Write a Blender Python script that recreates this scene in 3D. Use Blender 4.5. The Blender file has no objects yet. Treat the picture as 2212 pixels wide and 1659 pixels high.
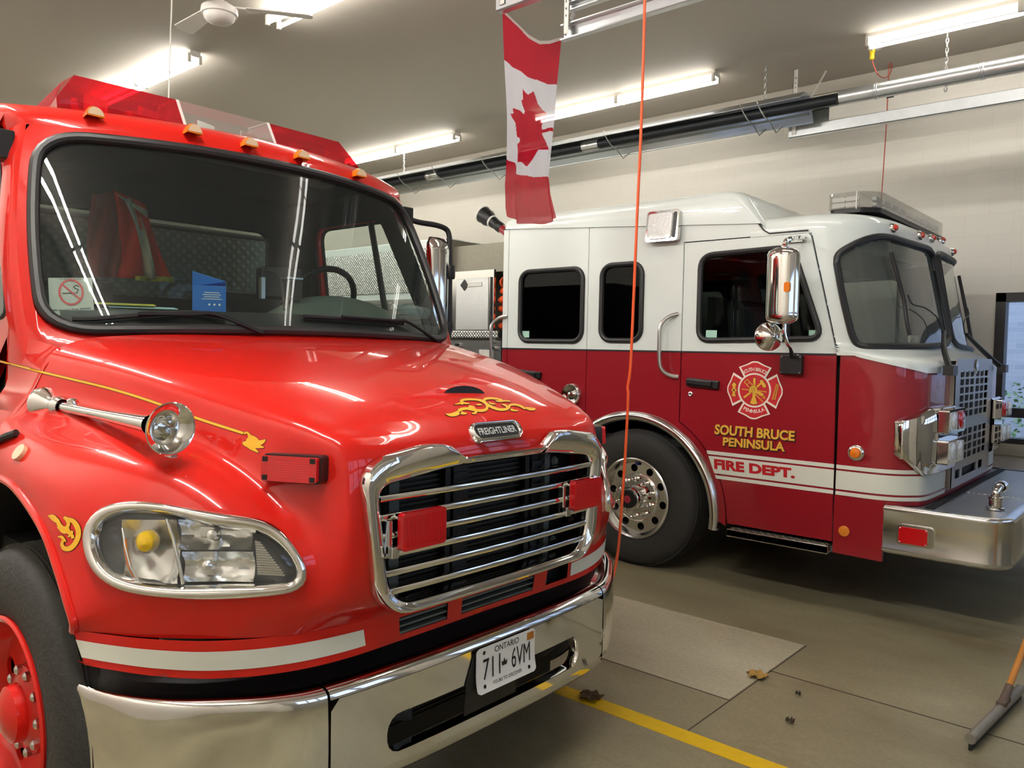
import bpy, bmesh, math, random
from mathutils import Vector, Matrix
from mathutils.bvhtree import BVHTree
from mathutils.geometry import tessellate_polygon
random.seed(7)
SC = bpy.context.scene
COL = SC.collection
# ---------------------------------------------------------------- camera, world, exposure
CAMPOS = Vector((0.0, 0.0, 1.67))
FPX, PX, PY = 1709.57, 1106.0, 829.5
_a = Vector((-854.0 - PX, 716.0 - PY, FPX)).normalized()
_b = Vector((2600.0 - PX, 780.0 - PY, FPX)).normalized()
AX = -_a
AY = (_b - _b.dot(AX) * AX).normalized()
AZ = AX.cross(AY)
def c2w(d):
    return Vector((AX.dot(d), AY.dot(d), AZ.dot(d)))
_r, _dn, _fw = c2w(Vector((1, 0, 0))), c2w(Vector((0, 1, 0))), c2w(Vector((0, 0, 1)))
cam_data = bpy.data.cameras.new('camera')
cam_data.sensor_width = 36.0
cam_data.lens = 36.0 * FPX / 2212.0
cam_data.clip_start = 0.05
cam_data.clip_end = 200
cam = bpy.data.objects.new('camera', cam_data)
COL.objects.link(cam)
cam.matrix_world = Matrix(((_r.x, -_dn.x, -_fw.x, CAMPOS.x), (_r.y, -_dn.y, -_fw.y, CAMPOS.y), (_r.z, -_dn.z, -_fw.z, CAMPOS.z), (0, 0, 0, 1)))
SC.camera = cam
world = bpy.data.worlds.new('world')
SC.world = world
world.use_nodes = True
_bg = world.node_tree.nodes['Background']
_bg.inputs[0].default_value = (0.55, 0.68, 1.0, 1)
_bg.inputs[1].default_value = 1.3
TUBE_POWER = 84.0
MID_POWER = 13.0
DIM_POWER = 7.0
SC.view_settings.view_transform = 'Standard'
SC.view_settings.look = 'None'
SC.view_settings.gamma = 1.0
SC.view_settings.use_curve_mapping = False
SC.view_settings.exposure = 1.18
SC.cycles.use_denoising = True
SC.cycles.max_bounces = 10
SC.cycles.diffuse_bounces = 4
SC.cycles.glossy_bounces = 5
SC.cycles.transmission_bounces = 6
SC.cycles.transparent_max_bounces = 16
SC.cycles.caustics_reflective = False
SC.cycles.caustics_refractive = False
SC.cycles.sample_clamp_indirect = 4.0

def ray(u, v):
    return c2w(Vector((u - PX, v - PY, FPX)))
def onX(u, v, x):
    d = ray(u, v); return CAMPOS + d * ((x - CAMPOS.x) / d.x)
def onY(u, v, y):
    d = ray(u, v); return CAMPOS + d * ((y - CAMPOS.y) / d.y)
def onZ(u, v, z):
    d = ray(u, v); return CAMPOS + d * ((z - CAMPOS.z) / d.z)
def proj(p):
    q = Vector(p) - CAMPOS
    c = AX * q.x + AY * q.y + AZ * q.z
    return (PX + FPX * c.x / c.z, PY + FPX * c.y / c.z)
# ---------------------------------------------------------------- materials
def lin(c):
    c /= 255.0
    return c / 12.92 if c <= 0.04045 else ((c + 0.055) / 1.055) ** 2.4
def S(r, g, b):
    return (lin(r), lin(g), lin(b), 1.0)
MATS = {}
def mat(name, col, rough=0.5, metal=0.0, coat=0.0, emit=None, estr=0.0, bump=0.0, bscale=30.0, var=0.0, vscale=4.0, spec=0.5, alpha=1.0, trans=0.0, ior=1.45, coat_r=0.03):
    m = bpy.data.materials.new(name)
    m.use_nodes = True
    nt = m.node_tree
    p = nt.nodes['Principled BSDF']
    p.inputs['Base Color'].default_value = col
    p.inputs['Roughness'].default_value = rough
    p.inputs['Metallic'].default_value = metal
    p.inputs['Coat Weight'].default_value = coat
    p.inputs['Coat Roughness'].default_value = coat_r
    p.inputs['Specular IOR Level'].default_value = spec
    p.inputs['Alpha'].default_value = alpha
    p.inputs['Transmission Weight'].default_value = trans
    p.inputs['IOR'].default_value = ior
    if emit:
        p.inputs['Emission Color'].default_value = emit
        p.inputs['Emission Strength'].default_value = estr
    if var > 0 or bump > 0:
        tc = nt.nodes.new('ShaderNodeTexCoord')
        nz = nt.nodes.new('ShaderNodeTexNoise')
        nt.links.new(tc.outputs['Object'], nz.inputs['Vector'])
        nz.inputs['Detail'].default_value = 6
        if var > 0:
            nz.inputs['Scale'].default_value = vscale
            mx = nt.nodes.new('ShaderNodeMix'); mx.data_type = 'RGBA'
            mx.inputs[6].default_value = tuple(c * (1 - var) for c in col[:3]) + (1,)
            mx.inputs[7].default_value = tuple(min(1, c * (1 + var)) for c in col[:3]) + (1,)
            nt.links.new(nz.outputs['Fac'], mx.inputs[0])
            nt.links.new(mx.outputs[2], p.inputs['Base Color'])
        if bump > 0:
            nb = nt.nodes.new('ShaderNodeTexNoise')
            nb.inputs['Scale'].default_value = bscale
            nt.links.new(tc.outputs['Object'], nb.inputs['Vector'])
            bp = nt.nodes.new('ShaderNodeBump')
            bp.inputs['Strength'].default_value = bump
            bp.inputs['Distance'].default_value = 0.01
            nt.links.new(nb.outputs['Fac'], bp.inputs['Height'])
            nt.links.new(bp.outputs['Normal'], p.inputs['Normal'])
    MATS[name] = m
    return m
def glassmat(name, tint, refl=(1, 1, 1, 1), rough=0.0, ior=1.5, haze=0.0, hazecol=(0.6, 0.7, 0.65, 1)):
    m = bpy.data.materials.new(name)
    m.use_nodes = True
    nt = m.node_tree
    nt.nodes.clear()
    o = nt.nodes.new('ShaderNodeOutputMaterial')
    t = nt.nodes.new('ShaderNodeBsdfTransparent'); t.inputs[0].default_value = tint
    g = nt.nodes.new('ShaderNodeBsdfGlossy'); g.inputs['Color'].default_value = refl; g.inputs['Roughness'].default_value = rough
    f = nt.nodes.new('ShaderNodeFresnel'); f.inputs['IOR'].default_value = ior
    gg = nt.nodes.new('ShaderNodeNewGeometry'); mr = nt.nodes.new('ShaderNodeMapRange')
    mr.inputs[3].default_value = ior; mr.inputs[4].default_value = 1.0 / ior
    nt.links.new(gg.outputs['Backfacing'], mr.inputs[0]); nt.links.new(mr.outputs[0], f.inputs['IOR'])
    mx = nt.nodes.new('ShaderNodeMixShader')
    nt.links.new(f.outputs[0], mx.inputs[0])
    src = t
    if haze > 0:
        d = nt.nodes.new('ShaderNodeBsdfDiffuse'); d.inputs[0].default_value = hazecol
        m2 = nt.nodes.new('ShaderNodeMixShader'); m2.inputs[0].default_value = haze
        nt.links.new(t.outputs[0], m2.inputs[1]); nt.links.new(d.outputs[0], m2.inputs[2])
        src = m2
    nt.links.new(src.outputs[0], mx.inputs[1])
    nt.links.new(g.outputs[0], mx.inputs[2])
    nt.links.new(mx.outputs[0], o.inputs[0])
    MATS[name] = m
    return m
RED1 = mat('bright red paint', S(206, 33, 25), 0.3, coat=0.75, spec=0.1)
RED2 = mat('deep red paint', S(142, 24, 34), 0.3, coat=0.8, spec=0.4)
WHITE2 = mat('white paint', S(224, 231, 226), 0.3, coat=0.6)
CHROME = mat('chrome', (0.82, 0.82, 0.80, 1), 0.06, 1.0)
CHROMES = mat('satin chrome', (0.72, 0.72, 0.70, 1), 0.16, 1.0)
STEEL = mat('brushed stainless', (0.62, 0.62, 0.6, 1), 0.28, 1.0)
GALV = mat('galvanised steel', (0.66, 0.68, 0.69, 1), 0.34, 0.9, var=0.12, vscale=9)
ALU = mat('polished aluminium', (0.78, 0.78, 0.76, 1), 0.2, 1.0)
BLACKR = mat('black rubber', S(34, 34, 35), 0.45)
BLACKP = mat('black plastic', S(24, 24, 24), 0.4, bump=0.1, bscale=300)
DARK = mat('dark recess', S(14, 14, 14), 0.7)
TYRE = mat('tyre rubber', S(46, 45, 43), 0.75, bump=0.3, bscale=60, var=0.25, vscale=3)
GREYP = mat('grey plastic', S(98, 104, 98), 0.6)
DASH = mat('reflection tinted dashboard', S(86, 96, 88), 0.75)  # grey green of the windshield reflection is put into the dark dash colour
CABIN = mat('dark cabin trim', S(32, 34, 34), 0.8)
WHITEP = mat('white enamel', S(232, 230, 222), 0.4)
REFW = mat('reflective white tape', S(222, 224, 210), 0.45)
GOLD = mat('gold leaf', S(236, 178, 44), 0.35)
GOLDD = mat('gold lettering', S(222, 170, 62), 0.4)
BLKO = mat('black outline', S(40, 14, 10), 0.5)
AMBER = mat('amber plastic', S(226, 120, 24), 0.15, coat=0.5)
PEARL = mat('pearl lens', S(222, 196, 160), 0.2, coat=0.5)
ORANGE = mat('orange cable', S(232, 92, 40), 0.5)
ORHOSE = mat('orange hose', S(224, 82, 30), 0.65, var=0.2, vscale=20)
REDLENS = mat('red lens', S(196, 16, 24), 0.12, coat=1.0)
GLASS = glassmat('windshield glass', (0.72, 0.80, 0.76, 1), refl=(.45, .45, .45, 1), ior=1.45, haze=0.02)
GLASSC = glassmat('clear glass', (0.9, 0.92, 0.92, 1), ior=1.45)
GLASSD = glassmat('tinted glass', (0.10, 0.12, 0.125, 1), refl=(.5, .5, .5, 1), ior=1.4)
GLASSM = glassmat('lightly tinted glass', (0.42, 0.47, 0.45, 1), refl=(.5, .5, .5, 1), ior=1.45)
REDGLASS = glassmat('red translucent plastic', (0.75, 0.03, 0.05, 1), ior=1.5, haze=0.28, hazecol=(0.75, 0.05, 0.07, 1))
CLRPL = glassmat('clear plastic', (0.82, 0.85, 0.82, 1), ior=1.5, haze=0.18, hazecol=(0.8, 0.82, 0.78, 1))
ORPAPER = mat('orange vest fabric', S(222, 60, 30), 0.8)
def plate_mat(name, col, scale, rough=0.3, bmp=0.9, lo=.72, hi=1.25):
    m = bpy.data.materials.new(name); m.use_nodes = True
    nt = m.node_tree; p = nt.nodes['Principled BSDF']
    p.inputs['Base Color'].default_value = col; p.inputs['Metallic'].default_value = 1.0; p.inputs['Roughness'].default_value = rough
    tc = nt.nodes.new('ShaderNodeTexCoord')
    mp = nt.nodes.new('ShaderNodeMapping'); mp.inputs['Scale'].default_value = (scale, scale, scale)
    nt.links.new(tc.outputs['Object'], mp.inputs['Vector'])
    w = []
    for sg in (1, -1):
        sx = nt.nodes.new('ShaderNodeVectorMath'); sx.operation = 'DOT_PRODUCT'
        sx.inputs[1].default_value = (1.0, 0.9, sg * 1.0)
        nt.links.new(mp.outputs[0], sx.inputs[0])
        sn = nt.nodes.new('ShaderNodeMath'); sn.operation = 'SINE'
        nt.links.new(sx.outputs['Value'], sn.inputs[0]); w.append(sn)
    mu = nt.nodes.new('ShaderNodeMath'); mu.operation = 'MULTIPLY'
    nt.links.new(w[0].outputs[0], mu.inputs[0]); nt.links.new(w[1].outputs[0], mu.inputs[1])
    ab = nt.nodes.new('ShaderNodeMath'); ab.operation = 'POWER'; ab.use_clamp = True
    a2 = nt.nodes.new('ShaderNodeMath'); a2.operation = 'ABSOLUTE'
    nt.links.new(mu.outputs[0], a2.inputs[0]); nt.links.new(a2.outputs[0], ab.inputs[0]); ab.inputs[1].default_value = 2.0
    bp = nt.nodes.new('ShaderNodeBump'); bp.inputs['Strength'].default_value = bmp; bp.inputs['Distance'].default_value = 0.004
    nt.links.new(ab.outputs[0], bp.inputs['Height']); nt.links.new(bp.outputs[0], p.inputs['Normal'])
    cm_ = nt.nodes.new('ShaderNodeMix'); cm_.data_type = 'RGBA'
    cm_.inputs[6].default_value = tuple(c * lo for c in col[:3]) + (1,); cm_.inputs[7].default_value = tuple(min(1, c * hi) for c in col[:3]) + (1,)
    nt.links.new(ab.outputs[0], cm_.inputs[0]); nt.links.new(cm_.outputs[2], p.inputs['Base Color'])  # ridges painted lighter and hollows darker, as if light caught them
    MATS[name] = m
    return m
DIAMOND = plate_mat('diamond plate', (0.68, 0.68, 0.66, 1), 95.0)
DIMPLE = plate_mat('dimpled stainless', (0.66, 0.66, 0.64, 1), 150.0, 0.36, .3, .9, 1.08)
TANKPLATE = plate_mat('greenish tread plate', (0.34, 0.40, 0.36, 1), 52.0, 0.45, .6, .85, 1.4)
WEATHER = mat('weathered aluminium', S(132, 128, 114), 0.5, 0.6, var=0.18, vscale=30)
DULLPLATE = plate_mat('dull weathered plate', (0.30, 0.29, 0.25, 1), 60.0, 0.5)
# ---------------------------------------------------------------- mesh builder
class MB:
    def __init__(s):
        s.v = []; s.f = []; s.m = []
    def add(s, vs, fs, m=0):
        o = len(s.v)
        s.v += [Vector(p) for p in vs]
        for f in fs:
            s.f.append([o + i for i in f]); s.m.append(m)
        return s
    def box(s, x0, x1, y0, y1, z0, z1, m=0):
        vs = [(x, y, z) for x in (x0, x1) for y in (y0, y1) for z in (z0, z1)]
        return s.add(vs, [(0, 1, 3, 2), (4, 6, 7, 5), (0, 4, 5, 1), (2, 3, 7, 6), (0, 2, 6, 4), (1, 5, 7, 3)], m)
    def obox(s, c, ax, ay, az, hx, hy, hz, m=0):
        c = Vector(c); ax = Vector(ax).normalized(); ay = Vector(ay).normalized(); az = Vector(az).normalized()
        vs = [c + ax * hx * i + ay * hy * j + az * hz * k for i in (-1, 1) for j in (-1, 1) for k in (-1, 1)]
        return s.add(vs, [(0, 1, 3, 2), (4, 6, 7, 5), (0, 4, 5, 1), (2, 3, 7, 6), (0, 2, 6, 4), (1, 5, 7, 3)], m)
    def grid(s, rows, m=0, closeu=False, closev=False):
        nr, nc = len(rows), len(rows[0])
        vs = [p for r in rows for p in r]
        fs = []
        for i in range(nr if closev else nr - 1):
            for j in range(nc if closeu else nc - 1):
                i2, j2 = (i + 1) % nr, (j + 1) % nc
                fs.append((i * nc + j, i * nc + j2, i2 * nc + j2, i2 * nc + j))
        return s.add(vs, fs, m)
    def tube(s, pts, r, n=10, m=0, closed=False, caps=True, flat=None):
        pts = [Vector(p) for p in pts]
        N = len(pts)
        rr = r if isinstance(r, (list, tuple)) else [r] * N
        rows = []
        up = None
        for i in range(N):
            if closed:
                t = (pts[(i + 1) % N] - pts[i - 1]).normalized()
            else:
                t = (pts[min(i + 1, N - 1)] - pts[max(i - 1, 0)]).normalized()
            if up is None:
                up = Vector((0, 0, 1)) if abs(t.z) < 0.9 else Vector((1, 0, 0))
            a = (up - up.dot(t) * t).normalized()
            up = a
            b = t.cross(a)
            ka, kb = (1, 1) if flat is None else flat
            rows.append([pts[i] + (a * math.cos(q) * ka + b * math.sin(q) * kb) * rr[i] for q in [2 * math.pi * k / n for k in range(n)]])
        o = len(s.v)
        s.grid(rows, m, closeu=True, closev=closed)
        if caps and not closed:
            s.f.append([o + k for k in range(n)][::-1]); s.m.append(m)
            s.f.append([o + (N - 1) * n + k for k in range(n)]); s.m.append(m)
        return s
    def lathe(s, prof, c, axis, n=32, m=0):
        c = Vector(c); t = Vector(axis).normalized()
        up = Vector((0, 0, 1)) if abs(t.z) < 0.9 else Vector((1, 0, 0))
        a = (up - up.dot(t) * t).normalized(); b = t.cross(a)
        rows = [[c + t * h + (a * math.cos(q) + b * math.sin(q)) * max(r, 1e-5) for q in [2 * math.pi * k / n for k in range(n)]] for r, h in prof]
        return s.grid(rows, m, closeu=True)
    def cyl(s, p0, p1, r, n=16, m=0):
        return s.tube([p0, p1], r, n, m)
    def plate(s, outer, holes, fn, d0, d1, m=0):
        loops = [list(outer)] + [list(h) for h in holes]
        flat = [p for l in loops for p in l]
        tris = tessellate_polygon([[Vector((p[0], p[1], 0)) for p in l] for l in loops])
        N = len(flat)
        vs = [fn(p[0], p[1], d0) for p in flat] + [fn(p[0], p[1], d1) for p in flat]
        fs = [tuple(t) for t in tris] + [tuple(N + i for i in reversed(t)) for t in tris]
        o = 0
        for l in loops:
            k = len(l)
            for i in range(k):
                a, b = o + i, o + (i + 1) % k
                fs.append((a, b, N + b, N + a))
            o += k
        return s.add(vs, fs, m)
    def sheet(s, outer, holes, fn, m=0):
        loops = [list(outer)] + [list(h) for h in holes]
        flat = [p for l in loops for p in l]
        tris = tessellate_polygon([[Vector((p[0], p[1], 0)) for p in l] for l in loops])
        return s.add([fn(p[0], p[1]) for p in flat], [tuple(t) for t in tris], m)
def rrect(x0, y0, x1, y1, r, n=6):
    pts = []
    for cx, cy, a0 in ((x1 - r, y1 - r, 0), (x0 + r, y1 - r, 90), (x0 + r, y0 + r, 180), (x1 - r, y0 + r, 270)):
        for k in range(n + 1):
            a = math.radians(a0 + 90.0 * k / n)
            pts.append((cx + r * math.cos(a), cy + r * math.sin(a)))
    return pts
def rpoly(P, r, n=6):
    out = []
    N = len(P)
    for i in range(N):
        p0, p1, p2 = Vector(P[i - 1][:2]), Vector(P[i][:2]), Vector(P[(i + 1) % N][:2])
        rr = P[i][2] if len(P[i]) > 2 else r
        d0, d2 = (p0 - p1), (p2 - p1)
        k = min(rr, d0.length * 0.49, d2.length * 0.49)
        a, b = p1 + d0.normalized() * k, p1 + d2.normalized() * k
        for j in range(n + 1):
            t = j / n
            q = a * (1 - t) ** 2 + p1 * 2 * t * (1 - t) + b * t * t
            out.append((q.x, q.y))
    return out
def cr(P, n, closed=False):
    P = [Vector(p) for p in P]
    out = []
    N = len(P)
    segs = N if closed else N - 1
    for i in range(segs):
        if closed:
            p0, p1, p2, p3 = P[i - 1], P[i], P[(i + 1) % N], P[(i + 2) % N]
        else:
            p1, p2 = P[i], P[i + 1]
            p0 = P[i - 1] if i > 0 else p1 * 2 - p2
            p3 = P[i + 2] if i + 2 < N else p2 * 2 - p1
        for k in range(n):
            t = k / n
            out.append(0.5 * ((2 * p1) + (-p0 + p2) * t + (2 * p0 - 5 * p1 + 4 * p2 - p3) * t * t + (-p0 + 3 * p1 - 3 * p2 + p3) * t ** 3))
    if not closed:
        out.append(P[-1].copy())
    return out
def csurf(ctrl, nu, nv):
    rows = [cr(r, nu) for r in ctrl]
    cols = [cr([rows[i][j] for i in range(len(rows))], nv) for j in range(len(rows[0]))]
    return [[cols[j][i] for j in range(len(cols))] for i in range(len(cols[0]))]
def resample(P, n, closed=True):
    P = [Vector(p) for p in P]
    if closed: P = P + [P[0]]
    L = [0]
    for i in range(1, len(P)): L.append(L[-1] + (P[i] - P[i - 1]).length)
    out = []
    tot = L[-1]
    m = n if closed else n - 1
    j = 0
    for k in range(n):
        d = tot * k / m
        while j < len(P) - 2 and L[j + 1] < d: j += 1
        seg = L[j + 1] - L[j]
        t = 0 if seg == 0 else (d - L[j]) / seg
        out.append(P[j].lerp(P[j + 1], min(1, max(0, t))))
    return out
def inpoly(x, y, P):
    c = False
    j = len(P) - 1
    for i in range(len(P)):
        xi, yi, xj, yj = P[i][0], P[i][1], P[j][0], P[j][1]
        if (yi > y) != (yj > y) and x < (xj - xi) * (y - yi) / (yj - yi) + xi: c = not c
        j = i
    return c
# ---------------------------------------------------------------- objects
WLOC = {}
def link(o, parent, wl):
    COL.objects.link(o)
    pl = WLOC[parent.name] if parent is not None else Vector((0, 0, 0))
    o.parent = parent
    o.location = wl - pl
    WLOC[o.name] = wl
def thing(name, loc, label, cat, group=None):
    o = bpy.data.objects.new(name, None)
    o.empty_display_size = 0.2
    link(o, None, Vector(loc))
    o['label'] = label; o['category'] = cat
    if group: o['group'] = group
    return o
def obj(name, mb, mats, parent=None, ang=35, bevel=0, seg=2, sub=0, label=None, cat=None, group=None, kind=None, solid=0, fixn=True, origin=None):
    if not isinstance(mats, (list, tuple)): mats = [mats]
    lo = Vector([min(p[i] for p in mb.v) for i in range(3)]); hi = Vector([max(p[i] for p in mb.v) for i in range(3)])
    wl = (lo + hi) / 2 if parent is not None else Vector(((lo.x + hi.x) / 2, (lo.y + hi.y) / 2, lo.z))
    if origin is not None: wl = Vector(origin)
    me = bpy.data.meshes.new(name)
    me.from_pydata([p - wl for p in mb.v], [], mb.f)
    for m in mats: me.materials.append(m)
    for i, p in enumerate(me.polygons): p.material_index = mb.m[i]
    if fixn:
        bm = bmesh.new(); bm.from_mesh(me)
        bmesh.ops.remove_doubles(bm, verts=bm.verts, dist=1e-5)
        bmesh.ops.recalc_face_normals(bm, faces=bm.faces)
        bm.to_mesh(me); bm.free()
    if ang is not None:
        me.shade_smooth()
        me.set_sharp_from_angle(angle=math.radians(ang))
    o = bpy.data.objects.new(name, me)
    link(o, parent, wl)
    if bevel:
        b = o.modifiers.new('bevel', 'BEVEL'); b.width = bevel; b.segments = seg; b.limit_method = 'ANGLE'; b.angle_limit = math.radians(40)
    if solid:
        d = o.modifiers.new('solid', 'SOLIDIFY'); d.thickness = abs(solid); d.offset = -1 if solid > 0 else 1
    if sub:
        d = o.modifiers.new('sub', 'SUBSURF'); d.levels = sub; d.render_levels = sub
    if label: o['label'] = label
    if cat: o['category'] = cat
    if group: o['group'] = group
    if kind: o['kind'] = kind
    return o
def dup(root, loc, label=None, group=None):
    r = root.copy(); COL.objects.link(r); r.location = loc
    if label: r['label'] = label
    if group: r['group'] = group
    for ch in list(root.children):
        c = ch.copy(); COL.objects.link(c); c.parent = r
        for g in list(ch.children):
            d = g.copy(); COL.objects.link(d); d.parent = c
    return r
# ---------------------------------------------------------------- lettering
def text_geo(txt, size, bold=0.0, align='CENTER', squash=1.0, spacing=1.0):
    cu = bpy.data.curves.new('tmp', 'FONT')
    cu.body = txt; cu.size = size; cu.align_x = align; cu.align_y = 'CENTER'
    cu.offset = bold; cu.resolution_u = 4; cu.space_character = spacing; cu.fill_mode = 'FRONT'
    ob = bpy.data.objects.new('tmp', cu); COL.objects.link(ob)
    bpy.context.view_layer.update()
    dg = bpy.context.evaluated_depsgraph_get()
    me = ob.evaluated_get(dg).to_mesh()
    vs = [(p.co.x * squash, p.co.y) for p in me.vertices]
    fs = [list(p.vertices) for p in me.polygons]
    ob.evaluated_get(dg).to_mesh_clear()
    bpy.data.objects.remove(ob); bpy.data.curves.remove(cu)
    return vs, fs
def text(mb, txt, size, fn, bold=0.0, m=0, squash=1.0, spacing=1.0, align='CENTER', fit=None):
    vs, fs = text_geo(txt, 1.0 if fit else size, bold, align, squash, spacing)
    if fit:
        x0, x1 = min(v[0] for v in vs), max(v[0] for v in vs); y0, y1 = min(v[1] for v in vs), max(v[1] for v in vs)
        vs = [((v[0] - (x0 + x1) / 2) * fit[0] / (x1 - x0), (v[1] - (y0 + y1) / 2) * fit[1] / (y1 - y0)) for v in vs]
    mb.add([fn(x, y) for x, y in vs], fs, m)
# ================================================================ the building
ZC = 4.62; YB = 8.8; YF = -1.3; XL = -17.0; XR = 1.6
def wallmat(name, c1, c2, mort, axis):
    m = bpy.data.materials.new(name); m.use_nodes = True
    nt = m.node_tree; p = nt.nodes['Principled BSDF']
    p.inputs['Roughness'].default_value = 0.55
    g = nt.nodes.new('ShaderNodeNewGeometry'); sp = nt.nodes.new('ShaderNodeSeparateXYZ'); cb = nt.nodes.new('ShaderNodeCombineXYZ')
    nt.links.new(g.outputs['Position'], sp.inputs[0])
    nt.links.new(sp.outputs[axis], cb.inputs[0]); nt.links.new(sp.outputs[2], cb.inputs[1])
    b = nt.nodes.new('ShaderNodeTexBrick')
    b.inputs['Scale'].default_value = 1.0; b.inputs['Brick Width'].default_value = 0.405; b.inputs['Row Height'].default_value = 0.203
    b.inputs['Mortar Size'].default_value = 0.004; b.inputs['Mortar Smooth'].default_value = 0.3
    b.inputs['Color1'].default_value = c1; b.inputs['Color2'].default_value = c2; b.inputs['Mortar'].default_value = mort
    nt.links.new(cb.outputs[0], b.inputs['Vector']); nt.links.new(b.outputs['Color'], p.inputs['Base Color'])
    bp = nt.nodes.new('ShaderNodeBump'); bp.inputs['Strength'].default_value = 0.06; bp.inputs['Distance'].default_value = 0.003; bp.invert = True
    nt.links.new(b.outputs['Fac'], bp.inputs['Height']); nt.links.new(bp.outputs['Normal'], p.inputs['Normal'])
    return m
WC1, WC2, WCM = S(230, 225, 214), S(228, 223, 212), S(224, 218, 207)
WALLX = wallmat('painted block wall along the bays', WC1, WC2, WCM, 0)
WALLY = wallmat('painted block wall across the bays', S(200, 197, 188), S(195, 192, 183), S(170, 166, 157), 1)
def concrete(name, ca, cb_, cs, rough=0.55):
    m = bpy.data.materials.new(name); m.use_nodes = True
    nt = m.node_tree; p = nt.nodes['Principled BSDF']
    p.inputs['Roughness'].default_value = rough
    g = nt.nodes.new('ShaderNodeNewGeometry')
    def noise(sc, det=8, ro=0.6, stretch=(1, 1, 1)):
        mp = nt.nodes.new('ShaderNodeMapping'); mp.inputs['Scale'].default_value = stretch
        n = nt.nodes.new('ShaderNodeTexNoise'); n.inputs['Scale'].default_value = sc; n.inputs['Detail'].default_value = det; n.inputs['Roughness'].default_value = ro
        nt.links.new(g.outputs['Position'], mp.inputs[0]); nt.links.new(mp.outputs[0], n.inputs['Vector'])
        return n
    def mix(fac, a, b):
        x = nt.nodes.new('ShaderNodeMix'); x.data_type = 'RGBA'
        nt.links.new(fac, x.inputs[0])
        for i, q in ((6, a), (7, b)):
            if isinstance(q, tuple): x.inputs[i].default_value = q
            else: nt.links.new(q, x.inputs[i])
        return x.outputs[2]
    def ramp(n, a, b):
        r = nt.nodes.new('ShaderNodeMapRange'); r.inputs[1].default_value = a; r.inputs[2].default_value = b
        nt.links.new(n.outputs['Fac'], r.inputs[0]); return r.outputs[0]
    c = mix(ramp(noise(1.3, 8, 0.65, (0.6, 1.4, 1)), 0.35, 0.65), ca, cb_)
    c = mix(ramp(noise(0.8, 6, 0.7, (0.7, 1.6, 1)), 0.55, 0.75), c, cs)
    c2 = nt.nodes.new('ShaderNodeMix'); c2.data_type = 'RGBA'; c2.blend_type = 'MULTIPLY'; c2.inputs[0].default_value = 1.0
    rr = nt.nodes.new('ShaderNodeMapRange'); rr.inputs[1].default_value = 0.3; rr.inputs[2].default_value = 0.7; rr.inputs[3].default_value = 0.82; rr.inputs[4].default_value = 1.1
    nt.links.new(noise(45, 6, 0.7).outputs['Fac'], rr.inputs[0])
    nt.links.new(c, c2.inputs[6]); nt.links.new(rr.outputs[0], c2.inputs[7])
    nt.links.new(c2.outputs[2], p.inputs['Base Color'])
    return m
CONC = concrete('worn concrete', S(150, 142, 113), S(130, 122, 96), S(112, 94, 62), 0.42)
CONCP = concrete('newer concrete', S(188, 181, 156), S(172, 165, 140), S(164, 155, 126), 0.6)
YELLOW = mat('yellow floor paint', S(224, 182, 22), 0.5, var=0.12, vscale=25)
CEILM = mat('painted ceiling', S(188, 180, 168), 0.7)
TRIMM = mat('painted trim', S(204, 197, 184), 0.5)
FRAMEM = mat('dark bronze window frame', S(40, 36, 38), 0.4)

fl = MB().box(XL - 0.2, XR + 0.2, YF - 0.2, YB + 0.2, -0.2, 0.0)
floor = obj('floor', fl, CONC, kind='structure', ang=None)
obj('concrete_patch', MB().box(-4.6, -1.65, 3.52, 4.485, -0.02, 0.0015), CONCP, floor, ang=None)
obj('painted_line', MB().box(-12, 1.4, 3.0, 3.10, -0.02, 0.002), YELLOW, floor, ang=None)
seam = MB()
seam.box(-1.65, 1.6, 3.99, 4.0, -0.02, 0.001)
seam.box(-1.645, -1.638, 3.0, 4.49, -0.02, 0.001)
seam.box(-4.6, -1.645, 3.512, 3.52, -0.02, 0.001)
obj('floor_joint', seam, mat('dirt filled joint', S(74, 66, 52), 0.8), floor, ang=None)
obj('ceiling', MB().box(XL - 0.2, XR + 0.2, YF - 0.2, YB + 0.2, ZC, ZC + 0.2), CEILM, kind='structure', ang=None)
# back wall (along the bays) with the window opening
WX0, WX1, WZ0, WZ1 = -1.525, 0.75, 0.85, 2.285
wb = MB()
wb.plate([(XL - 0.2, 0), (XR + 0.2, 0), (XR + 0.2, ZC), (XL - 0.2, ZC)], [[(WX0, WZ0), (WX1, WZ0), (WX1, WZ1), (WX0, WZ1)]], lambda a, b, c: (a, YB + c, b), 0, 0.2)
obj('wall_back', wb, WALLX, kind='structure', ang=None)
wf = MB().box(XL - 0.2, XR + 0.2, YF - 0.2, YF, 0, ZC)
obj('wall_front', wf, WALLX, kind='structure', ang=None)
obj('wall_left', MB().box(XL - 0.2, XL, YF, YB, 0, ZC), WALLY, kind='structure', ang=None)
DZ = 3.85
wr = MB()
d1 = (0.3, 3.85); d2 = (4.72, 8.26)
wr.plate([(YF, 0.0), (d1[0], 0), (d1[0], DZ), (d1[1], DZ), (d1[1], 0), (d2[0], 0), (d2[0], DZ), (d2[1], DZ), (d2[1], 0), (YB, 0), (YB, ZC), (YF, ZC)], [], lambda a, b, c: (XR + c, a, b), 0, 0.2)
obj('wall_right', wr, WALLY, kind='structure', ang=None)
DOORM = mat('overhead door panel', S(140, 139, 134), 0.45)
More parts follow.
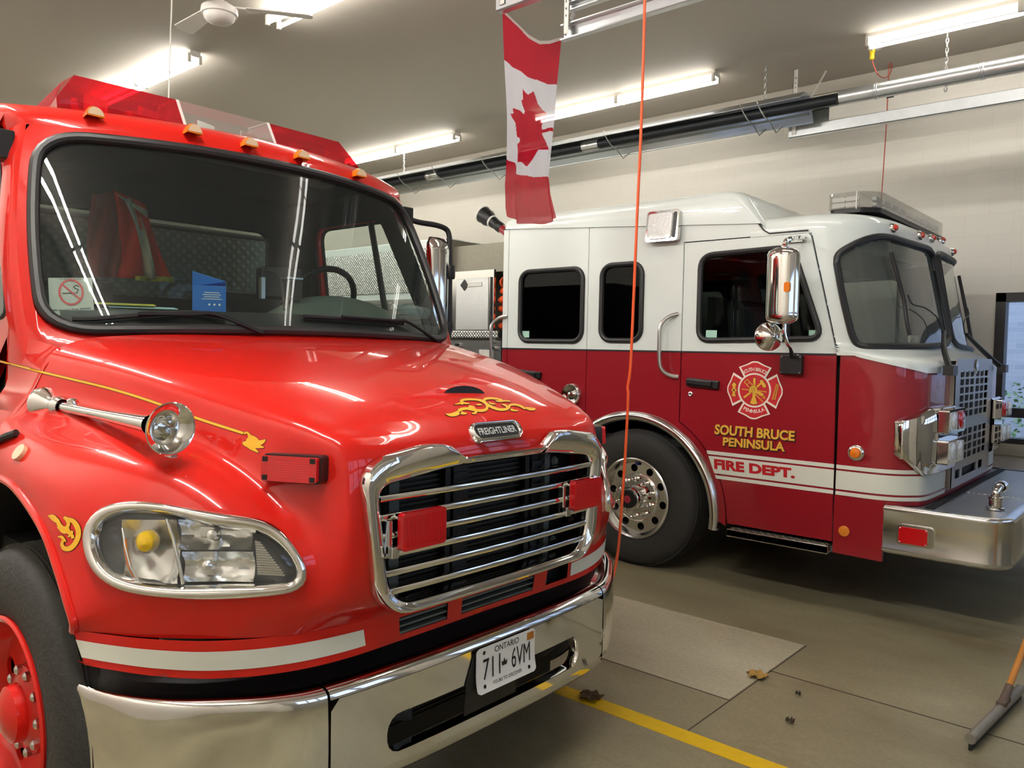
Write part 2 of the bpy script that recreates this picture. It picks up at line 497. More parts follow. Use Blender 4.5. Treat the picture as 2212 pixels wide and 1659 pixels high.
for i, (y0, y1) in enumerate((d1, d2)):
    holes = []
    for k in range(5):
        w = (y1 - y0 - 0.3) / 5
        a = y0 + 0.15 + k * w
        for (za, zb) in ((1.45, 1.95), (2.05, 2.55)):
            holes.append([(a + 0.06, za), (a + w - 0.06, za), (a + w - 0.06, zb), (a + 0.06, zb)])
    dm = MB().plate([(y0, 0), (y1, 0), (y1, DZ), (y0, DZ)], holes, lambda a, b, c: (XR + 0.08 + c, a, b), 0, 0.05)
    for z in (0.6, 1.2, 1.98, 2.65, 3.2): dm.box(XR + 0.07, XR + 0.08, y0, y1, z - 0.008, z + 0.008)
    dd = obj('door_%d' % (i + 1), dm, DOORM, kind='structure', ang=None)
    gp = MB()
    for h in holes: gp.box(XR + 0.1, XR + 0.105, h[0][0], h[1][0], h[0][1], h[2][1])
    obj('window_pane', gp, GLASSC, dd, ang=None)
# window
wn = MB()
fw = 0.085
for (a0, a1, b0, b1) in ((WX0, WX0 + fw, WZ0, WZ1), (WX1 - fw, WX1, WZ0, WZ1), (WX0, WX1, WZ1 - fw, WZ1), (WX0, WX1, WZ0, WZ0 + 0.05), (WX0, WX1, 1.10, 1.19)):
    wn.box(a0, a1, YB - 0.02, YB + 0.14, b0, b1)
win = obj('window_1', wn, FRAMEM, kind='structure', ang=None)
obj('pane', MB().box(WX0 + fw, WX1 - fw, YB + 0.06, YB + 0.066, WZ0 + 0.05, WZ1 - fw), GLASSC, win, ang=None)
obj('window_sill', MB().box(WX0 - 0.05, WX1 + 0.05, YB - 0.06, YB + 0.0, WZ0 - 0.11, WZ0), mat('stone sill', S(188, 180, 160), 0.5), win, bevel=0.005)
tr = MB().box(XL, XR, YB - 0.03, YB, ZC - 0.12, ZC).box(XL, XR, YB - 0.015, YB, ZC - 0.21, ZC - 0.125)
obj('trim_1', tr, TRIMM, kind='structure', ang=None)
# outside the window
BRK = wallmat('pale brick outside', S(196, 200, 208), S(178, 184, 196), S(206, 208, 214), 0)
for n in BRK.node_tree.nodes:
    if n.type == 'TEX_BRICK': n.inputs['Brick Width'].default_value = 0.21; n.inputs['Row Height'].default_value = 0.075
o = obj('neighbouring_building', MB().box(-8, 8, 13.0, 13.3, -0.3, 6), BRK, ang=None)
o['label'] = 'pale brick building wall outside beyond the dark framed window'; o['category'] = 'building'
obj('ground', MB().box(-9, 9, 9.1, 14, -0.4, -0.25), mat('outdoor gravel', S(120, 120, 116), 0.9), kind='structure', ang=None)
sh = MB()
rnd = random.Random(3)
for k in range(5200):
    cx = rnd.uniform(-3.2, 3.5); top = 1.12 + 0.16 * math.sin(cx * 2.3) + 0.1 * math.sin(cx * 6.1)
    z = -0.25 + (top + 0.25) * rnd.random() ** 0.6; y = 11.2 + rnd.uniform(-0.6, 0.6)
    a = rnd.uniform(0, 6.28); b = rnd.uniform(-0.6, 0.9); L = rnd.uniform(0.04, 0.075)
    d = Vector((math.cos(a) * math.cos(b), math.sin(a) * math.cos(b), math.sin(b))) * L
    w = d.cross(Vector((rnd.uniform(-1, 1), rnd.uniform(-1, 1), 1))).normalized() * L * 0.4
    p = Vector((cx, y, z))
    sh.add([p, p + d * 0.5 + w, p + d, p + d * 0.5 - w], [(0, 1, 2, 3)], k % 2)
o = obj('hedge', sh, [mat('hedge leaf', S(92, 130, 78), 0.6), mat('pale hedge leaf', S(136, 168, 112), 0.6)], ang=None, fixn=False)
o['label'] = 'leafy green hedge growing outside the dark framed window'; o['category'] = 'hedge'

# ---------------------------------------------------------------- fluorescent fixtures
TUBEM = mat('lit fluorescent tube', S(255, 252, 240), 0.4, emit=(1.0, 0.985, 0.945, 1), estr=TUBE_POWER)
FIXM = mat('white fixture enamel', S(228, 224, 214), 0.35)
GR = 'fluorescent strip lights on the ceiling'
TUBEMID = mat('weakly lit fluorescent tube', S(240, 236, 224), 0.4, emit=(1.0, 0.97, 0.91, 1), estr=MID_POWER)
TUBEDIM = mat('dim fluorescent tube', S(240, 236, 224), 0.4, emit=(1.0, 0.97, 0.91, 1), estr=DIM_POWER)
def fixture(xc, yc, label, tm=None):
    t = thing('fluorescent_light', (xc, yc, ZC - 0.12), label, 'ceiling light', GR)
    L = 1.22
    b = MB()
    b.plate([(-0.055, ZC), (-0.055, ZC - 0.035), (-0.03, ZC - 0.06), (0.03, ZC - 0.06), (0.055, ZC - 0.035), (0.055, ZC)], [], lambda a, z, d: (xc + d, yc + a, z), -L, L)
    obj('housing', b, FIXM, t, ang=30)
    for sx in (-1, 0, 1):
        for sy in (-1, 1):
            x = xc + sx * (L - 0.015)
            h = MB().box(x - 0.014 - 0.01 * (sx == 0), x + 0.014 + 0.01 * (sx == 0), yc + sy * 0.058 - 0.017, yc + sy * 0.058 + 0.017, ZC - 0.118, ZC - 0.03)
            obj('lamp_holder', h, FIXM, t, ang=None, bevel=0.004)
    for sy in (-1, 1):
        for sx in (-1, 1):
            x0 = xc + (sx > 0) * 0.024 - (sx < 0) * (L - 0.03); x1 = xc + (sx > 0) * (L - 0.03) - (sx < 0) * 0.024
            obj('tube', MB().tube([(x0, yc + sy * 0.058, ZC - 0.094), (x1, yc + sy * 0.058, ZC - 0.094)], 0.017, 8), tm or TUBEM, t)
    return t
XS = (-1.25, -5.2, -9.05, -12.9)
f0 = None
LAB = {(0, 2): 'long white strip light by the ceiling outlet, beside the back wall', (1, 2): 'strip light running behind the orange cord and the flag near the back wall',
       (2, 2): 'strip light above the far end of the heater, right of the light bar', (3, 2): 'strip light beyond the cab roof, farthest along the back wall',
       (0, 1): 'strip light over the middle of the bays, nearest the overhead doors', (1, 1): 'strip light at the top of the photo beside the ceiling fan',
       (2, 1): 'strip light on the ceiling just above the red light bar', (3, 1): 'strip light hidden farthest back over the middle of the bays',
       (0, 0): 'strip light above the hood of the red truck', (1, 0): 'strip light above the cab roof of the red truck', (2, 0): 'strip light above the red truck body behind the cab', (3, 0): 'strip light at the back left corner of the ceiling'}
for iy, y in enumerate((0.25, 4.0, 7.75)):
    for ix, x in enumerate(XS):
        if ix == 0: f0 = fixture(x, y, LAB[(ix, iy)], (TUBEM, TUBEMID, TUBEDIM)[iy])
        else: dup(f0, (x, y, ZC - 0.12), LAB[(ix, iy)])
# ---------------------------------------------------------------- ceiling fan
fp = onZ(474, 24, 4.27)
t = thing('ceiling_fan', (fp.x, fp.y, ZC), 'white ceiling fan hanging on a short rod above the red truck', 'fan')
obj('downrod', MB().cyl((fp.x, fp.y, 4.3), (fp.x, fp.y, ZC), 0.035).lathe([(0.001, 0), (0.07, 0), (0.075, -0.03), (0.03, -0.07)], (fp.x, fp.y, ZC), (0, 0, 1), 20), WHITEP, t)
obj('motor_housing', MB().lathe([(0.001, 0.07), (0.075, 0.06), (0.135, 0.02), (0.14, -0.01), (0.135, -0.03), (0.12, -0.035), (0.115, -0.06), (0.09, -0.085), (0.04, -0.1), (0.001, -0.1)], (fp.x, fp.y, 4.27), (0, 0, 1), 36), WHITEP, t)
for k in range(3):
    a = math.radians(176 + 120 * k); d = Vector((math.cos(a), math.sin(a), 0)); e = Vector((-d.y, d.x, 0.18)).normalized()
    c = Vector((fp.x, fp.y, 4.31))
    b = MB().obox(c + d * 0.17, d, e, (0, 0, 1), 0.08, 0.022, 0.006)
    obj('blade', b.plate([(0.2, -0.055), (0.68, -0.08), (0.71, -0.05), (0.71, 0.05), (0.68, 0.08), (0.2, 0.055)], [], lambda p, q, h: c + d * p + e * q + Vector((0, 0, h)), -0.004, 0.004), WHITEP, t, ang=None)
# ---------------------------------------------------------------- radiant tube heater and flue
HY = 7.9
hz = onY(1500, 272, HY).z
hxe = onY(1742, 232, HY).x
t = thing('tube_heater', (-8, HY, hz), 'long black radiant tube heater with metal reflector hung along the back wall', 'heater')
obj('burner_tube', MB().tube([(-14.5, HY, hz), (hxe + 0.3, HY, hz)], 0.055, 16), mat('blackened steel', S(44, 47, 50), 0.45, 0.6), t)
rf = [(-0.17, 0.03), (-0.165, 0.045), (-0.07, 0.11), (0.07, 0.11), (0.2, -0.12), (0.2, -0.135)]
rows = [[(x, HY + a, hz + b) for a, b in rf] for x in (-14.4, -12, -10, -8, -6, hxe)]
obj('reflector', MB().grid(rows), mat('aluminium reflector', S(196, 200, 202), 0.3, 0.85), t, ang=20, solid=0.004)
obj('pilot_rail', MB().tube([(-14.4, HY + 0.06, hz - 0.075), (hxe, HY + 0.06, hz - 0.075)], 0.012, 8), GREYP, t)
for u, v in ((930, 380), (1272, 321)):
    p = onY(u, v, HY - 0.05)
    obj('coupling', MB().lathe([(0.001, -0.12), (0.058, -0.12), (0.062, -0.1), (0.062, -0.05), (0.059, -0.04), (0.062, -0.03), (0.062, 0.1), (0.058, 0.12), (0.001, 0.12)], (p.x, HY, hz), (1, 0, 0), 24), STEEL, t)
for u, v in ((875, 370), (950, 355), (1055, 345), (1320, 305), (1612, 240), (1648, 225)):
    x = onY(u, v, HY).x
    obj('wire_hanger', MB().tube([(x, HY - 0.16, hz + 0.09), (x + 0.03, HY - 0.13, hz + 0.0), (x + 0.05, HY - 0.075, hz - 0.06), (x + 0.08, HY + 0.0, hz - 0.10), (x + 0.1, HY + 0.12, hz - 0.19), (x + 0.14, HY + 0.2, hz - 0.11)], 0.007, 6), STEEL, t)
def chain(x, y, z0, z1, parent):
    m = MB(); z = z1; k = 0
    while z > z0:
        ring = []
        for q in range(10):
            a = 2 * math.pi * q / 10
            ring.append((x + (math.cos(a) * 0.011 if k % 2 else 0), y + (0 if k % 2 else math.cos(a) * 0.011), z - 0.025 + math.sin(a) * 0.027))
        m.tube(ring, 0.0045, 5, closed=True); z -= 0.042; k += 1
    return obj('hanging_chain', m, STEEL, parent)
for u, v in ((873, 345), (1653, 190)):
    p = onY(u, v, HY); chain(p.x, HY, hz + 0.11, ZC, t)
t = thing('flue_pipe', (-1, HY, hz), 'shiny galvanised flue pipe continuing the heater toward the right', 'pipe')
fl_ = MB().tube([(hxe + 0.33, HY, hz + 0.005), (XR, HY, hz + 0.005)], 0.072, 20)
obj('pipe_run', fl_, GALV, t)
for x in (-2.42, -1.55, -0.4):
    obj('joint_band', MB().lathe([(0.072, -0.02), (0.077, -0.015), (0.077, -0.003), (0.074, 0), (0.077, 0.003), (0.077, 0.015), (0.072, 0.02)], (x, HY, hz + 0.005), (1, 0, 0), 24), GALV, t)
cx = onY(2044, 150, HY).x
chain(cx, HY, hz - 0.07, ZC, t)
# ---------------------------------------------------------------- overhead door tracks
TZ = 3.985
def track(y, sgn, xe, label, spring, double=False):
    t = thing('door_track', (xe, y, TZ), label, 'door track', 'overhead door tracks')
    prof = [(0.025, 0.055), (-0.025, 0.055), (-0.03, 0.05), (-0.03, -0.05), (-0.02, -0.06), (0.03, -0.06), (0.03, -0.05), (-0.015, -0.048), (-0.02, -0.042), (-0.02, 0.042), (-0.015, 0.046), (0.025, 0.046)]
    obj('rail', MB().plate(prof, [], lambda a, b, c: (c, y + sgn * a, TZ + b), xe, XR), GALV, t, ang=30)
    # perforated hanger and brace
    h = MB()
    holes = [rrect(-0.006, z - 0.009, 0.006, z + 0.009, 0.005, 3) for z in [TZ + 0.1 + 0.05 * k for k in range(10)]]
    xx = xe + 0.06
    h.plate([(-0.022, TZ - 0.03), (0.022, TZ - 0.03), (0.022, ZC), (-0.022, ZC)], holes, lambda a, b, c: (xx + a, y - 0.04 + c, b), 0, 0.004)
    h.box(xx - 0.022, xx - 0.018, y - 0.04, y - 0.005, TZ - 0.03, ZC)
    obj('perforated_hanger', h, WHITEP, t, ang=None)
    obj('brace', MB().obox(((xx + 0.12), y + 0.1, (TZ + 0.1 + ZC) / 2), (0, 1, 0.0), Vector((0.1, 0, 0)).cross(Vector((0, 1, 0))), (0.42, 0.3, 1), 0.018, 0.004, 0.31), WHITEP, t, ang=None)
    if double:
        obj('upper_rail', MB().plate([(a, b * 0.55 + 0.17) for a, b in prof], [], lambda a, b, c: (c, y + sgn * a, TZ + b), xe + 0.05, XR), GALV, t, ang=30)
    if spring:
        p = [(xe + 0.02, y - 0.06, TZ + 0.19), (xe + 0.28, y - 0.06, TZ + 0.19)]
        sb = MB().tube(p, 0.016, 10)
        sb.tube([(xe + 0.28, y - 0.06, TZ + 0.19), (xe + 0.98, y - 0.06, TZ + 0.19)], 0.009, 8)
        for k in range(24): sb.lathe([(0.0142, -0.004), (0.0142, 0.004)], (xe + 0.3 + 0.025 * k, y - 0.06, TZ + 0.19), (1, 0, 0), 8)
        r = obj('spring_bumper', sb, STEEL, t)
        obj('rubber_stop', MB().cyl((xe + 0.97, y - 0.06, TZ + 0.19), (xe + 1.03, y - 0.06, TZ + 0.19), 0.028, 14), BLACKR, r)
        obj('bracket_plate', MB().box(xe + 0.08, xe + 0.42, y - 0.05, y - 0.045, TZ + 0.05, TZ + 0.2), GREYP, t, ang=None)
    return t
e1 = onZ(1706, 288, TZ); e2 = onZ(1215, 72, TZ); e3 = onZ(1078, 9, TZ)
track(e1.y, 1, e1.x, 'galvanised door track beside the back wall above the white roofed fire engine', True)
track(e2.y, -1, e2.x, 'door track holding the right corner of the flag', False, True)
track(e3.y, 1, e3.x, 'door track holding the left corner of the flag', False)
track(0.22, -1, e3.x, 'door track on the far side of the red truck bay', False)
# ================================================================ the red truck in front
YC = 2.0
T1 = thing('fire_truck', (-3.2, YC, 0), 'bright red fire truck with chrome bumper and grille, license plate, parked in front', 'fire truck')
def P(X, s, z): return Vector((X, YC - s, z))          # s grows toward the near (passenger) side
def mir(vs): return [Vector((p.x, 2 * YC - p.y, p.z)) for p in vs]
def both(mb):
    o = MB(); o.v = list(mb.v); o.f = [list(f) for f in mb.f]; o.m = list(mb.m)
    n = len(o.v)
    o.v += mir(mb.v); o.f += [[n + i for i in reversed(f)] for f in mb.f]; o.m += list(mb.m)
    return o
def mirror_mb(mb):
    o = MB(); o.v = mir(mb.v); o.f = [list(reversed(f)) for f in mb.f]; o.m = list(mb.m); return o
# hood and fenders: columns centre -> near side, rows rear -> nose -> lower seam
cA = [(-2.88, 0, 1.705), (-2.62, 0, 1.665), (-2.36, 0, 1.612), (-2.12, 0, 1.545), (-1.95, 0, 1.478), (-1.85, 0, 1.42), (-1.80, 0, 1.345), (-1.79, 0, 1.15), (-1.80, 0, .95), (-1.845, 0, .845)]
cB = [(-2.90, .52, 1.70), (-2.63, .47, 1.658), (-2.37, .43, 1.605), (-2.13, .38, 1.54), (-1.96, .35, 1.474), (-1.86, .33, 1.415), (-1.805, .32, 1.34), (-1.79, .32, 1.15), (-1.80, .32, .95), (-1.85, .33, .845)]
cB2 = [(-2.915, .86, 1.682), (-2.635, .78, 1.637), (-2.40, .72, 1.588), (-2.19, .65, 1.535), (-2.02, .58, 1.478), (-1.90, .53, 1.425), (-1.815, .50, 1.355), (-1.795, .50, 1.15), (-1.805, .50, .95), (-1.865, .51, .846)]
cC = [(-2.93, .99, 1.640), (-2.64, .915, 1.598), (-2.412, .855, 1.551), (-2.222, .78, 1.505), (-2.065, .715, 1.463), (-1.925, .655, 1.418), (-1.835, .615, 1.355), (-1.80, .60, 1.15), (-1.81, .60, .95), (-1.88, .62, .847)]
cD0 = [(-2.94, 1.035, 1.58), (-2.645, .955, 1.54), (-2.41, .888, 1.488), (-2.215, .82, 1.43), (-2.075, .76, 1.38), (-1.95, .695, 1.325), (-1.855, .645, 1.25), (-1.81, .635, 1.12), (-1.82, .65, .95), (-1.89, .68, .849)]
cD = [(-2.95, 1.07, 1.50), (-2.65, .985, 1.462), (-2.40, .915, 1.418), (-2.21, .85, 1.36), (-2.08, .80, 1.303), (-1.985, .755, 1.238), (-1.905, .715, 1.165), (-1.845, .69, 1.07), (-1.85, .715, .95), (-1.905, .75, .852)]
cE0 = [(-2.95, 1.12, 1.43), (-2.62, 1.06, 1.405), (-2.38, 1.0, 1.38), (-2.19, .94, 1.335), (-2.08, .885, 1.29), (-1.995, .84, 1.23), (-1.93, .81, 1.155), (-1.885, .80, 1.06), (-1.89, .81, .95), (-1.935, .83, .858)]
cE = [(-2.95, 1.165, 1.375), (-2.6, 1.125, 1.36), (-2.36, 1.075, 1.342), (-2.18, 1.02, 1.302), (-2.09, .97, 1.262), (-2.02, .935, 1.208), (-1.97, .91, 1.14), (-1.945, .905, 1.05), (-1.955, .91, .95), (-1.985, .92, .866)]
cEF = [(-2.93, 1.195, 1.31), (-2.57, 1.175, 1.293), (-2.37, 1.15, 1.262), (-2.23, 1.115, 1.212), (-2.15, 1.085, 1.17), (-2.10, 1.065, 1.115), (-2.075, 1.055, 1.06), (-2.07, 1.055, 1.0), (-2.08, 1.055, .94), (-2.10, 1.055, .876)]
cF0 = [(-2.90, 1.2, 1.27), (-2.58, 1.195, 1.245), (-2.39, 1.185, 1.19), (-2.30, 1.175, 1.125), (-2.24, 1.16, 1.085), (-2.205, 1.15, 1.045), (-2.185, 1.145, 1.01), (-2.175, 1.14, .97), (-2.175, 1.135, .935), (-2.185, 1.13, .885)]
cF = [(-2.86, 1.2, 1.232), (-2.6, 1.2, 1.205), (-2.43, 1.2, 1.132), (-2.365, 1.2, 1.078), (-2.32, 1.2, 1.035), (-2.287, 1.2, 1.0), (-2.262, 1.2, .97), (-2.245, 1.2, .945), (-2.235, 1.195, .92), (-2.25, 1.185, .892)]
half = [cA, cB, cB2, cC, cD0, cD, cE0, cE, cEF, cF0, cF]
# rear end of the fender behind the arch is added as one more row block
ctrl = []
for i in range(10):
    row = [P(*c[i]) for c in half]
    ctrl.append(mir(row[:0:-1]) + row)
# order: far side -> near side ; near side is -Y
NU, NV = 6, 8
HG = csurf(ctrl, NU, NV)
hood_full = MB().grid(HG)
BV = BVHTree.FromPolygons([v[:] for v in hood_full.v], [tuple(f) for f in hood_full.f])
HC = Vector((-2.6, YC, 1.0))
def hit(u, v, off=0.0):
    d = ray(u, v).normalized()
    loc, nor, idx, dist = BV.ray_cast(CAMPOS, d)
    if loc is None:
        # off the edge of the panel: nearest point to the ray
        best = None
        for k in range(40):
            p = CAMPOS + d * (1.6 + 0.06 * k)
            l, n, i, dd = BV.find_nearest(p)
            if best is None or dd < best[0]: best = (dd, l, n, p)
        loc, nor = best[3], best[2]
    if nor.dot(d) > 0: nor = -nor
    return loc + nor * off, nor
def Z3(x, y): return (0.36173 * x, 720 + 0.36173 * y)      # measured on an enlarged view of the fender
bez_o = [Z3(*p) for p in [(505, 1190), (528, 1120), (565, 1075), (620, 1035), (720, 1005), (900, 1003), (1050, 1028), (1200, 1055), (1400, 1085), (1560, 1110), (1650, 1150), (1725, 1220), (1790, 1310), (1838, 1400), (1843, 1460), (1810, 1520), (1720, 1555), (1500, 1580), (1200, 1590), (900, 1570), (720, 1535), (620, 1485), (545, 1400), (508, 1290)]]
bez_i = [Z3(*p) for p in [(573, 1200), (592, 1150), (630, 1112), (690, 1085), (800, 1065), (950, 1072), (1100, 1100), (1250, 1140), (1400, 1163), (1520, 1178), (1620, 1220), (1690, 1285), (1745, 1360), (1778, 1440), (1760, 1478), (1650, 1495), (1400, 1508), (1100, 1515), (900, 1500), (760, 1470), (660, 1420), (610, 1350), (580, 1270)]]
bez_o = [(p.x, p.y) for p in cr([Vector((a, b, 0)) for a, b in bez_o], 3, True)]
bez_i = [(p.x, p.y) for p in cr([Vector((a, b, 0)) for a, b in bez_i], 3, True)]
_c = (410, 1190)
def byangle(P, n):
    # same number of points round both outlines, matched by arc from the left-most point
    P3 = [Vector((a, b, 0)) for a, b in P]
    k = min(range(len(P3)), key=lambda i: P3[i].x)
    return [(q.x, q.y) for q in resample(P3[k:] + P3[:k], n)]
BO, BI = byangle(bez_o, 72), byangle(bez_i, 72)
BM_ = [((a[0] * 0.5 + b[0] * 0.5), (a[1] * 0.5 + b[1] * 0.5)) for a, b in zip(BO, BI)]
def near(p): return Vector((p.x, min(p.y, 2 * YC - p.y), p.z))
g_out = rpoly([(-.59, 1.29, .09), (-.535, 1.345, .05), (-.35, 1.372, .04), (-.27, 1.368, .02), (-.215, 1.322, .03), (.215, 1.322, .03), (.27, 1.368, .02), (.35, 1.372, .04), (.535, 1.345, .05), (.59, 1.29, .09), (.545, .94, .12), (.47, .868, .08), (-.47, .868, .08), (-.545, .94, .12)], .05)
g_in = rpoly([(-.53, 1.235, .06), (-.50, 1.262, .03), (-.24, 1.292, .06), (.24, 1.292, .06), (.50, 1.262, .03), (.53, 1.235, .06), (.49, .95, .09), (.43, .898, .06), (-.43, .898, .06), (-.49, .95, .09)], .04)
# match the two outlines by angle about the centre
def polar(P0, n):
    out = []
    c0 = Vector((0, 1.1))
    pts = [Vector((a, b)) for a, b in P0]
    for k in range(n):
        a = 2 * math.pi * k / n
        # aspect-stretched direction so that corners match
        d = Vector((math.cos(a) * .55, math.sin(a) * .24))
        best = None
        for i in range(len(pts)):
            p, q = pts[i - 1] - c0, pts[i] - c0
            e = q - p
            den = d.x * e.y - d.y * e.x
            if abs(den) < 1e-9: continue
            t = (p.x * e.y - p.y * e.x) / den; w = (p.x * d.y - p.y * d.x) / den
            if t > 0 and -1e-6 <= w <= 1 + 1e-6 and (best is None or t > best): best = t
        out.append(c0 + d * best)
    return out
GO, GI = polar(g_out, 240), polar(g_in, 240)
GOZ = [((a.x + b.x) / 2, (a.y + b.y) / 2) for a, b in zip(GO, GI)]
hm = MB(); hm.v = hood_full.v
for f in hood_full.f:
    c = sum((hood_full.v[i] for i in f), Vector()) / len(f)
    s = YC - c.y
    if c.x > -1.9 and inpoly(s, c.z, GOZ): continue
    cn = near(c)
    if cn.x < -1.85 and cn.x > -2.4 and (YC - cn.y) > 0.6:
        u, v = proj(cn)
        if inpoly(u, v, BM_): continue
    hm.f.append(f); hm.m.append(0)
hood = obj('hood', hm, RED1, T1, ang=60)
# ---- wheel arch lips and inner wheel wells
arch = [P(*c) for c in [(-2.255, 1.188, .89), (-2.235, 1.195, .92), (-2.262, 1.2, .97), (-2.32, 1.2, 1.035), (-2.43, 1.2, 1.132), (-2.6, 1.2, 1.205), (-2.75, 1.2, 1.235), (-2.95, 1.2, 1.225), (-3.12, 1.2, 1.16), (-3.25, 1.2, 1.04), (-3.33, 1.2, .86), (-3.35, 1.2, .7)]]
al = cr(arch, 5)
lipm = MB().tube(al, 0.012, 8)
obj('arch_lip', lipm, RED1, T1); obj('arch_lip', mirror_mb(lipm), RED1, T1)
well = MB()
rows = []
for p in al:
    rows.append([p + Vector((0, 0.01, -0.004)), p + Vector((0, 0.25, -0.004)), p + Vector((0, .62, -.004))])
well.grid(rows)
wc = sum(al, Vector()) / len(al)
o0 = len(well.v)
well.add([Vector((p.x, YC - .58, p.z)) for p in al] + [Vector((-2.25, YC - .58, .5)), Vector((-3.35, YC - .58, .5))], [list(range(len(al))) + [len(al) + 1, len(al)]])
obj('wheel_well', well, DARK, T1, ang=None, fixn=False); obj('wheel_well', mirror_mb(well), DARK, T1, ang=None, fixn=False)
# rear part of the near and far fender side, behind the arch, and cowl side below the door
side = MB()
low = [(p.x, p.z) for p in al if p.x < -2.86]
poly = [(-2.86, 1.285)] + [(-2.86, 1.233)] + low + [(-3.42, .7), (-3.42, 1.34), (-2.95, 1.34)]
side.plate(poly, [], lambda a, b, c: (a, YC - 1.2 + c, b), 0, 0.015)
side.grid([[P(-2.94, 1.2, 1.335), P(-2.94, 1.165, 1.375), P(-2.95, 1.12, 1.43)], [P(-3.2, 1.2, 1.335), P(-3.2, 1.17, 1.37), P(-3.2, 1.13, 1.43)], [P(-3.42, 1.2, 1.33), P(-3.42, 1.18, 1.35), P(-3.42, 1.15, 1.40)]])
obj('rear_fender_panel', side, RED1, T1, ang=40, fixn=False); obj('rear_fender_panel', mirror_mb(side), RED1, T1, ang=40, fixn=False)
# ---- lower red valance with the vents and the white reflective stripe
sv = [(0, -1.845, .845), (.35, -1.852, .845), (.62, -1.882, .847), (.80, -1.922, .855), (.95, -1.992, .866), (1.06, -2.09, .876), (1.14, -2.19, .885), (1.188, -2.262, .892)]
bv = [(0, -1.86, .748), (.35, -1.862, .746), (.60, -1.872, .745), (.78, -1.915, .748), (.93, -1.99, .757), (1.04, -2.075, .772), (1.12, -2.16, .788), (1.172, -2.225, .80)]
top = cr([P(x, s, z) for s, x, z in sv], 6); bot = cr([P(x, s, z) for s, x, z in bv], 6)
def band(t0, t1, off, a=0.0, b=1.0, n=60):
    """strip of the valance between heights t0..t1 (0 top, 1 bottom) from arc fraction a to b"""
    T, B = resample(top, 200, False), resample(bot, 200, False)
    rows = []
    for k in range(n + 1):
        f = a + (b - a) * k / n
        i = f * 199; j = min(198, int(i)); fr = i - j
        p, q = T[j].lerp(T[j + 1], fr), B[j].lerp(B[j + 1], fr)
        d = (T[min(199, j + 1)] - T[max(0, j - 1)]).normalized()
        n3 = d.cross(Vector((0, 0, 1))).normalized()
        if n3.x < 0: n3 = -n3
        rows.append([p.lerp(q, t0) + n3 * off, p.lerp(q, (t0 + t1) / 2) + n3 * off, p.lerp(q, t1) + n3 * off])
    return rows
val = MB()
# fraction of arc of the vent openings (centre part only)
T200 = resample(top, 200, False)
Ltot = sum((T200[i + 1] - T200[i]).length for i in range(199))
def fr(s_): 
    k = min(range(200), key=lambda i: abs((YC - T200[i].y) - s_)); return k / 199.0
def vslice(t0, t1, s0, s1, n=14): val.grid(band(t0, t1, 0.0, fr(s0), fr(s1), n))
SEGS = [(0, .10, 1), (.10, .155, 0), (.155, .385, 1), (.385, 1.188, 0)]
obj_parts = []
vents = [(-.39, -.18, 1), (-.115, .277, 1), (.355, .50, 0)]     # measured in Y - YC: near, middle, far
def valance_side(sgn):
    m = MB()
    cuts = sorted(set([0, 1.188] + [abs(c) for a, b, _ in vents for c in (a, b) if (c * sgn > 0)]))
    for a, b in zip(cuts[:-1], cuts[1:]):
        mid = (a + b) / 2 * sgn
        hole = any(v0 < mid < v1 for v0, v1, _ in vents)
        n = max(4, int((b - a) * 40))
        for t0, t1 in (((0, .22), (.80, 1.0)) if hole else ((0, .22), (.22, .80), (.80, 1.0))):
            m.grid(band(t0, t1, 0.0, fr(a), fr(b), n))
    # return flange at the bottom
    rows = [[r[2], r[2] + Vector((-0.06, 0, -0.004))] for r in band(.9, 1.0, 0, 0, 1, 50)]
    m.grid(rows)
    return m if sgn < 0 else mirror_mb(m)
vm = valance_side(-1); v2 = valance_side(1)
vm.add(v2.v, v2.f)
valance = obj('valance', vm, RED1, T1, ang=40)
st = MB().grid(band(.28, .78, 0.002, fr(.52), 1.0, 50))
st.v = st.v
obj('reflective_stripe', st, REFW, valance, ang=60, fixn=False); obj('reflective_stripe', mirror_mb(st), REFW, valance, ang=60, fixn=False)
gm = MB()
for y0, y1, slat in vents:
    for k in range(4 if slat else 0):
        z = .77 + .021 * k
        gm.box(-1.885, -1.862, YC + y0 - .005, YC + y1 + .005, z - .003, z + .004)
    gm.box(-1.93, -1.92, YC + y0 - .03, YC + y1 + .03, .74, .86, 1)
gm.box(-1.915, -1.895, YC + .37, YC + .40, .755, .835, 2)
obj('vent_louvre', gm, [GREYP, DARK, GALV], valance, ang=None)
# ---- bumper: three chrome sections
bt = [(0, -1.785), (.35, -1.79), (.66, -1.815), (.80, -1.86), (.92, -1.93), (1.02, -2.0), (1.09, -2.075), (1.14, -2.16), (1.178, -2.26)]
def bumper_curve(s0, s1, n):
    c = cr([Vector((s, x, 0)) for s, x in bt], 10)
    out = []
    for k in range(n + 1):
        s = s0 + (s1 - s0) * k / n
        j = min(range(len(c) - 1), key=lambda i: abs((c[i].x + c[i + 1].x) / 2 - s))
        a, b = c[j], c[j + 1]
        f = (s - a.x) / (b.x - a.x)
        out.append((s, a.y + (b.y - a.y) * f))
    return out
def bz(s):        # the upper edge climbs a little toward the ends
    return .695 + .035 * max(0, (abs(s) - .7) / .45) ** 1.5
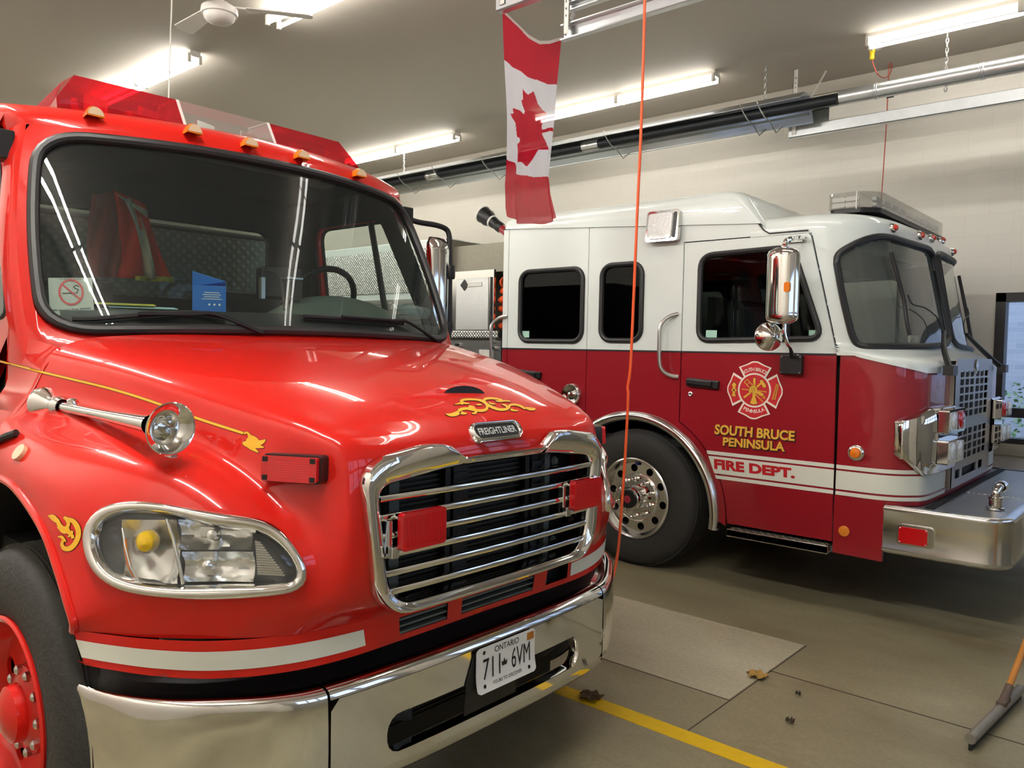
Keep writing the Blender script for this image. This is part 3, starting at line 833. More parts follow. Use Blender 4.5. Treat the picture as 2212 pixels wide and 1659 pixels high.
# section from the rear top flange over the rounded top edge, face, rounded lower edge
def bsec(s, x, lo=.36):
    zt = bz(s); zb = lo + .02 * (abs(s) > .68)
    pr = [(-.11, zt - .012), (-.055, zt), (-.03, zt + .001), (-.014, zt - .004), (-.004, zt - .014), (0, zt - .03), (.003, zt - .1), (.004, (zt + zb) / 2), (.002, zb + .05), (-.004, zb + .02), (-.016, zb + .006), (-.05, zb)]
    return [P(x + a, s, z) for a, z in pr]
HOLE = rrect(-.475, .44, .475, .555, .05)
cm = MB()
cv = bumper_curve(-.672, .672, 2) 
ss = [-.672 + 1.344 * k / 60 for k in range(61)]
half_c = bumper_curve(0, .672, 60)
def bx(s):
    a = abs(s); k = min(60, int(a / .672 * 60)); k2 = min(60, k + 1); f = a / .672 * 60 - k
    return half_c[k][1] * (1 - f) + half_c[k2][1] * f
# edge strips above and below the slot plus a plate with the slot between
top_rows, low_rows = [], []
for s in ss:
    q = bsec(s, bx(s)); top_rows.append(q[:6]); low_rows.append(q[8:])
cm.grid(top_rows); cm.grid(low_rows)
zt0, zb0 = bsec(0, bx(0))[5].z, bsec(0, bx(0))[8].z
ring = [(-.672 + 1.344 * k / 40, zb0) for k in range(41)] + [(.672 - 1.344 * k / 40, zt0) for k in range(41)]
# the face as three grids round the slot
def face_pt(s, z): return P(bx(s) + .003, s, z)
HP = HOLE
nH = 96
hr = resample([Vector((a, b, 0)) for a, b in HP], nH)
orr = resample([Vector((a, b, 0)) for a, b in ((.672, zt0), (-.672, zt0), (-.672, zb0), (.672, zb0))], nH)
# align the starts
k0 = min(range(nH), key=lambda i: (hr[i] - orr[0]).length)
hr = hr[k0:] + hr[:k0]
def boxproj(p):
    # outer rectangle point in the direction of the slot outline point
    cxx, czz = 0, .4975
    dx, dz = p.x - cxx, p.y - czz
    return p
rows = []
for i in range(nH):
    h = hr[i]
    # outer point: stretch the slot outline onto the face rectangle
    sx = max(-1, min(1, h.x / .475)); sz = max(-1, min(1, (h.y - .4975) / .0575))
    m_ = max(abs(sx) ** 8, abs(sz) ** 8) ** (1 / 8.0)
    ox, oz = sx / m_ * .672, (sz / m_)
    oz = zt0 + (oz - 1) * 0 if oz >= .999 else (zb0 if oz <= -.999 else .4975 + oz * ((zt0 - .4975) if oz > 0 else (.4975 - zb0)))
    rr_ = []
    for t in (0, .04, .3, .65, 1):
        a, z = h.x * (1 - t) + ox * t, h.y * (1 - t) + oz * t
        p = face_pt(a, z)
        if t == 0: p = p + Vector((-.012, 0, 0))
        rr_.append(p)
    rr_.insert(0, rr_[0] + Vector((-.03, 0, 0)))
    rows.append(rr_)
cm.grid(rows, closev=True)
bump = obj('bumper', cm, CHROME, T1, ang=50)
em = MB()
ev = bumper_curve(.68, 1.178, 40)
em.grid([bsec(s, x) for s, x in ev])
em.grid([[p, p + Vector((-.04, 0.01, 0))] for p in bsec(*ev[-1])])
obj('bumper_end', em, CHROME, T1, ang=50)
obj('bumper_end', mirror_mb(em), CHROME, T1, ang=50)
# black step shelf filling the gap between bumper and valance
shf = MB()
shr = [[P(x - .02, s, bz(s) - .012), P(x - .10, s, bz(s) - .008), P(x - .14, s, bz(s) + .02), P(x - .2, s, bz(s) + .09)] for s, x in bumper_curve(0, 1.17, 40)]
shf.grid(shr)
obj('bumper_shelf', both(shf), BLACKP, T1, ang=60, fixn=False)
inn = MB().box(-2.05, -2.04, YC - .62, YC + .62, .3, .7)
for k in range(9): inn.box(-1.95, -1.94, YC - .40, YC + .30, .43 + k * .016, .433 + k * .016, 1)
inn.box(-1.955, -1.935, YC - .41, YC - .40, .4, .6, 1).box(-1.955, -1.935, YC + .10, YC + .115, .4, .6, 1)
inn.lathe([(0.001, .05), (.045, .045), (.065, 0), (.06, -.05), (.02, -.1)], (-1.93, YC + .42, .52), (.8, .3, .3), 20, 2)
inn.obox((-1.93, YC - .36, .49), (.5, .9, -.15), (0, 0, 1), (1, -.5, 0), .07, .02, .02, 2)
obj('lower_radiator', inn, [DARK, BLACKP, BLACKP], T1, ang=35)
# ---- licence plate
def plate_fn(off=0):
    tl, tr_, br, bl = Vector((-1.765, 1.875, .668)), Vector((-1.765, 2.18, .668)), Vector((-1.765, 2.18, .516)), Vector((-1.765, 1.875, .516))
    def fn(a, b, c=0.0):
        bend = 0.018 * ((a / .152) ** 2) * 0 + .012 * max(0, -b / .076) ** 2
        return Vector((-1.772 + c + bend + off, 2.028 + a, .592 + b))
    return fn
pf = plate_fn()
pm = MB()
NG = 24
ol = rrect(-.152, -.076, .152, .076, .014)
g = []
for c0 in (0, .0015):
    rows = []
    for k in range(25):
        b = -.076 + .152 * k / 24; e = .076 - abs(b)
        w_ = .152 - (.014 - math.sqrt(max(0, .014 ** 2 - (.014 - e) ** 2)) if e < .014 else 0)
        rows.append([pf(-w_ + 2 * w_ * i / 12, b, c0) for i in range(13)])
    pm.grid(rows)
lp = obj('license_plate', pm, mat('white plate', S(226, 226, 222), 0.35), T1, ang=30)
tm = MB()
f1 = plate_fn(.0024)
text(tm, 'ONTARIO', .03, lambda x, y: f1(x, y + .056), bold=.005, fit=(.125, .021))
text(tm, '711', .1, lambda x, y: f1(x - .077, y + .0), bold=0, fit=(.086, .07))
text(tm, '6VM', .1, lambda x, y: f1(x + .075, y + .0), bold=0, fit=(.098, .07))
text(tm, 'YOURS TO DISCOVER', .02, lambda x, y: f1(x, y - .054), bold=.005, fit=(.15, .011))
# small crown between the digit groups
tm.sheet([(-.012, -.012), (.012, -.012), (.015, .006), (.006, 0), (0, .014), (-.006, 0), (-.015, .006)], [], lambda a, b: f1(a - .012, b))
for a in (-.115, .115):
    for b in (-.055, .058): tm.sheet([(a + .007 * math.cos(q * .785), b + .007 * math.sin(q * .785)) for q in range(8)], [], lambda x, y: f1(x, y))
obj('plate_lettering', tm, mat('black plate ink', S(26, 26, 28), 0.4), lp, ang=None, fixn=False)
obj('validation_sticker', MB().plate(rrect(.108, .04, .145, .067, .003), [], lambda a, b, c: f1(a, b, c), -.0005, .0006), mat('sticker orange brown', S(176, 112, 40), 0.5, var=.6, vscale=160), lp, ang=None)
hb = MB().plate([(-.19, .60), (-.155, .69), (.06, .69), (.06, .5), (-.2, .5)], [], lambda a, b, c: (-1.781 + c, 2.028 + a, b - .04), 0, .004)
obj('plate_bracket', hb, BLACKP, T1, ang=None)
# ---- grille
GX = -1.79
def gfx(y): return GX + .012 - .02 * (abs(y) / .6) ** 2
gm = MB(); rows = []
for a, b in zip(GO, GI):
    r = []
    for t, dx in ((0, -.02), (0.0, .008), (.08, .018), (.3, .022), (.7, .014), (.93, .004), (1, -.006), (1, -.05)):
        q = a.lerp(b, t); r.append(Vector((gfx(q.x) + dx + .008, YC + q.x, q.y)))
    rows.append(r)
gm.grid(rows, closev=True)
grille = obj('grille_surround', gm, CHROME, T1, ang=40)
for k in range(6):
    z = 1.223 - .0565 * k
    w = .53 - max(0, (1.0 - z)) * .22 if z < 1.0 else .525
    bm_ = MB()
    prf = [(0.0, .011), (.012, .009), (.016, 0), (.012, -.009), (0, -.011), (-.03, -.008), (-.03, .008)]
    rws = []
    for i in range(25):
        y = -w + 2 * w * i / 24
        rws.append([Vector((gfx(y) - .006 + a, YC + y, z + b)) for a, b in prf])
    bm_.grid(rws, closeu=True)
    obj('grille_bar', bm_, CHROME, grille, ang=50)
# radiator core behind the bars
rd = MB().box(-1.925, -1.915, YC - .56, YC + .56, .87, 1.35)
for k in range(26):
    z = .895 + .0165 * k; rd.box(-1.914, -1.905, YC - .40, YC + .40, z, z + .007, 1)
for y in (-.165, .245):
    rd.box(-1.90, -1.875, YC + y - .012, YC + y + .012, .87, 1.35, 2)
    for k in range(8): rd.box(-1.885, -1.868, YC + y + .02, YC + y + .09, .9 + k * .055, .92 + k * .055, 2)
    rd.box(-1.90, -1.88, YC + y + .03, YC + y + .10, .87, 1.35, 2)
rd.box(-1.885, -1.86, YC - .43, YC - .39, .87, 1.34, 3).box(-1.885, -1.86, YC + .33, YC + .36, .87, 1.34, 3)
for y in (-.50, .40):
    for z in (.93, 1.24): rd.lathe([(.001, .012), (.012, .01), (.018, 0)], (-1.87, YC + y, z), (1, 0, 0), 14, 3)
obj('radiator', rd, [DARK, mat('radiator fins', S(62, 62, 56), 0.5, .4), BLACKP, GREYP], T1, ang=None)
# red lights mounted in the grille
def grille_light(y):
    m = MB(); x0 = GX + .03
    m.plate(rrect(-.083, -.05, .083, .05, .012), [], lambda a, b, c: (x0 + c, YC + y + a, 1.125 + b), -.05, .0)
    l = obj('grille_warning_light', m, CHROME, T1, ang=30)
    q = MB()
    q.plate(rrect(-.088, -.056, .088, .056, .012), [], lambda a, b, c: (x0 + c + .002, YC + y + a, 1.125 + b), 0, .024)
    for k in range(24): q.box(x0 + .026, x0 + .0275, YC + y - .08 + k * .0068, YC + y - .08 + k * .0068 + .003, 1.125 - .045, 1.125 + .045)
    obj('lens', q, REDLENS, l, ang=None, bevel=.004)
    w = MB().box(x0 - .02, x0 + .012, YC + y - .115, YC + y - .088, 1.125 - .075, 1.125 - .04).box(x0 - .03, x0 - .005, YC + y - .115, YC + y - .10, 1.06, 1.16)
    obj('mount', w, CHROMES, l, ang=None, bevel=.003)
    return l
grille_light(-.395); grille_light(.44)
# ---- emblem on the nose
ep, en = hit(1084, 931)
ex = Vector((0, 1, 0)); ey = (en.cross(ex)); ey = ey if ey.z > 0 else -ey
en2 = ex.cross(ey); en2 = en2 if en2.x > 0 else -en2
ep = Vector((ep.x, YC, ep.z))
def efn(a, b, c=0.0): return ep + ex * a + ey * b + en2 * (c + .006)
e_out = rrect(-.125, -.036, .125, .036, .033, 8); e_in = rrect(-.108, -.024, .108, .024, .022, 8)
em_ = MB(); rows = []
for a, b in zip(e_out, e_in):
    rows.append([efn(a[0], a[1], -.02), efn(a[0], a[1], .004), efn((a[0] * 2 + b[0]) / 3, (a[1] * 2 + b[1]) / 3, .011), efn((a[0] + 2 * b[0]) / 3, (a[1] + 2 * b[1]) / 3, .01), efn(b[0], b[1], .004), efn(b[0], b[1], .0)])
em_.grid(rows, closev=True)
emb = obj('nose_emblem', em_, CHROME, T1, ang=50)
obj('emblem_field', MB().plate(e_in, [], efn, -.02, .003), mat('emblem black', S(28, 30, 28), 0.4), emb, ang=None)
tm = MB(); text(tm, 'FREIGHTLINER', .04, lambda x, y: efn(x, y, .005), bold=.02, fit=(.188, .026))
obj('emblem_lettering', tm, mat('emblem silver', S(206, 208, 204), 0.35), emb, ang=None, fixn=False)
# ---------------------------------------------------------------- headlights
SILV = mat('lamp reflector', (0.88, 0.88, 0.86, 1), 0.22, 1.0)
LENSCL = glassmat('headlight lens', (0.93, 0.94, 0.93, 1), ior=1.5, haze=0.03, hazecol=(0.8, 0.8, 0.78, 1))
LAMPD = mat('lamp housing grey', S(150, 152, 150), 0.3, 0.7)
YBULB = mat('yellow bulb coating', S(226, 184, 20), 0.15, coat=1.0)
_, hn0 = hit(410, 1190)
hn0 = Vector((0.84, -0.54, 0.05)).normalized()
ha = Vector((0, 0, 1)).cross(hn0).normalized(); hbv = hn0.cross(ha)
BOH = [hit(u, v)[0] for u, v in BO]; BIH = [hit(u, v)[0] for u, v in BI]
BN = [hit(u, v)[1] for u, v in BM_]
def smooth_ring(R, k=2):
    for _ in range(k): R = [(R[i - 1] + R[i] * 2 + R[(i + 1) % len(R)]) / 4 for i in range(len(R))]
    return R
BOH, BIH = smooth_ring(BOH), smooth_ring(BIH)
BN = [n.normalized() for n in smooth_ring(BN, 4)]
def headlight(mirror):
    fx = mirror_mb if mirror else (lambda m: m)
    m = MB(); rows = []
    for o, i, n in zip(BOH, BIH, BN):
        rows.append([o - n * .012, o + n * .004, o.lerp(i, .12) + n * .014, o.lerp(i, .35) + n * .021, o.lerp(i, .65) + n * .022, o.lerp(i, .88) + n * .016, i + n * .006, i.lerp(o, -.02) - n * .012])
    m.grid(rows, closev=True)
    bz_ = obj('headlight', fx(m), CHROME, T1, ang=60)
    c0 = sum(BIH, Vector()) / len(BIH)
    nav = (sum(BN, Vector()) / len(BN)).normalized()
    # black gasket and housing bucket
    m = MB(); rows = []
    for i, n in zip(BIH, BN):
        r = [i - n * .006, i - nav * .03]
        for t, d in ((.06, .05), (.2, .075), (.5, .085), (.8, .085), (1, .085)):
            r.append(i.lerp(c0, t) - nav * d)
        rows.append(r)
    m.grid(rows, closev=True)
    obj('lamp_housing', fx(m), LAMPD, bz_, ang=50, fixn=False)
    # clear outer lens: slightly domed skin
    m = MB(); rows = []
    for i, n in zip(BIH, BN):
        rows.append([i - n * .004, i.lerp(c0, .08) + n * .003, i.lerp(c0, .3) + nav * .010, i.lerp(c0, .6) + nav * .02, i.lerp(c0, .85) + nav * .024, c0 + nav * .025])
    m.grid(rows, closev=True)
    obj('lens', fx(m), LENSCL, bz_, ang=70, fixn=False)
    # bowls: local frame a to the right, b up, measured from two image points at the lens
    def at(u, v, d):
        p, n = hit(u, v); return p - nav * d
    def bowl(name, us, vs_, depth, d0, mt):
        m = MB(); rows = []
        (u0, u1), (v0, v1) = us, vs_
        for jj in range(11):
            r = []
            for ii in range(13):
                a, b = ii / 12 * 2 - 1, jj / 10 * 2 - 1
                q = max(abs(a), abs(b)); k = math.sqrt(max(0, 1 - min(1, (a * a + b * b) / 1.6)))
                facet = .004 * ((ii // 3 + jj // 3) % 2)
                r.append(at(u0 + (u1 - u0) * ii / 12, v0 + (v1 - v0) * jj / 10, d0 + depth * k + facet))
            rows.append(r)
        m.grid(rows)
        return obj(name, fx(m), mt, bz_, ang=25, fixn=False)
    bowl('reflector', (258, 378), (1122, 1262), .05, .02, SILV)
    bowl('reflector', (382, 540), (1122, 1188), .05, .016, SILV)
    bowl('reflector', (390, 545), (1192, 1258), .05, .016, SILV)
    # dividing rib, amber bulb, bulb stem, amber side reflector, fluted corner
    m = MB(); m.tube([at(358, 1122, .008), at(372, 1160, .004), at(384, 1210, .004), at(394, 1262, .008)], .0045, 6)
    m.tube([at(262, 1140, .01), at(268, 1180, .008), at(280, 1225, .008), at(300, 1262, .01)], .003, 6)
    obj('lens_rib', fx(m), SILV, bz_)
    pb = at(312, 1170, .030)
    m = MB().lathe([(.001, .034), (.02, .028), (.031, .01), (.031, -.012), (.022, -.03), (.014, -.05)], pb, nav + Vector((0, 0, -.25)), 20)
    bl = obj('bulb', fx(m), YBULB, bz_)
    m = MB().lathe([(.001, .03), (.013, .024), (.016, .008), (.014, -.03)], at(446, 1222, .03), nav, 18)
    obj('bulb', fx(m), SILV, bz_)
    m = MB().lathe([(.001, .02), (.013, .016), (.015, .0), (.014, -.03)], at(455, 1155, .03), nav, 18)
    obj('bulb', fx(m), SILV, bz_)
    m = MB().grid([[at(262, 1158, .012), at(270, 1165, .010)], [at(264, 1190, .012), at(275, 1195, .010)], [at(272, 1225, .012), at(284, 1228, .010)], [at(284, 1248, .012), at(290, 1250, .010)]])
    obj('side_reflector', fx(m), AMBER, bz_, fixn=False)
    m = MB()
    for k in range(14):
        f = k / 13
        u0, v0 = 549 + 6 * f, 1170 + 70 * f; u1 = 552 + 62 * (.15 + .85 * f)
        m.tube([at(u0, v0, .012), at(u1, v0 + 3, .014)], .0032, 6)
    obj('fluted_corner', fx(m), SILV, bz_)
    return bz_
headlight(False); headlight(True)
# ---------------------------------------------------------------- decals on the hood
def ribbon(mbk, mbg, pts, edge, fn, n=6, offk=.0012, offg=.0022):
    P4 = cr([Vector(p) for p in pts], n)
    def strip(ex, off, mbx):
        rows = []
        N = len(P4)
        for i, p in enumerate(P4):
            a, b = P4[max(0, i - 1)], P4[min(N - 1, i + 1)]
            d = Vector((b.x - a.x, b.y - a.y)); 
            if d.length < 1e-6: d = Vector((1, 0))
            d.normalize(); q = Vector((-d.y, d.x))
            w = max(.1, p.z) + ex
            sh = Vector((0, 0))
            if i == 0: sh = -d * ex
            if i == N - 1: sh = d * ex
            rows.append([fn(p.x + q.x * w * t + sh.x, p.y + q.y * w * t + sh.y, off) for t in (-1, -.33, .33, 1)])
        mbx.grid(rows)
    strip(edge, offk, mbk); strip(0, offg, mbg)
def hfn(u, v, off):
    p, n = hit(u, v); return p + n * off
def decal(name, ribs, edge, conv, fn=hfn):
    k, g = MB(), MB()
    sc = conv(1, 0)[0] - conv(0, 0)[0]
    for r in ribs:
        ribbon(k, g, [(conv(x, y)[0], conv(x, y)[1], w * sc) for x, y, w in r], edge, fn)
    o = obj(name, g, GOLD, T1, ang=None, fixn=False)
    obj('outline', k, BLKO, o, ang=None, fixn=False)
    return o
ZN = lambda x, y: (940 + .113 * x, 820 + .113 * y)
decal('hood_scroll', [
    [(190, 660, 4), (280, 682, 28), (380, 668, 40), (450, 632, 40)],
    [(440, 605, 30), (500, 575, 28), (600, 562, 24), (700, 578, 26), (800, 597, 26), (900, 600, 26), (975, 572, 28), (990, 505, 26), (940, 445, 24), (860, 405, 22), (760, 390, 18), (640, 386, 20), (540, 396, 22), (492, 424, 24), (530, 452, 20), (600, 466, 14), (650, 465, 8)],
    [(370, 480, 3), (420, 477, 12), (470, 462, 16), (530, 480, 14)],
    [(490, 640, 30), (550, 655, 22), (600, 650, 10)],
    [(635, 520, 22), (720, 540, 26), (765, 600, 22), (770, 645, 22), (700, 655, 12)],
    [(780, 490, 6), (830, 487, 16), (885, 490, 10)],
    [(1430, 422, 12), (1330, 415, 14), (1270, 420, 18), (1190, 420, 14), (1150, 408, 6)],
    [(1280, 400, 16), (1180, 376, 18), (1080, 366, 20), (980, 372, 24), (932, 402, 26), (950, 450, 26), (1020, 502, 26), (1120, 550, 26), (1230, 580, 24), (1340, 576, 26), (1400, 540, 26), (1425, 500, 20), (1500, 486, 20), (1600, 502, 20), (1680, 542, 22), (1720, 572, 14)],
    [(1020, 440, 8), (1080, 470, 12), (1150, 475, 8)],
    [(1270, 480, 6), (1340, 502, 18), (1385, 540, 20)],
    [(1440, 572, 22), (1490, 596, 16), (1580, 602, 8)],
    [(1720, 545, 16), (1800, 567, 28), (1880, 572, 24), (1915, 562, 8)]], .9, ZN)
decal('fender_scroll', [
    [(292, 1090, 3), (318, 1098, 16), (345, 1122, 14)],
    [(345, 1112, 10), (362, 1150, 14), (392, 1166, 12), (412, 1142, 10), (404, 1112, 12), (385, 1098, 8)],
    [(352, 1150, 12), (385, 1182, 14), (420, 1172, 14)],
    [(402, 1108, 10), (440, 1122, 14), (466, 1160, 16), (472, 1205, 15), (452, 1255, 15), (420, 1284, 15), (388, 1284, 13), (374, 1258, 10), (384, 1236, 8), (398, 1242, 5)],
    [(350, 1215, 3), (372, 1216, 9), (388, 1236, 9)],
    [(398, 1182, 8), (425, 1196, 10), (436, 1180, 8)],
    [(408, 1215, 4), (432, 1205, 9), (440, 1225, 9)]], .9, Z3)
decal('pinstripe_scroll', [
    [(1458, 600, 7), (1478, 594, 6), (1494, 620, 10), (1480, 645, 12)],
    [(1450, 655, 6), (1478, 660, 20), (1515, 648, 22), (1548, 655, 16), (1575, 645, 10), (1588, 634, 2)],
    [(1488, 610, 6), (1520, 632, 16), (1540, 650, 14)],
    [(1500, 672, 14), (1545, 676, 11), (1578, 682, 3)],
    [(1480, 672, 10), (1515, 692, 11), (1545, 712, 3)]], .9, Z3)
def cowlfn(u, v, off):
    d = ray(u, v).normalized(); l, n, i, dd = CBV.ray_cast(CAMPOS, d)
    p = l if l is not None else onY(u, v, YC - 1.066)
    return p - d * (off * 2 + .002)
k, g = MB(), MB()
ribbon(k, g, [(66, 798, 2.0), (150, 818, 2.2), (240, 840, 2.3), (330, 868, 2.5), (430, 905, 2.7), (526, 936, 2.8)], .9, hfn, 10)
o = obj('pinstripe', g, GOLD, T1, ang=None, fixn=False); obj('outline', k, BLKO, o, ang=None, fixn=False)

# ---------------------------------------------------------------- cab shell
def W(t, w, off=0.0):
    """windshield surface: t -1 (far side) .. 1 (near side), w 0 bottom .. 1 top"""
    hw = 1.0 + .03 * w - .12 * w * w
    xc = -2.86 + (-3.18 + 2.86) * w; xk = -3.075 + (-3.385 + 3.075) * w
    z = 1.69 + .765 * w + .025 * (1 - t * t)
    a = abs(t)
    x = xc + (xk - xc) * a ** 2.2
    p = P(x, t * hw, z)
    if off:
        n = Vector((.92, -t * .35, .37)).normalized(); p = p + n * off
    return p
wo = rpoly([(-1, 1, .17), (1, 1, .17), (1, 0, .165), (-1, 0, .165)], .15, 10)      # rubber outline in (t, w)
wo = [(q.x, q.y) for q in resample([Vector((a, b, 0)) for a, b in wo], 160)]
ctr = (0, .5)
# red frame round the rubber
m = MB(); rows = []
for a, b in wo:
    k = max(abs(a), abs(b - .5) / .5)
    mm = max(abs(a) ** 8, (abs(b - .5) / .5) ** 8) ** .125
    oa, ob = a / mm * 1.03, (b - .5) / mm * 1.0 + .5
    ob = min(1.045, max(-.35, .5 + (ob - .5) * (1.09 if ob > .5 else 1.7)))
    rows.append([W(a + (oa - a) * t, b + (ob - b) * t, -.008 if t == 0 else 0) for t in (0, .05, .35, .7, 1)])
m.grid(rows, closev=True)
cabf = obj('windshield_frame', m, RED1, T1, ang=60)
ml = MB(); ml.v = [p + Vector((-.022, 0, -.004)) for p in m.v]; ml.f = m.f; ml.m = m.m
obj('frame_lining', ml, CABIN, cabf, ang=60)
m = MB(); m.tube([W(a * .982, .5 + (b - .5) * .978, .006) for a, b in wo], .021, 10, closed=True, flat=(1, 1))
obj('windshield_rubber', m, BLACKR, T1)
m = MB()
gr = [[W(-.975 + 1.95 * i / 40, .012 + .976 * j / 24, -.002) for i in range(41)] for j in range(25)]
gm_ = MB().grid(gr)
m.v = gm_.v
for f in gm_.f:
    i, j = f[0] % 41, f[0] // 41
    if inpoly(-.975 + 1.95 * (i + .5) / 40, .012 + .976 * (j + .5) / 24, [(a * .985, .5 + (b - .5) * .98) for a, b in wo]): m.f.append(f); m.m.append(0)
ws = obj('windshield', m, GLASS, T1, ang=60, fixn=False)
# black printed edge along the bottom of the glass
m = MB().grid([[W(-.93 + 1.86 * i / 30, w, -.006) for i in range(31)] for w in (.02, .06, .11 )])
obj('black_glass_border', m, BLACKR, ws, ang=60, fixn=False)
# pillars, roof and roof sides
def pillar(w):
    e = W(1.03, w)
    return [e, e + Vector((-.008, -.010, 0)), e + Vector((-.022, -.020, 0)), e + Vector((-.045, -.027, 0)), e + Vector((-.085, -.030, 0))]
m = MB().grid([pillar(-.5 + 1.60 * k / 30) for k in range(31)])
m2 = mirror_mb(m)
obj('cab_pillar', m, RED1, T1, ang=60, fixn=False); obj('cab_pillar', m2, RED1, T1, ang=60, fixn=False)
XCB = -4.5
def roofrow(k):
    r = []
    ts = [-1.03 + 2.06 * i / 40 for i in range(41)]
    for t in ts:
        b = W(t, 1.045)
        dx, dz = [(0, 0), (-.012, .028), (-.04, .055), (-.10, .088), (-.24, .118), (-.5, .135), (-.9, .14), (0, .13), (0, .02)][k]
        x = b.x + dx if k < 7 else (XCB if k == 7 else XCB - .01)
        r.append(Vector((x, YC + (b.y - YC) * (1 + .012 * min(k, 3)), b.z + dz)))
    def roll(e, sg):
        q = [(-.004, .016, -.012), (-.008, .026, -.04), (-.008, .03, -.085), (-.008, .034, -.13)]
        if k < 3: q = [(-.008, .010, -.002), (-.022, .020, -.006), (-.045, .027, -.015), (-.085, .031, -.04)]
        return [e + Vector((dx, -sg * ds, dz)) for dx, ds, dz in q]
    return [p for p in roll(r[0], -1)][::-1] + r + roll(r[-1], 1)
RR = [roofrow(k) for k in range(9)]
rm = MB().grid(RR)
roof = obj('cab_roof', rm, RED1, T1, ang=50, fixn=False)
RBV = BVHTree.FromPolygons([v[:] for v in rm.v], [tuple(f) for f in rm.f])
def roof_z(x, y):
    l, n, i, d = RBV.ray_cast(Vector((x, y, 4)), Vector((0, 0, -1)))
    return (l.z, n) if l is not None else (2.6, Vector((0, 0, 1)))
hl = MB().grid([[p + Vector((0, 0, -.05)) for p in r[3:-3]] for r in RR[2:]])
obj('headliner', hl, CABIN, T1, ang=60, fixn=False)
# doors: lower panel, window opening, dark inner trim
def sdoor(z): return 1.058 - .122 * (z - 1.69) if z > 1.69 else 1.058 + .02 * (1.69 - z)
dpoly = rpoly([(-3.195, 1.69, .0), (-3.24, 1.38, .02), (-3.42, 1.30, .02), (-3.42, .72, .02), (-4.33, .72, .05), (-4.33, 2.42, .08), (-3.60, 2.46, .05), (-3.505, 2.44, .02)], .02)
dwin = rpoly([(-3.245, 1.75, .05), (-4.2, 1.75, .08), (-4.2, 2.385, .09), (-3.56, 2.385, .06)], .06)
def dfn(a, b, c): return P(a, sdoor(b) - c, b)
COWL = []
_ed = cr([P(*c[0]) for c in (cC, cD0, cD, cE0, cE)], 4)
for k in range(9):
    f = k / 8; r = []
    for p in _ed:
        s0 = YC - p.y; s1 = max(1.062, min(s0, 1.10)); xe = -3.21 - .0 * p.z
        g_ = f * f * (3 - 2 * f)
        r.append(P(p.x + .02 + (xe - p.x - .02) * f, s0 + (s1 - s0) * g_ - .004, p.z + (.06 * max(0, (p.z - 1.5) / .14)) * f))
    COWL.append(r)
CBV = BVHTree.FromPolygons([v[:] for v in MB().grid(COWL).v], [tuple(q) for q in MB().grid(COWL).f])
for sg in (1, -1):
    fx = (lambda q: q) if sg > 0 else mirror_mb
    m = MB().plate(dpoly, [dwin], dfn, 0, .035)
    d = obj('door', fx(m), RED1, T1, ang=25)
    m = MB().plate(rpoly([(-3.12, 1.70), (-3.25, 1.4), (-3.45, 1.3), (-3.45, .8), (-4.48, .8), (-4.48, 2.54), (-3.44, 2.54)], .02), [dwin], dfn, .055, .065)
    obj('inner_trim', fx(m), CABIN, d, ang=None)
    m = MB().sheet(dwin, [], lambda a, b: dfn(a, b, .02))
    obj('door_glass', fx(m), GLASSC, d, ang=None, fixn=False)
    m = MB().tube([dfn(a, b, .004) for a, b in dwin], .012, 6, closed=True)
    obj('window_rubber', fx(m), BLACKR, d)
    m = MB().tube([dfn(-3.68, 2.385, .03), dfn(-3.60, 1.75, .03)], .018, 8)
    obj('window_divider', fx(m), BLACKR, d)
    # fixed cab side behind and below the door front, rear corner
    m = MB().plate([(-4.34, .72), (XCB, .72), (XCB, 2.52), (-4.34, 2.52)], [], dfn, 0, .03)
    obj('door_header', fx(MB().plate([(-3.48, 2.462), (-4.34, 2.425), (-4.34, 2.53), (-3.48, 2.54)], [], lambda a, b, c: P(a, sdoor(2.45) + .002 - (b - 2.45) * .15 - c, b), 0, .03)), RED1, T1, ang=None)
    obj('cab_side', fx(m), RED1, T1, ang=None)
    obj('cowl_side', fx(MB().grid(COWL)), RED1, T1, ang=60, fixn=False)
    m = MB().grid([[p + Vector((-.02, .05, 0)) for p in pillar(-.1 + 1.15 * k / 20)] for k in range(21)])
    obj('pillar_trim', fx(m), CABIN, T1, ang=60, fixn=False)
k_, g_ = MB(), MB()
ribbon(k_, g_, [(-60, 768, 1.9), (0, 780.5, 1.9), (66, 797, 2.0)], .9, cowlfn, 8)
o = obj('pinstripe', g_, GOLD, T1, ang=None, fixn=False); obj('outline', k_, BLKO, o, ang=None, fixn=False)
rw = rrect(YC - .76, 1.92, YC + .76, 2.36, .06)
m = MB().plate([(YC - 1.0, .75), (YC + 1.0, .75), (YC + 1.0, 2.55), (YC - 1.0, 2.55)], [rw], lambda a, b, c: Vector((XCB + c, a, b)), 0, .04)
rearw = obj('cab_back', m, CABIN, T1, ang=None)
obj('rear_glass', MB().sheet(rw, [], lambda a, b: Vector((XCB + .02, a, b))), GLASSM, rearw, ang=None, fixn=False)
obj('cab_floor', MB().box(XCB, -3.0, YC - 1.05, YC + 1.05, .9, .95), CABIN, T1, ang=None)
obj('firewall', MB().box(-3.06, -3.02, YC - .9, YC + .9, .9, 1.66), CABIN, T1, ang=None)
# body behind the cab
BODY1 = mat('dark painted body', S(58, 56, 54), .5)
bd = MB().box(-9.4, -4.85, YC - 1.2, YC + 1.2, .75, 2.40)
obj('truck_body', bd, BODY1, T1, ang=None, bevel=.02)
obj('body_front_plate', MB().box(-4.85, -4.835, YC - 1.16, YC + 1.16, .85, 2.36), TANKPLATE, T1, ang=None)
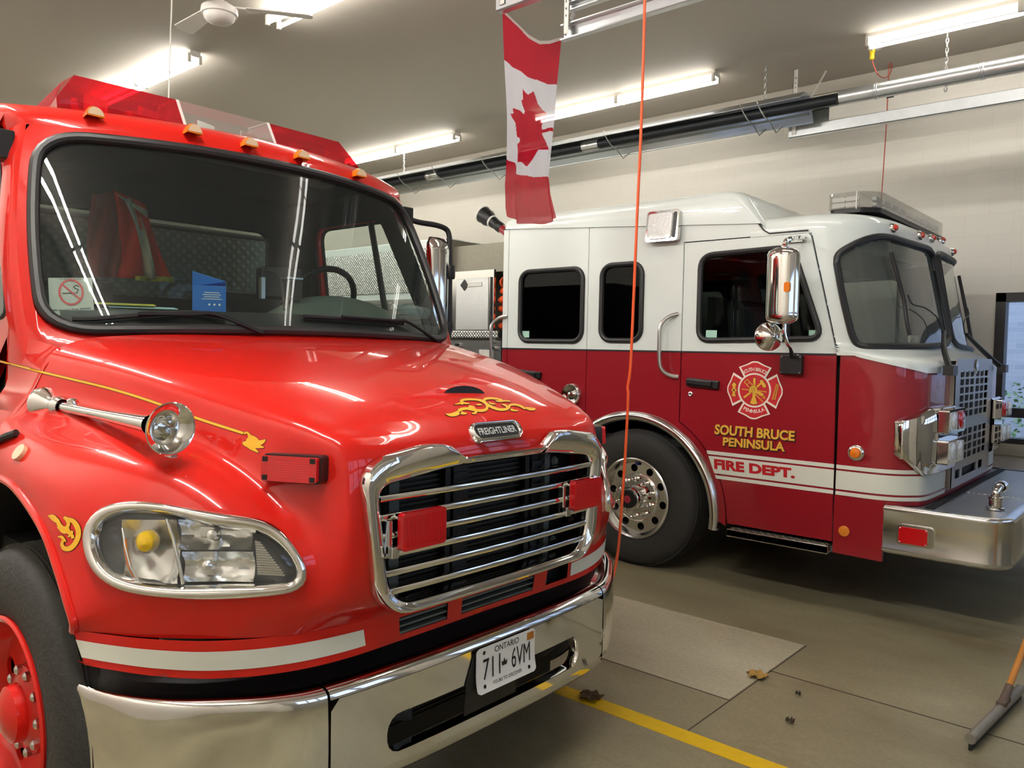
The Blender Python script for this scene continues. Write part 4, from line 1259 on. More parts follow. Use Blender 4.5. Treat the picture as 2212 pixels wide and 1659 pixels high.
# chassis frame under everything
obj('chassis_rail', MB().box(-9.3, -1.95, YC - .45, YC - .35, .5, .74), DARK, T1, ang=None)
obj('chassis_rail', MB().box(-9.3, -1.95, YC + .35, YC + .45, .5, .74), DARK, T1, ang=None)
obj('front_axle', MB().cyl((-2.72, YC - .9, .51), (-2.72, YC + .9, .51), .06), DARK, T1)
# ---------------------------------------------------------------- wheels
def wheel(xc, s0, zc, R, rim_mat, parent, name, yc, sgn, mats_hub, nholes=5, holeR=.035, holeC=.215, width=.28, lip=.30):
    """outer face at yc - sgn*s0, facing -sgn*Y"""
    ax = Vector((0, -sgn, 0)); c = Vector((xc, yc - sgn * s0, zc))
    m = MB()
    m.lathe([(lip - .005, -.02), (lip + .01, -.006), (lip + .05, 0.0), (R - .10, .0), (R - .045, -.008), (R - .018, -.03), (R - .004, -.06), (R, -.1), (R, -width + .06), (R - .01, -width + .03), (R - .05, -width), (lip, -width + .02)], c, ax, 64)
    for k in (0.055, .1, .145, .19): m.lathe([(R + .001, -k - .006), (R - .012, -k - .004), (R - .012, -k + .004), (R + .001, -k + .006)], c, ax, 64)
    w = obj('wheel', m, TYRE, parent, ang=40)
    m = MB()
    m.lathe([(lip + .004, -.012), (lip + .008, .0), (lip, .006), (lip - .012, .0), (lip - .02, -.02), (lip - .028, -.06)], c, ax, 64)
    r0 = lip - .028
    m.lathe([(r0, -.06), (r0 - .01, -.115 + .04)], c, ax, 64)
    # disc with hand holes
    up = Vector((0, 0, 1)); sd = ax.cross(up)
    holes = [[(holeC * math.cos(a) + holeR * math.cos(q), holeC * math.sin(a) + holeR * math.sin(q)) for q in [2 * math.pi * j / 16 for j in range(16)]] for a in [2 * math.pi * (i + .25) / nholes for i in range(nholes)]]
    outer = [((r0 - .004) * math.cos(q), (r0 - .004) * math.sin(q)) for q in [2 * math.pi * j / 48 for j in range(48)]]
    def dfn2(a, b, d):
        r = math.hypot(a, b)
        h = -.07 - .0 * r + (-.02 if r < .15 else 0)
        return c + sd * a + up * b + ax * (h - d)
    m.plate(outer, holes, dfn2, 0, .012)
    rim = obj('rim', m, rim_mat, w, ang=40)
    obj('rim_well', MB().lathe([(lip - .03, -.1), (.16, -.2), (.001, -.2)], c, ax, 32), DARK, w)
    return w, c, ax, up, sd
w1, c, ax, up, sd = wheel(-2.72, 1.21, .515, .515, RED1, T1, 'wheel', YC, 1, None, 5, .04, .215, .29, .295)
m = MB().lathe([(.14, -.085), (.135, -.05), (.09, -.03), (.085, .0), (.05, .02), (.001, .024)], c, ax, 32)
obj('hub', m, RED1, w1)
for k in range(10):
    a = 2 * math.pi * k / 10; q = c + sd * math.cos(a) * .125 + up * math.sin(a) * .125
    obj('lug_nut', MB().lathe([(.016, -.08), (.016, -.035), (.009, -.03), (.001, -.028)], q, ax, 6), STEEL, w1, ang=None)
wheel(-2.72, 1.21, .515, .515, RED1, T1, 'wheel', YC, -1, None)
wheel(-7.4, 1.2, .515, .515, RED1, T1, 'wheel', YC, 1, None); wheel(-7.4, 1.2, .515, .515, RED1, T1, 'wheel', YC, -1, None)
# ---------------------------------------------------------------- light bar on the roof
LX = -3.70
lbz = 2.60
prof_lb = [(.135, 0), (.16, .06), (.085, .185), (-.085, .185), (-.16, .06), (-.135, 0)]
def lb_sec(y, scale_top=1.0, sx=1.0): return [Vector((LX + a * sx, y, lbz + (b if b < .1 else .06 + (b - .06) * scale_top))) for a, b in prof_lb]
lbase = MB()
lbase.plate([(.12, 0), (.12, .035), (-.12, .035), (-.12, 0)], [], lambda a, b, d: Vector((LX + a, d, lbz - .02 + b)), YC - .70, YC + .70)
for y in (-.62, .62): lbase.box(LX - .06, LX + .06, YC + y - .05, YC + y + .05, lbz - .06, lbz - .01)
lb = obj('light_bar', lbase, GREYP, T1, ang=None, bevel=.004)
for nm, y0, y1, mt in (('red_dome', -.767, -.245, REDGLASS), ('clear_dome', -.235, .225, CLRPL), ('red_dome', .235, .767, REDGLASS)):
    m = MB()
    if nm == 'red_dome':
        out, inner = (y0, y1) if y0 < 0 else (y1, y0)
        sg = 1 if y0 < 0 else -1
        tip = [Vector((LX + a * .8, YC + out + (.09 * sg if b > .1 else 0) + (0.012 * sg if b == 0 else 0), lbz + b)) for a, b in prof_lb]
        m.grid([tip, [Vector((p.x, YC + inner, p.z)) for p in lb_sec(0)]], closeu=True)
        n0 = len(m.v); m.add(tip, [tuple(range(6))]); m.add([Vector((p.x, YC + inner, p.z)) for p in lb_sec(0)], [tuple(range(6))])
    else:
        a, b = [Vector((p.x, YC + y0, p.z)) for p in lb_sec(0)], [Vector((p.x, YC + y1, p.z)) for p in lb_sec(0)]
        m.grid([a, b], closeu=True); m.add(a, [tuple(range(6))]); m.add(b, [tuple(range(6))])
    d = obj(nm, m, mt, lb, ang=20)
    q = MB(); ymid = YC + (y0 + y1) / 2
    for dy in (-.13, .10):
        q.lathe([(.001, 0), (.05, 0), (.05, .03), (.03, .04), (.028, .085), (.001, .09)], (LX, ymid + dy, lbz + .02), (0, 0, 1), 20)
        q.obox((LX + .03, ymid + dy + .06, lbz + .08), (1, .4, 0), (-.4, 1, 0), (0, 0, 1), .004, .06, .045)
    obj('rotator', q, CHROMES, lb, ang=40)
for y in (-.24, .23):
    m = MB(); s_ = [Vector((p.x, YC + y, p.z)) for p in lb_sec(0)]
    cx_ = Vector((LX, YC + y, lbz + .09))
    m.grid([[cx_ + (p - cx_) * 1.012 + Vector((0, d, 0)) for p in s_] for d in (-.007, .007)], closeu=True)
    obj('dome_trim', m, WHITEP, lb, ang=None, solid=.003)
# amber clearance lights along the front of the roof
for u, v in ((196, 254), (409, 290), (531, 318), (644, 344), (768, 383)):
    d = ray(u, v).normalized(); l, n, i, dd = RBV.ray_cast(CAMPOS, d)
    if l is None: l = onX(u, v, -3.47); l.z = roof_z(l.x, l.y)[0]
    m = MB(); rows = []
    for i in range(9):
        f = i / 8; r = .032 * math.sin(math.pi * (.12 + .88 * (1 - f * .85))) ** .6
        rows.append([l + Vector((.05 - .11 * f, math.cos(q) * .034 * (1 - .5 * f), math.sin(q) * .045 * (.35 + .65 * math.sin(math.pi * min(1, .25 + f * .9)) ) - .004 - .05 * f * 0)) for q in [math.pi * j / 10 for j in range(11)]])
    m.grid(rows)
    m.add(rows[0], [tuple(range(11))]); m.add(rows[-1], [tuple(range(11))[::-1]])
    cl = obj('clearance_light', m, AMBER, T1, ang=50)
    obj('pearl_window', MB().sheet([(0.03 * math.cos(q), .03 * math.sin(q)) for q in [math.pi * j / 10 for j in range(11)]], [], lambda a, b: l + Vector((.051, a, b + .002))), PEARL, cl, ang=None)
# ---------------------------------------------------------------- air horn on the near fender
hA = onY(368, 926, YC - .985); hB = onY(108, 873, YC - 1.045)
hd = (hA - hB); hl_ = hd.length; hd.normalize()
m = MB().lathe([(.001, .02), (.03, .02), (.034, .0), (.024, -.02)], hB + hd * .07, -hd, 24)
m.lathe([(.017, .06), (.017, hl_ * .5), (.022, hl_ * .72), (.024, hl_ * .8), (.028, hl_ * .86)], hB, hd, 24)
m.lathe([(.024, hl_ - .075), (.028, hl_ - .05), (.038, hl_ - .025), (.058, hl_ - .006), (.072, hl_), (.074, hl_ + .004), (.071, hl_ + .006), (.056, hl_ + .0), (.036, hl_ - .02), (.026, hl_ - .045), (.012, hl_ - .08), (.001, hl_ - .085)], hB, hd, 40)
horn = obj('air_horn', m, CHROME, T1, ang=50)
m = MB().lathe([(.001, -.05), (.052, -.045), (.056, -.035), (.05, -.02), (.03, .015), (.024, .03), (.024, .06), (.018, .07)], hB, hd, 32)
obj('diaphragm_cap', m, CHROME, horn, ang=50)
kb = onY(157, 872, YC - 1.03)
m = MB().lathe([(.001, .02), (.014, .014), (.02, 0), (.014, -.014), (.008, -.02), (.008, -.05)], kb, (.3, -.3, 1), 18).tube([kb + Vector((0, 0, -.03)), kb + Vector((0.02, .08, -.10))], .007, 8)
obj('valve_knob', m, CHROME, horn)
obj('horn_bracket', MB().obox(hA - hd * .05 + Vector((0, .03, -.045)), hd, (0, 1, 0), (0, 0, 1), .016, .012, .045), CHROMES, horn, ang=None, bevel=.004)
m = MB().obox(hB + hd * .1 + Vector((0, .02, -.05)), hd, (0, 1, 0), (0, 0, 1), .016, .012, .055)
obj('horn_bracket', m, CHROMES, horn, ang=None, bevel=.004)
# ---------------------------------------------------------------- red lights on the hood sides
def fender_light(mirror):
    fx = mirror_mb if mirror else (lambda q: q)
    n = Vector((.45, -.885, .05)).normalized(); a = Vector((.885, .45, 0)).normalized(); b = n.cross(a); b = b if b.z > 0 else -b
    c = hit(645, 1010)[0] + n * .045
    def fn(x, y, d): return c + a * x + b * y + n * d
    m = MB().plate(rrect(-.09, -.04, .09, .04, .012), [], lambda x, y, d: fn(x, y, d), -.06, -.006)
    o = obj('side_warning_light', fx(m), BLACKP, T1, ang=30, bevel=.004)
    m = MB().plate(rrect(-.086, -.036, .086, .036, .008), [], fn, -.008, .012)
    l = obj('lens', fx(m), REDLENS, o, ang=None, bevel=.004)
    m = MB()
    for x in (-.074, .074):
        for y in (-.026, .026): m.obox(fn(x, y, .0115), a, b, n, .008, .007, .002)
    for i in range(20):
        for j in range(7): m.obox(fn(-.06 + i * .0063, -.02 + j * .0066, .0122), a, b, n, .0008, .0008, .0006, 1)  # pale red dots paint glints on the lens
    obj('screw', fx(m), [DARK, mat('red sparkle', S(236, 96, 96), .2)], o, ang=None)
fender_light(False); fender_light(True)
# oval marker lamp at the top of the near fender
p, n = hit(46, 979)
m = MB(); a = Vector((1, 0, 0)); a = (a - a.dot(n) * n).normalized(); b = n.cross(a)
m.plate([(.026 * math.cos(q), .026 * math.sin(q)) for q in [2 * math.pi * k / 24 for k in range(24)]], [], lambda x, y, d: p + a * x + b * y + n * d, -.01, .012)
obj('marker_lamp', m, PEARL, T1, ang=30, bevel=.005)
q, n2 = hit(20, 950)
m = MB().tube([hit(-10, 962)[0] + n * .012, hit(20, 948)[0] + n * .014, hit(42, 938)[0] + n * .01], .012, 8)
obj('hood_latch', m, BLACKR, T1)
# scoop on the hood
sc0 = [hit(958, 848)[0], hit(990, 855)[0], hit(1020, 853)[0], hit(1047, 849)[0]]
m = MB()
rows = []
for i in range(13):
    f = i / 12
    e = sc0[0].lerp(sc0[3], f); e.z = max(hit(958 + 89 * f, 850 + 3 * math.sin(f * 3.14))[0].z, e.z)
    h_ = .026 * math.sin(math.pi * f) ** .6
    rows.append([e + Vector((-.16, 0, .02)), e + Vector((-.10, 0, .012 + h_ * .55)), e + Vector((-.03, 0, .002 + h_)), e + Vector((.0, 0, h_)), e + Vector((-.006, 0, -.012))])
m.grid(rows)
sco = obj('washer_scoop', m, RED1, T1, ang=60, fixn=False)
m = MB().grid([[r[3] + Vector((.002, 0, -.001)), r[4] + Vector((.012, 0, .004))] for r in rows])
obj('scoop_mouth', m, BLACKP, sco, ang=None, fixn=False)
# ---------------------------------------------------------------- wipers
def wpt(u, v, off):
    d = ray(u, v).normalized()
    best = None
    for i in range(121):
        for j in range(9):
            q = W(-1 + 2 * i / 120, -.03 + .12 * j / 8, off)
            c = (q - CAMPOS); e = (c - d * c.dot(d)).length
            if best is None or e < best[0]: best = (e, q)
    return best[1]
for pts, arm in (([(150, 690), (210, 687), (290, 682), (380, 676), (430, 676), (482, 684)], [(300, 680), (420, 675), (470, 680), (565, 716)]), ([(655, 685), (720, 684), (780, 685), (830, 688), (872, 694)], [(740, 682), (850, 686), (882, 694), (945, 736)])):
    b = [wpt(u, v, .014) for u, v in pts]
    a = [wpt(u, v, .032) for u, v in arm]
    wip = obj('wiper', MB().tube(cr(a, 4), .008, 6), BLACKP, T1)
    obj('wiper_blade', MB().tube(cr(b, 4), .009, 6), BLACKR, wip)
# ---------------------------------------------------------------- mirrors
for sg in (1, -1):
    fx = mirror_mb if sg > 0 else (lambda q: q)
    # driver side measured in the photo: bracket tube in a plane just outside the door
    def Q(u, v, y): return onY(u, v, y)
    b = [Q(872, 470, 3.0), Q(905, 480, 3.08), Q(940, 486, 3.2), Q(962, 494, 3.28), Q(970, 508, 3.3), Q(971, 540, 3.3), Q(971, 700, 3.3), Q(966, 745, 3.26)]
    base = MB().tube(cr(b, 5), .016, 10)
    mr = obj('mirror_bracket', fx(base) if sg > 0 else base, BLACKP, T1)
    kn = MB()
    c0 = Q(964, 588, 3.29)
    kn.obox(c0 + Vector((0, -.02, 0)), (1, 0, 0), (0, 1, 0), (0, 0, 1), .035, .05, .035).lathe([(.03, -.04), (.034, -.03), (.034, .03), (.03, .04)], Q(971, 588, 3.3), (0, 0, 1), 16)
    obj('bracket_pivot', fx(MB().lathe([(.024, -.03), (.028, 0), (.024, .03)], Q(969, 706, 3.3), (0, 0, 1), 16)), BLACKP, mr)
    obj('bracket_foot', fx(MB().obox(b[0] + Vector((0.0, -.0, 0)), (1, 0, 0), (0, 1, 0), (0, 0, 1), .045, .035, .055)), BLACKP, mr, ang=None, bevel=.006)
    obj('bracket_knuckle', fx(kn), BLACKP, mr, ang=35, bevel=.006)
    c1 = Q(937, 600, 3.24); rows = []
    zt, zb = Q(937, 515, 3.24).z, Q(944, 735, 3.24).z
    for i in range(17):
        f = i / 16; z = zb + (zt - zb) * f
        k = min(1, (min(f, 1 - f) / .12)) ; k = math.sqrt(max(0, 1 - (1 - k) ** 2)) * .75 + .25
        rows.append([Vector((c1.x + .03 + .075 * k * math.sin(a) * .8, c1.y + .09 * (.7 + .3 * k) * math.cos(a), z)) for a in [math.pi * j / 12 for j in range(13)]])
    m = MB().grid(rows); m.grid([[r[0], r[-1]] for r in rows])
    obj('mirror_shell', fx(m), CHROME, mr, ang=60, fixn=False)
# ================================================================ the white and deep red fire engine behind
Y2 = 5.2; C2 = 6.45
T2 = thing('fire_engine', (-3.5, C2, 0), 'fire engine with white upper cab and deep red lower cab, parked behind', 'fire truck')
def mir2(mb):
    o = MB(); o.v = [Vector((p.x, 2 * C2 - p.y, p.z)) for p in mb.v]; o.f = [list(reversed(f)) for f in mb.f]; o.m = list(mb.m); return o
def arcpts(cx, cz, r, a0, a1, n): return [(cx + r * math.cos(math.radians(a0 + (a1 - a0) * k / n)), cz + r * math.sin(math.radians(a0 + (a1 - a0) * k / n))) for k in range(n + 1)]
AC = (-3.28, .476)
BZ = 1.668
def sidefn(a, b, c): return Vector((a, Y2 + c, b))
MUL2 = [WHITE2, RED2]
w1 = rrect(-4.455, 1.735, -3.795, 2.325, .09); w2 = rrect(-3.61, 1.745, -3.24, 2.335, .09)
dw = rpoly([(-2.755, 1.75, .09), (-1.872, 1.77, .09), (-2.09, 2.375, .1), (-2.755, 2.36, .1)], .08)
def panel(sg, name, white, wholes, red, kids=()):
    m = MB()
    if white: m.plate(white, wholes, sidefn, 0, .02, 0)
    if red: m.plate(red, [], sidefn, 0, .02, 1)
    if sg < 0: m = mir2(m)
    return obj(name, m, MUL2, T2, ang=None)
A_L = arcpts(AC[0], AC[1], .70, 180, 122, 10)
for sg in (1, -1):
    fx = (lambda q: q) if sg > 0 else mir2
    panel(sg, 'cab_corner_post', [(-4.66, BZ), (-4.603, BZ), (-4.603, 2.71), (-4.66, 2.705)], [], [(-4.66, .45), (-4.603, .45), (-4.603, BZ), (-4.66, BZ)])
    a1 = [p for p in arcpts(AC[0], AC[1], .70, 180, 90, 24) if p[0] < -3.75]
    cd = panel(sg, 'crew_door', [(-4.597, BZ), (-3.748, BZ), (-3.748, 2.71), (-4.597, 2.708)], [w1], [(-4.597, .45), (a1[0][0], .45)] + a1 + [(-3.748, a1[-1][1]), (-3.748, BZ), (-4.597, BZ)])
    a2 = [p for p in arcpts(AC[0], AC[1], .70, 180, 0, 60) if p[0] > -3.742]
    seamc = [p for p in arcpts(AC[0], AC[1], .775, 60, 4, 14)]
    mp = panel(sg, 'cab_side_panel', [(-3.742, BZ), (-2.896, BZ), (-2.896, 2.468), (-2.2, 2.468), (-2.28, 2.50), (-2.46, 2.71), (-3.742, 2.71)], [w2], [(-3.742, a2[0][1])] + a2 + [(a2[-1][0] + .075, .44)] + seamc[::-1] + [(-2.896, 1.15), (-2.896, BZ), (-3.742, BZ)])
    seamd = [p for p in arcpts(AC[0], AC[1], .783, 59, 4, 14)]
    fd = panel(sg, 'front_door', [(-2.888, BZ), (-1.777, BZ), (-1.968, 2.44), (-1.985, 2.46), (-2.888, 2.46)], [dw], [(-2.888, 1.15)] + seamd + [(-2.49, .46), (-1.763, .46), (-1.777, BZ), (-2.888, BZ)])
    # windows: rubber, dark glass
    for par, wi in ((cd, w1), (mp, w2), (fd, dw)):
        cxm = sum(p[0] for p in wi) / len(wi); czm = sum(p[1] for p in wi) / len(wi)
        m = MB().tube([sidefn(a, b, -.002) for a, b in wi], .021, 8, closed=True, flat=(1, 1))
        obj('window_rubber', fx(m), BLACKR, par)
        m = MB().sheet(wi, [], lambda a, b: sidefn(a, b, .006))
        obj('window_glass', fx(m), GLASSD if par is not fd else GLASSM, par, ang=None, fixn=False)
    m = MB().tube([sidefn(-2.10, 2.37, .012), sidefn(-2.10, 1.76, .012)], .016, 8)
    obj('window_divider', fx(m), BLACKR, fd)
    # black belt line, backing behind the door gaps
    m = MB().box(-4.66, -1.75, Y2 - .004, Y2 + .004, BZ - .006, BZ + .006)
    obj('belt_line', fx(m), BLACKR, T2, ang=None)
    m = MB().plate([(-4.655, BZ), (-1.79, BZ), (-1.98, 2.45), (-2.25, 2.46), (-2.48, 2.70), (-4.655, 2.70)], [w1, w2, dw], sidefn, .024, .04)
    m.plate([(-4.65, .5), (-4.02, .5)] + arcpts(AC[0], AC[1], .73, 180, 0, 40) + [(-2.5, .48), (-1.76, .48), (-1.78, BZ), (-4.65, BZ)], [], sidefn, .024, .04)
    obj('cab_inner_skin', fx(m), DARK, T2, ang=None)
    # polished fender arch and dark wheel well
    rows = []
    pts = arcpts(AC[0], AC[1], .70, 186, -6, 60)
    for a, b in pts:
        dx, dz = a - AC[0], b - AC[1]; r = math.hypot(dx, dz); dx /= r; dz /= r
        rows.append([Vector((AC[0] + dx * (.70 + q), Y2 + h, AC[1] + dz * (.70 + q))) for q, h in ((.03, .0), (.03, -.012), (.018, -.034), (-.005, -.046), (-.028, -.04), (-.042, -.02), (-.045, .03))])
    m = MB().grid(rows)
    obj('fender_arch', fx(m), CHROMES, T2, ang=60, fixn=False)
    rows = []
    for a, b in pts: rows.append([Vector((a + (AC[0] - a) * .04, Y2 + h, b + (AC[1] - b) * .04)) for h in (.02, .3, .75)])
    m = MB().grid(rows)
    m.add([Vector((a, Y2 + .75, b)) for a, b in pts], [list(range(len(pts)))])
    obj('wheel_well', fx(m), DARK, T2, ang=None, fixn=False)
    # grab rails
    for nm, q in (('grab_rail', [(1465, 678), (1450, 684), (1438, 700), (1435, 725), (1435, 780), (1440, 800), (1452, 811), (1465, 814)]), ('grab_rail', [(1096, 683), (1084, 687), (1074, 700), (1072, 720), (1072, 800), (1076, 815), (1090, 820)])):
        P3 = []
        for i, (u, v) in enumerate(q):
            p = onY(u, v, Y2); k = min(i, len(q) - 1 - i); p.y = Y2 - (0, .03, .06, .07)[min(3, k)]; P3.append(p)
        m = MB().tube(cr(P3, 4), .015, 10)
        obj(nm, fx(m), STEEL, T2)
    # door handles, key
    for (x, z) in ((-2.705, 1.443), (-4.33, 1.452)):
        m = MB().obox((x, Y2 - .012, z), (1, 0, -.06), (0, 1, 0), (.06, 0, 1), .125, .018, .03).obox((x - .02, Y2 - .035, z + .005), (1, 0, -.06), (0, 1, 0), (.06, 0, 1), .1, .01, .02)
        hd_ = obj('door_handle', fx(m), BLACKP, fd if x > -3 else cd, ang=None, bevel=.008)
    m = MB().lathe([(.017, .002), (.017, -.008), (.012, -.01), (.006, -.008), (.001, -.008)], (-2.806, Y2, 1.361), (0, 1, 0), 16)
    obj('key_lock', fx(m), STEEL, fd)
    # step
    m = MB().box(-2.47, -1.77, Y2 - .05, Y2 + .3, .385, .43).box(-2.47, -1.77, Y2 - .05, Y2 - .045, .38, .435)
    s_ = obj('step', fx(m), ALU, T2, ang=None, bevel=.004)
    m = MB().box(-2.46, -1.78, Y2 - .045, Y2 + .28, .43, .434)
    for i in range(34):
        for j in range(3): m.box(-2.45 + i * .0197, -2.45 + i * .0197 + .011, Y2 - .04 + j * .022, Y2 - .04 + j * .022 + .011, .434, .441)
    obj('step_grating', fx(m), DULLPLATE, s_, ang=None)
    # square scene light
    def scn(a, b, c): return Vector((-3.05 + a, Y2 - c + (b) * .12 - .012, 2.592 + b))
    m = MB().plate(rrect(-.135, -.115, .135, .115, .025), [], scn, 0, .045)
    sl = obj('scene_light', fx(m), CHROME, T2, ang=30, bevel=.006)
    m = MB().plate(rrect(-.112, -.095, .085, .095, .02), [], scn, .044, .056)
    obj('lens', fx(m), mat('frosted flood lens', S(226, 228, 224), 0.12, coat=1.0, bump=.5, bscale=40) if 'frosted flood lens' not in MATS else MATS['frosted flood lens'], sl, ang=None, bevel=.01)
    m = MB().plate(rrect(.092, -.095, .12, .095, .01), [], scn, .044, .048)
    obj('vent', fx(m), BLACKP, sl, ang=None)
    # chrome dish on the crew door
    cc = onY(1236, 852, Y2)
    m = MB().lathe([(.001, -.012), (.04, -.01), (.062, -.02), (.07, -.03), (.082, -.036), (.088, -.03), (.09, -.0)], cc, (0, 1, 0), 40)
    ds = obj('round_speaker', fx(m), CHROME, T2, ang=50)
    obj('dome', fx(MB().lathe([(.001, -.045), (.018, -.04), (.026, -.022), (.026, -.01)], cc, (0, 1, 0), 24)), CHROMES, ds)
# safety stickers in the window corners
for i, (x, z, w_, h_) in enumerate(((-4.43, 1.765, .075, .055), (-2.70, 1.765, .085, .06), (-1.96, 1.765, .075, .06))):
    m = MB().plate([(x, z), (x + w_, z), (x + w_, z + h_), (x, z + h_)], [], sidefn, .003, .0045)
    obj('window_sticker', m, mat('pale green sticker %s' % 'abc'[i], S(166, 208, 190), .5, var=.1, vscale=90), T2, ang=None)
# roof cap: raised rear part with the sloping front
def rsec(z, x0, x1, ins, r=.12):
    q = []
    for cx, cy, a0 in ((x1 - r, 7.7 - ins - r, 0), (x0 + r, 7.7 - ins - r, 90), (x0 + r, Y2 + ins + r, 180), (x1 - r, Y2 + ins + r, 270)):
        for k in range(7):
            a = math.radians(a0 + 15 * k); q.append(Vector((cx + r * math.cos(a), cy + r * math.sin(a), z)))
    return q
secs = [rsec(2.50, -4.66, -2.27, .0, .03), rsec(2.50, -4.67, -2.255, -.014, .05), rsec(2.66, -4.675, -2.365, -.014, .07), rsec(2.72, -4.68, -2.41, -.014, .08), rsec(2.765, -4.68, -2.445, -.006, .10), rsec(2.795, -4.66, -2.49, .02, .11), rsec(2.81, -4.62, -2.55, .065, .1), rsec(2.815, -4.5, -2.68, .2, .1)]
# lower skirt only forward of the side panels: keep the side of the cap above the gutter line
def lift(s):
    for p in s:
        if p.x < -2.46 and p.z < 2.71: p.z = 2.705
        elif p.x < -2.255 and p.z < 2.71:
            k = (p.x + 2.46) / .205; p.z = max(p.z, 2.705 - .205 * k) if p.z < 2.69 else p.z
    return s
secs[0] = lift(secs[0]); secs[1] = lift(secs[1])
for s in secs[2:3]:
    for p in s:
        if p.x < -2.46: p.z = max(p.z, 2.71)
m = MB().grid(secs, closeu=True); m.add(secs[-1], [list(range(len(secs[-1])))])
obj('raised_roof', m, WHITE2, T2, ang=40)
m = MB().tube([sidefn(-4.66, 2.708, -.004), sidefn(-2.50, 2.715, -.004), sidefn(-2.455, 2.70, -.004), sidefn(-2.29, 2.505, -.004), sidefn(-2.25, 2.478, -.004), sidefn(-1.985, 2.478, -.004)], .005, 6)
obj('gutter_seam', m, BLACKR, T2); obj('gutter_seam', mir2(m), BLACKR, T2)
# front of the cab: plan curves
def full(half_): return half_ + [(x, 2 * C2 - y) for x, y in half_[::-1][1:]]
pw = [(-2.34, 5.2), (-2.0, 5.2), (-1.83, 5.206), (-1.69, 5.25), (-1.565, 5.345), (-1.47, 5.50), (-1.415, 5.75), (-1.395, 6.1), (-1.39, 6.45)]
pl = [(-1.95, 5.197), (-1.75, 5.197), (-1.55, 5.198), (-1.42, 5.228), (-1.33, 5.30), (-1.275, 5.40), (-1.26, 5.65), (-1.255, 6.05), (-1.255, 6.45)]
NP = 16
PW = cr([Vector((x, y, 0)) for x, y in full(pw)], NP)
PL = cr([Vector((x, y, 0)) for x, y in full(pl)], NP)
def _off(R, d):
    o = []
    for i in range(len(R)):
        t = (R[min(len(R) - 1, i + 1)] - R[max(0, i - 1)]).normalized(); o.append(R[i] + Vector((t.y, -t.x, 0)) * d)
    return o
PLO = _off(PL, .010)
def frow(z):
    """white upper front: from the belt up with rake; below the belt it flares to the lower front"""
    out = []
    N = len(PW)
    for i in range(N):
        q, l = PW[i], PL[i]
        cen = 1 - abs(i / (N - 1) * 2 - 1)          # 0 at the rear sides, 1 in the middle
        if z >= 1.74:
            r = (z - 1.74) / .73
            out.append(Vector((q.x - .15 * r * min(1, cen * 3 + .3), q.y, z)))
        else:
            k = min(1, (1.74 - z) / .14)
            k = k * k * (3 - 2 * k)
            zz = z
            lowest = 1.664 - .10 * min(1, max(0, (cen - .18) / .4)) ** .7
            zz = 1.74 - (1.74 - z) / (1.74 - 1.56) * (1.74 - lowest)
            l = PLO[i]
            out.append(Vector((q.x + (l.x - q.x) * k, q.y + (l.y - q.y) * k, zz)))
    return out
zs = [1.56, 1.575, 1.59, 1.61, 1.635, 1.66, 1.69, 1.715, 1.74] + [1.74 + .76 * k / 40 for k in range(1, 41)]
FR = [frow(z) for z in zs]
# brow over the windshield and forward roof
base = FR[-1]
def dline(z): return -1.769 - (z - 1.668) * .2474
for r in FR:
    zz = r[len(r) // 2].z
    if 1.66 <= r[0].z <= 2.475:
        L_ = dline(max(1.668, r[0].z))
        k = next(i for i, p in enumerate(r) if p.x > L_ - .004)
        for kk in (k, len(r) - 1 - k): r[kk].x = L_ + .0005
def inset(row, d, z):
    out = []
    N = len(row)
    for i in range(N):
        a, b = row[max(0, i - 1)], row[min(N - 1, i + 1)]
        t = (b - a).normalized(); n = Vector((-t.y, t.x, 0))
        if n.dot(Vector((-2.2, C2, 0)) - row[i]) < 0: n = -n
        p = row[i] + n * d; p.z = z
        p.y = max(Y2 + d * .98, min(7.7 - d * .98, p.y)) if d > 0 else p.y
        out.append(p)
    return out
for d, z in ((.004, 2.52), (.016, 2.545), (.04, 2.57), (.08, 2.59), (.14, 2.603), (.25, 2.61)): FR.append(inset(base, d, z))
FR.append([Vector((min(p.x - .05, -2.2), C2 + (p.y - C2) * .3, 2.615)) for p in FR[-1]])
fm = MB().grid(FR)
FBV = BVHTree.FromPolygons([v[:] for v in fm.v], [tuple(f) for f in fm.f])
def fhit(u, v, off=0.0):
    d = ray(u, v).normalized(); l, n, i, dd = FBV.ray_cast(CAMPOS, d)
    if l is None:
        best = None
        for k in range(60):
            p = CAMPOS + d * (4.5 + .05 * k); a, b, c_, e = FBV.find_nearest(p)
            if best is None or e < best[0]: best = (e, a, b)
        l, n = best[1], best[2]
    if n.dot(d) > 0: n = -n
    return l + n * off, n
Z2 = lambda x, y: (1600 + .30133 * x, 380 + .30133 * y)
wso = [Z2(*p) for p in [(672, 600), (690, 548), (760, 500), (860, 452), (960, 424), (1050, 424), (1150, 452), (1280, 490), (1345, 512), (1372, 545), (1390, 600), (1430, 800), (1480, 1050), (1498, 1160), (1490, 1205), (1440, 1232), (1200, 1243), (900, 1245), (830, 1222), (790, 1160), (760, 1050), (720, 880), (690, 720)]]
wso = [(q.x, q.y) for q in resample([Vector((a, b, 0)) for a, b in cr([Vector((a, b, 0)) for a, b in wso], 4, True) for a, b in ((a, b),)] if False else cr([Vector((a, b, 0)) for a, b in wso], 4, True), 120)]
def near2(p): return Vector((p.x, min(p.y, 2 * C2 - p.y), p.z))
wsp = [(sum(x for x, y in wso) / 120, sum(y for x, y in wso) / 120)]
def shrink(P0, k): return [(wsp[0][0] + (x - wsp[0][0]) * k, wsp[0][1] + (y - wsp[0][1]) * k) for x, y in P0]
wsin = shrink(wso, .95)
fr_, gl_ = MB(), MB(); fr_.v = fm.v
gl2 = MB(); gl_.v = fm.v; gl2.v = fm.v
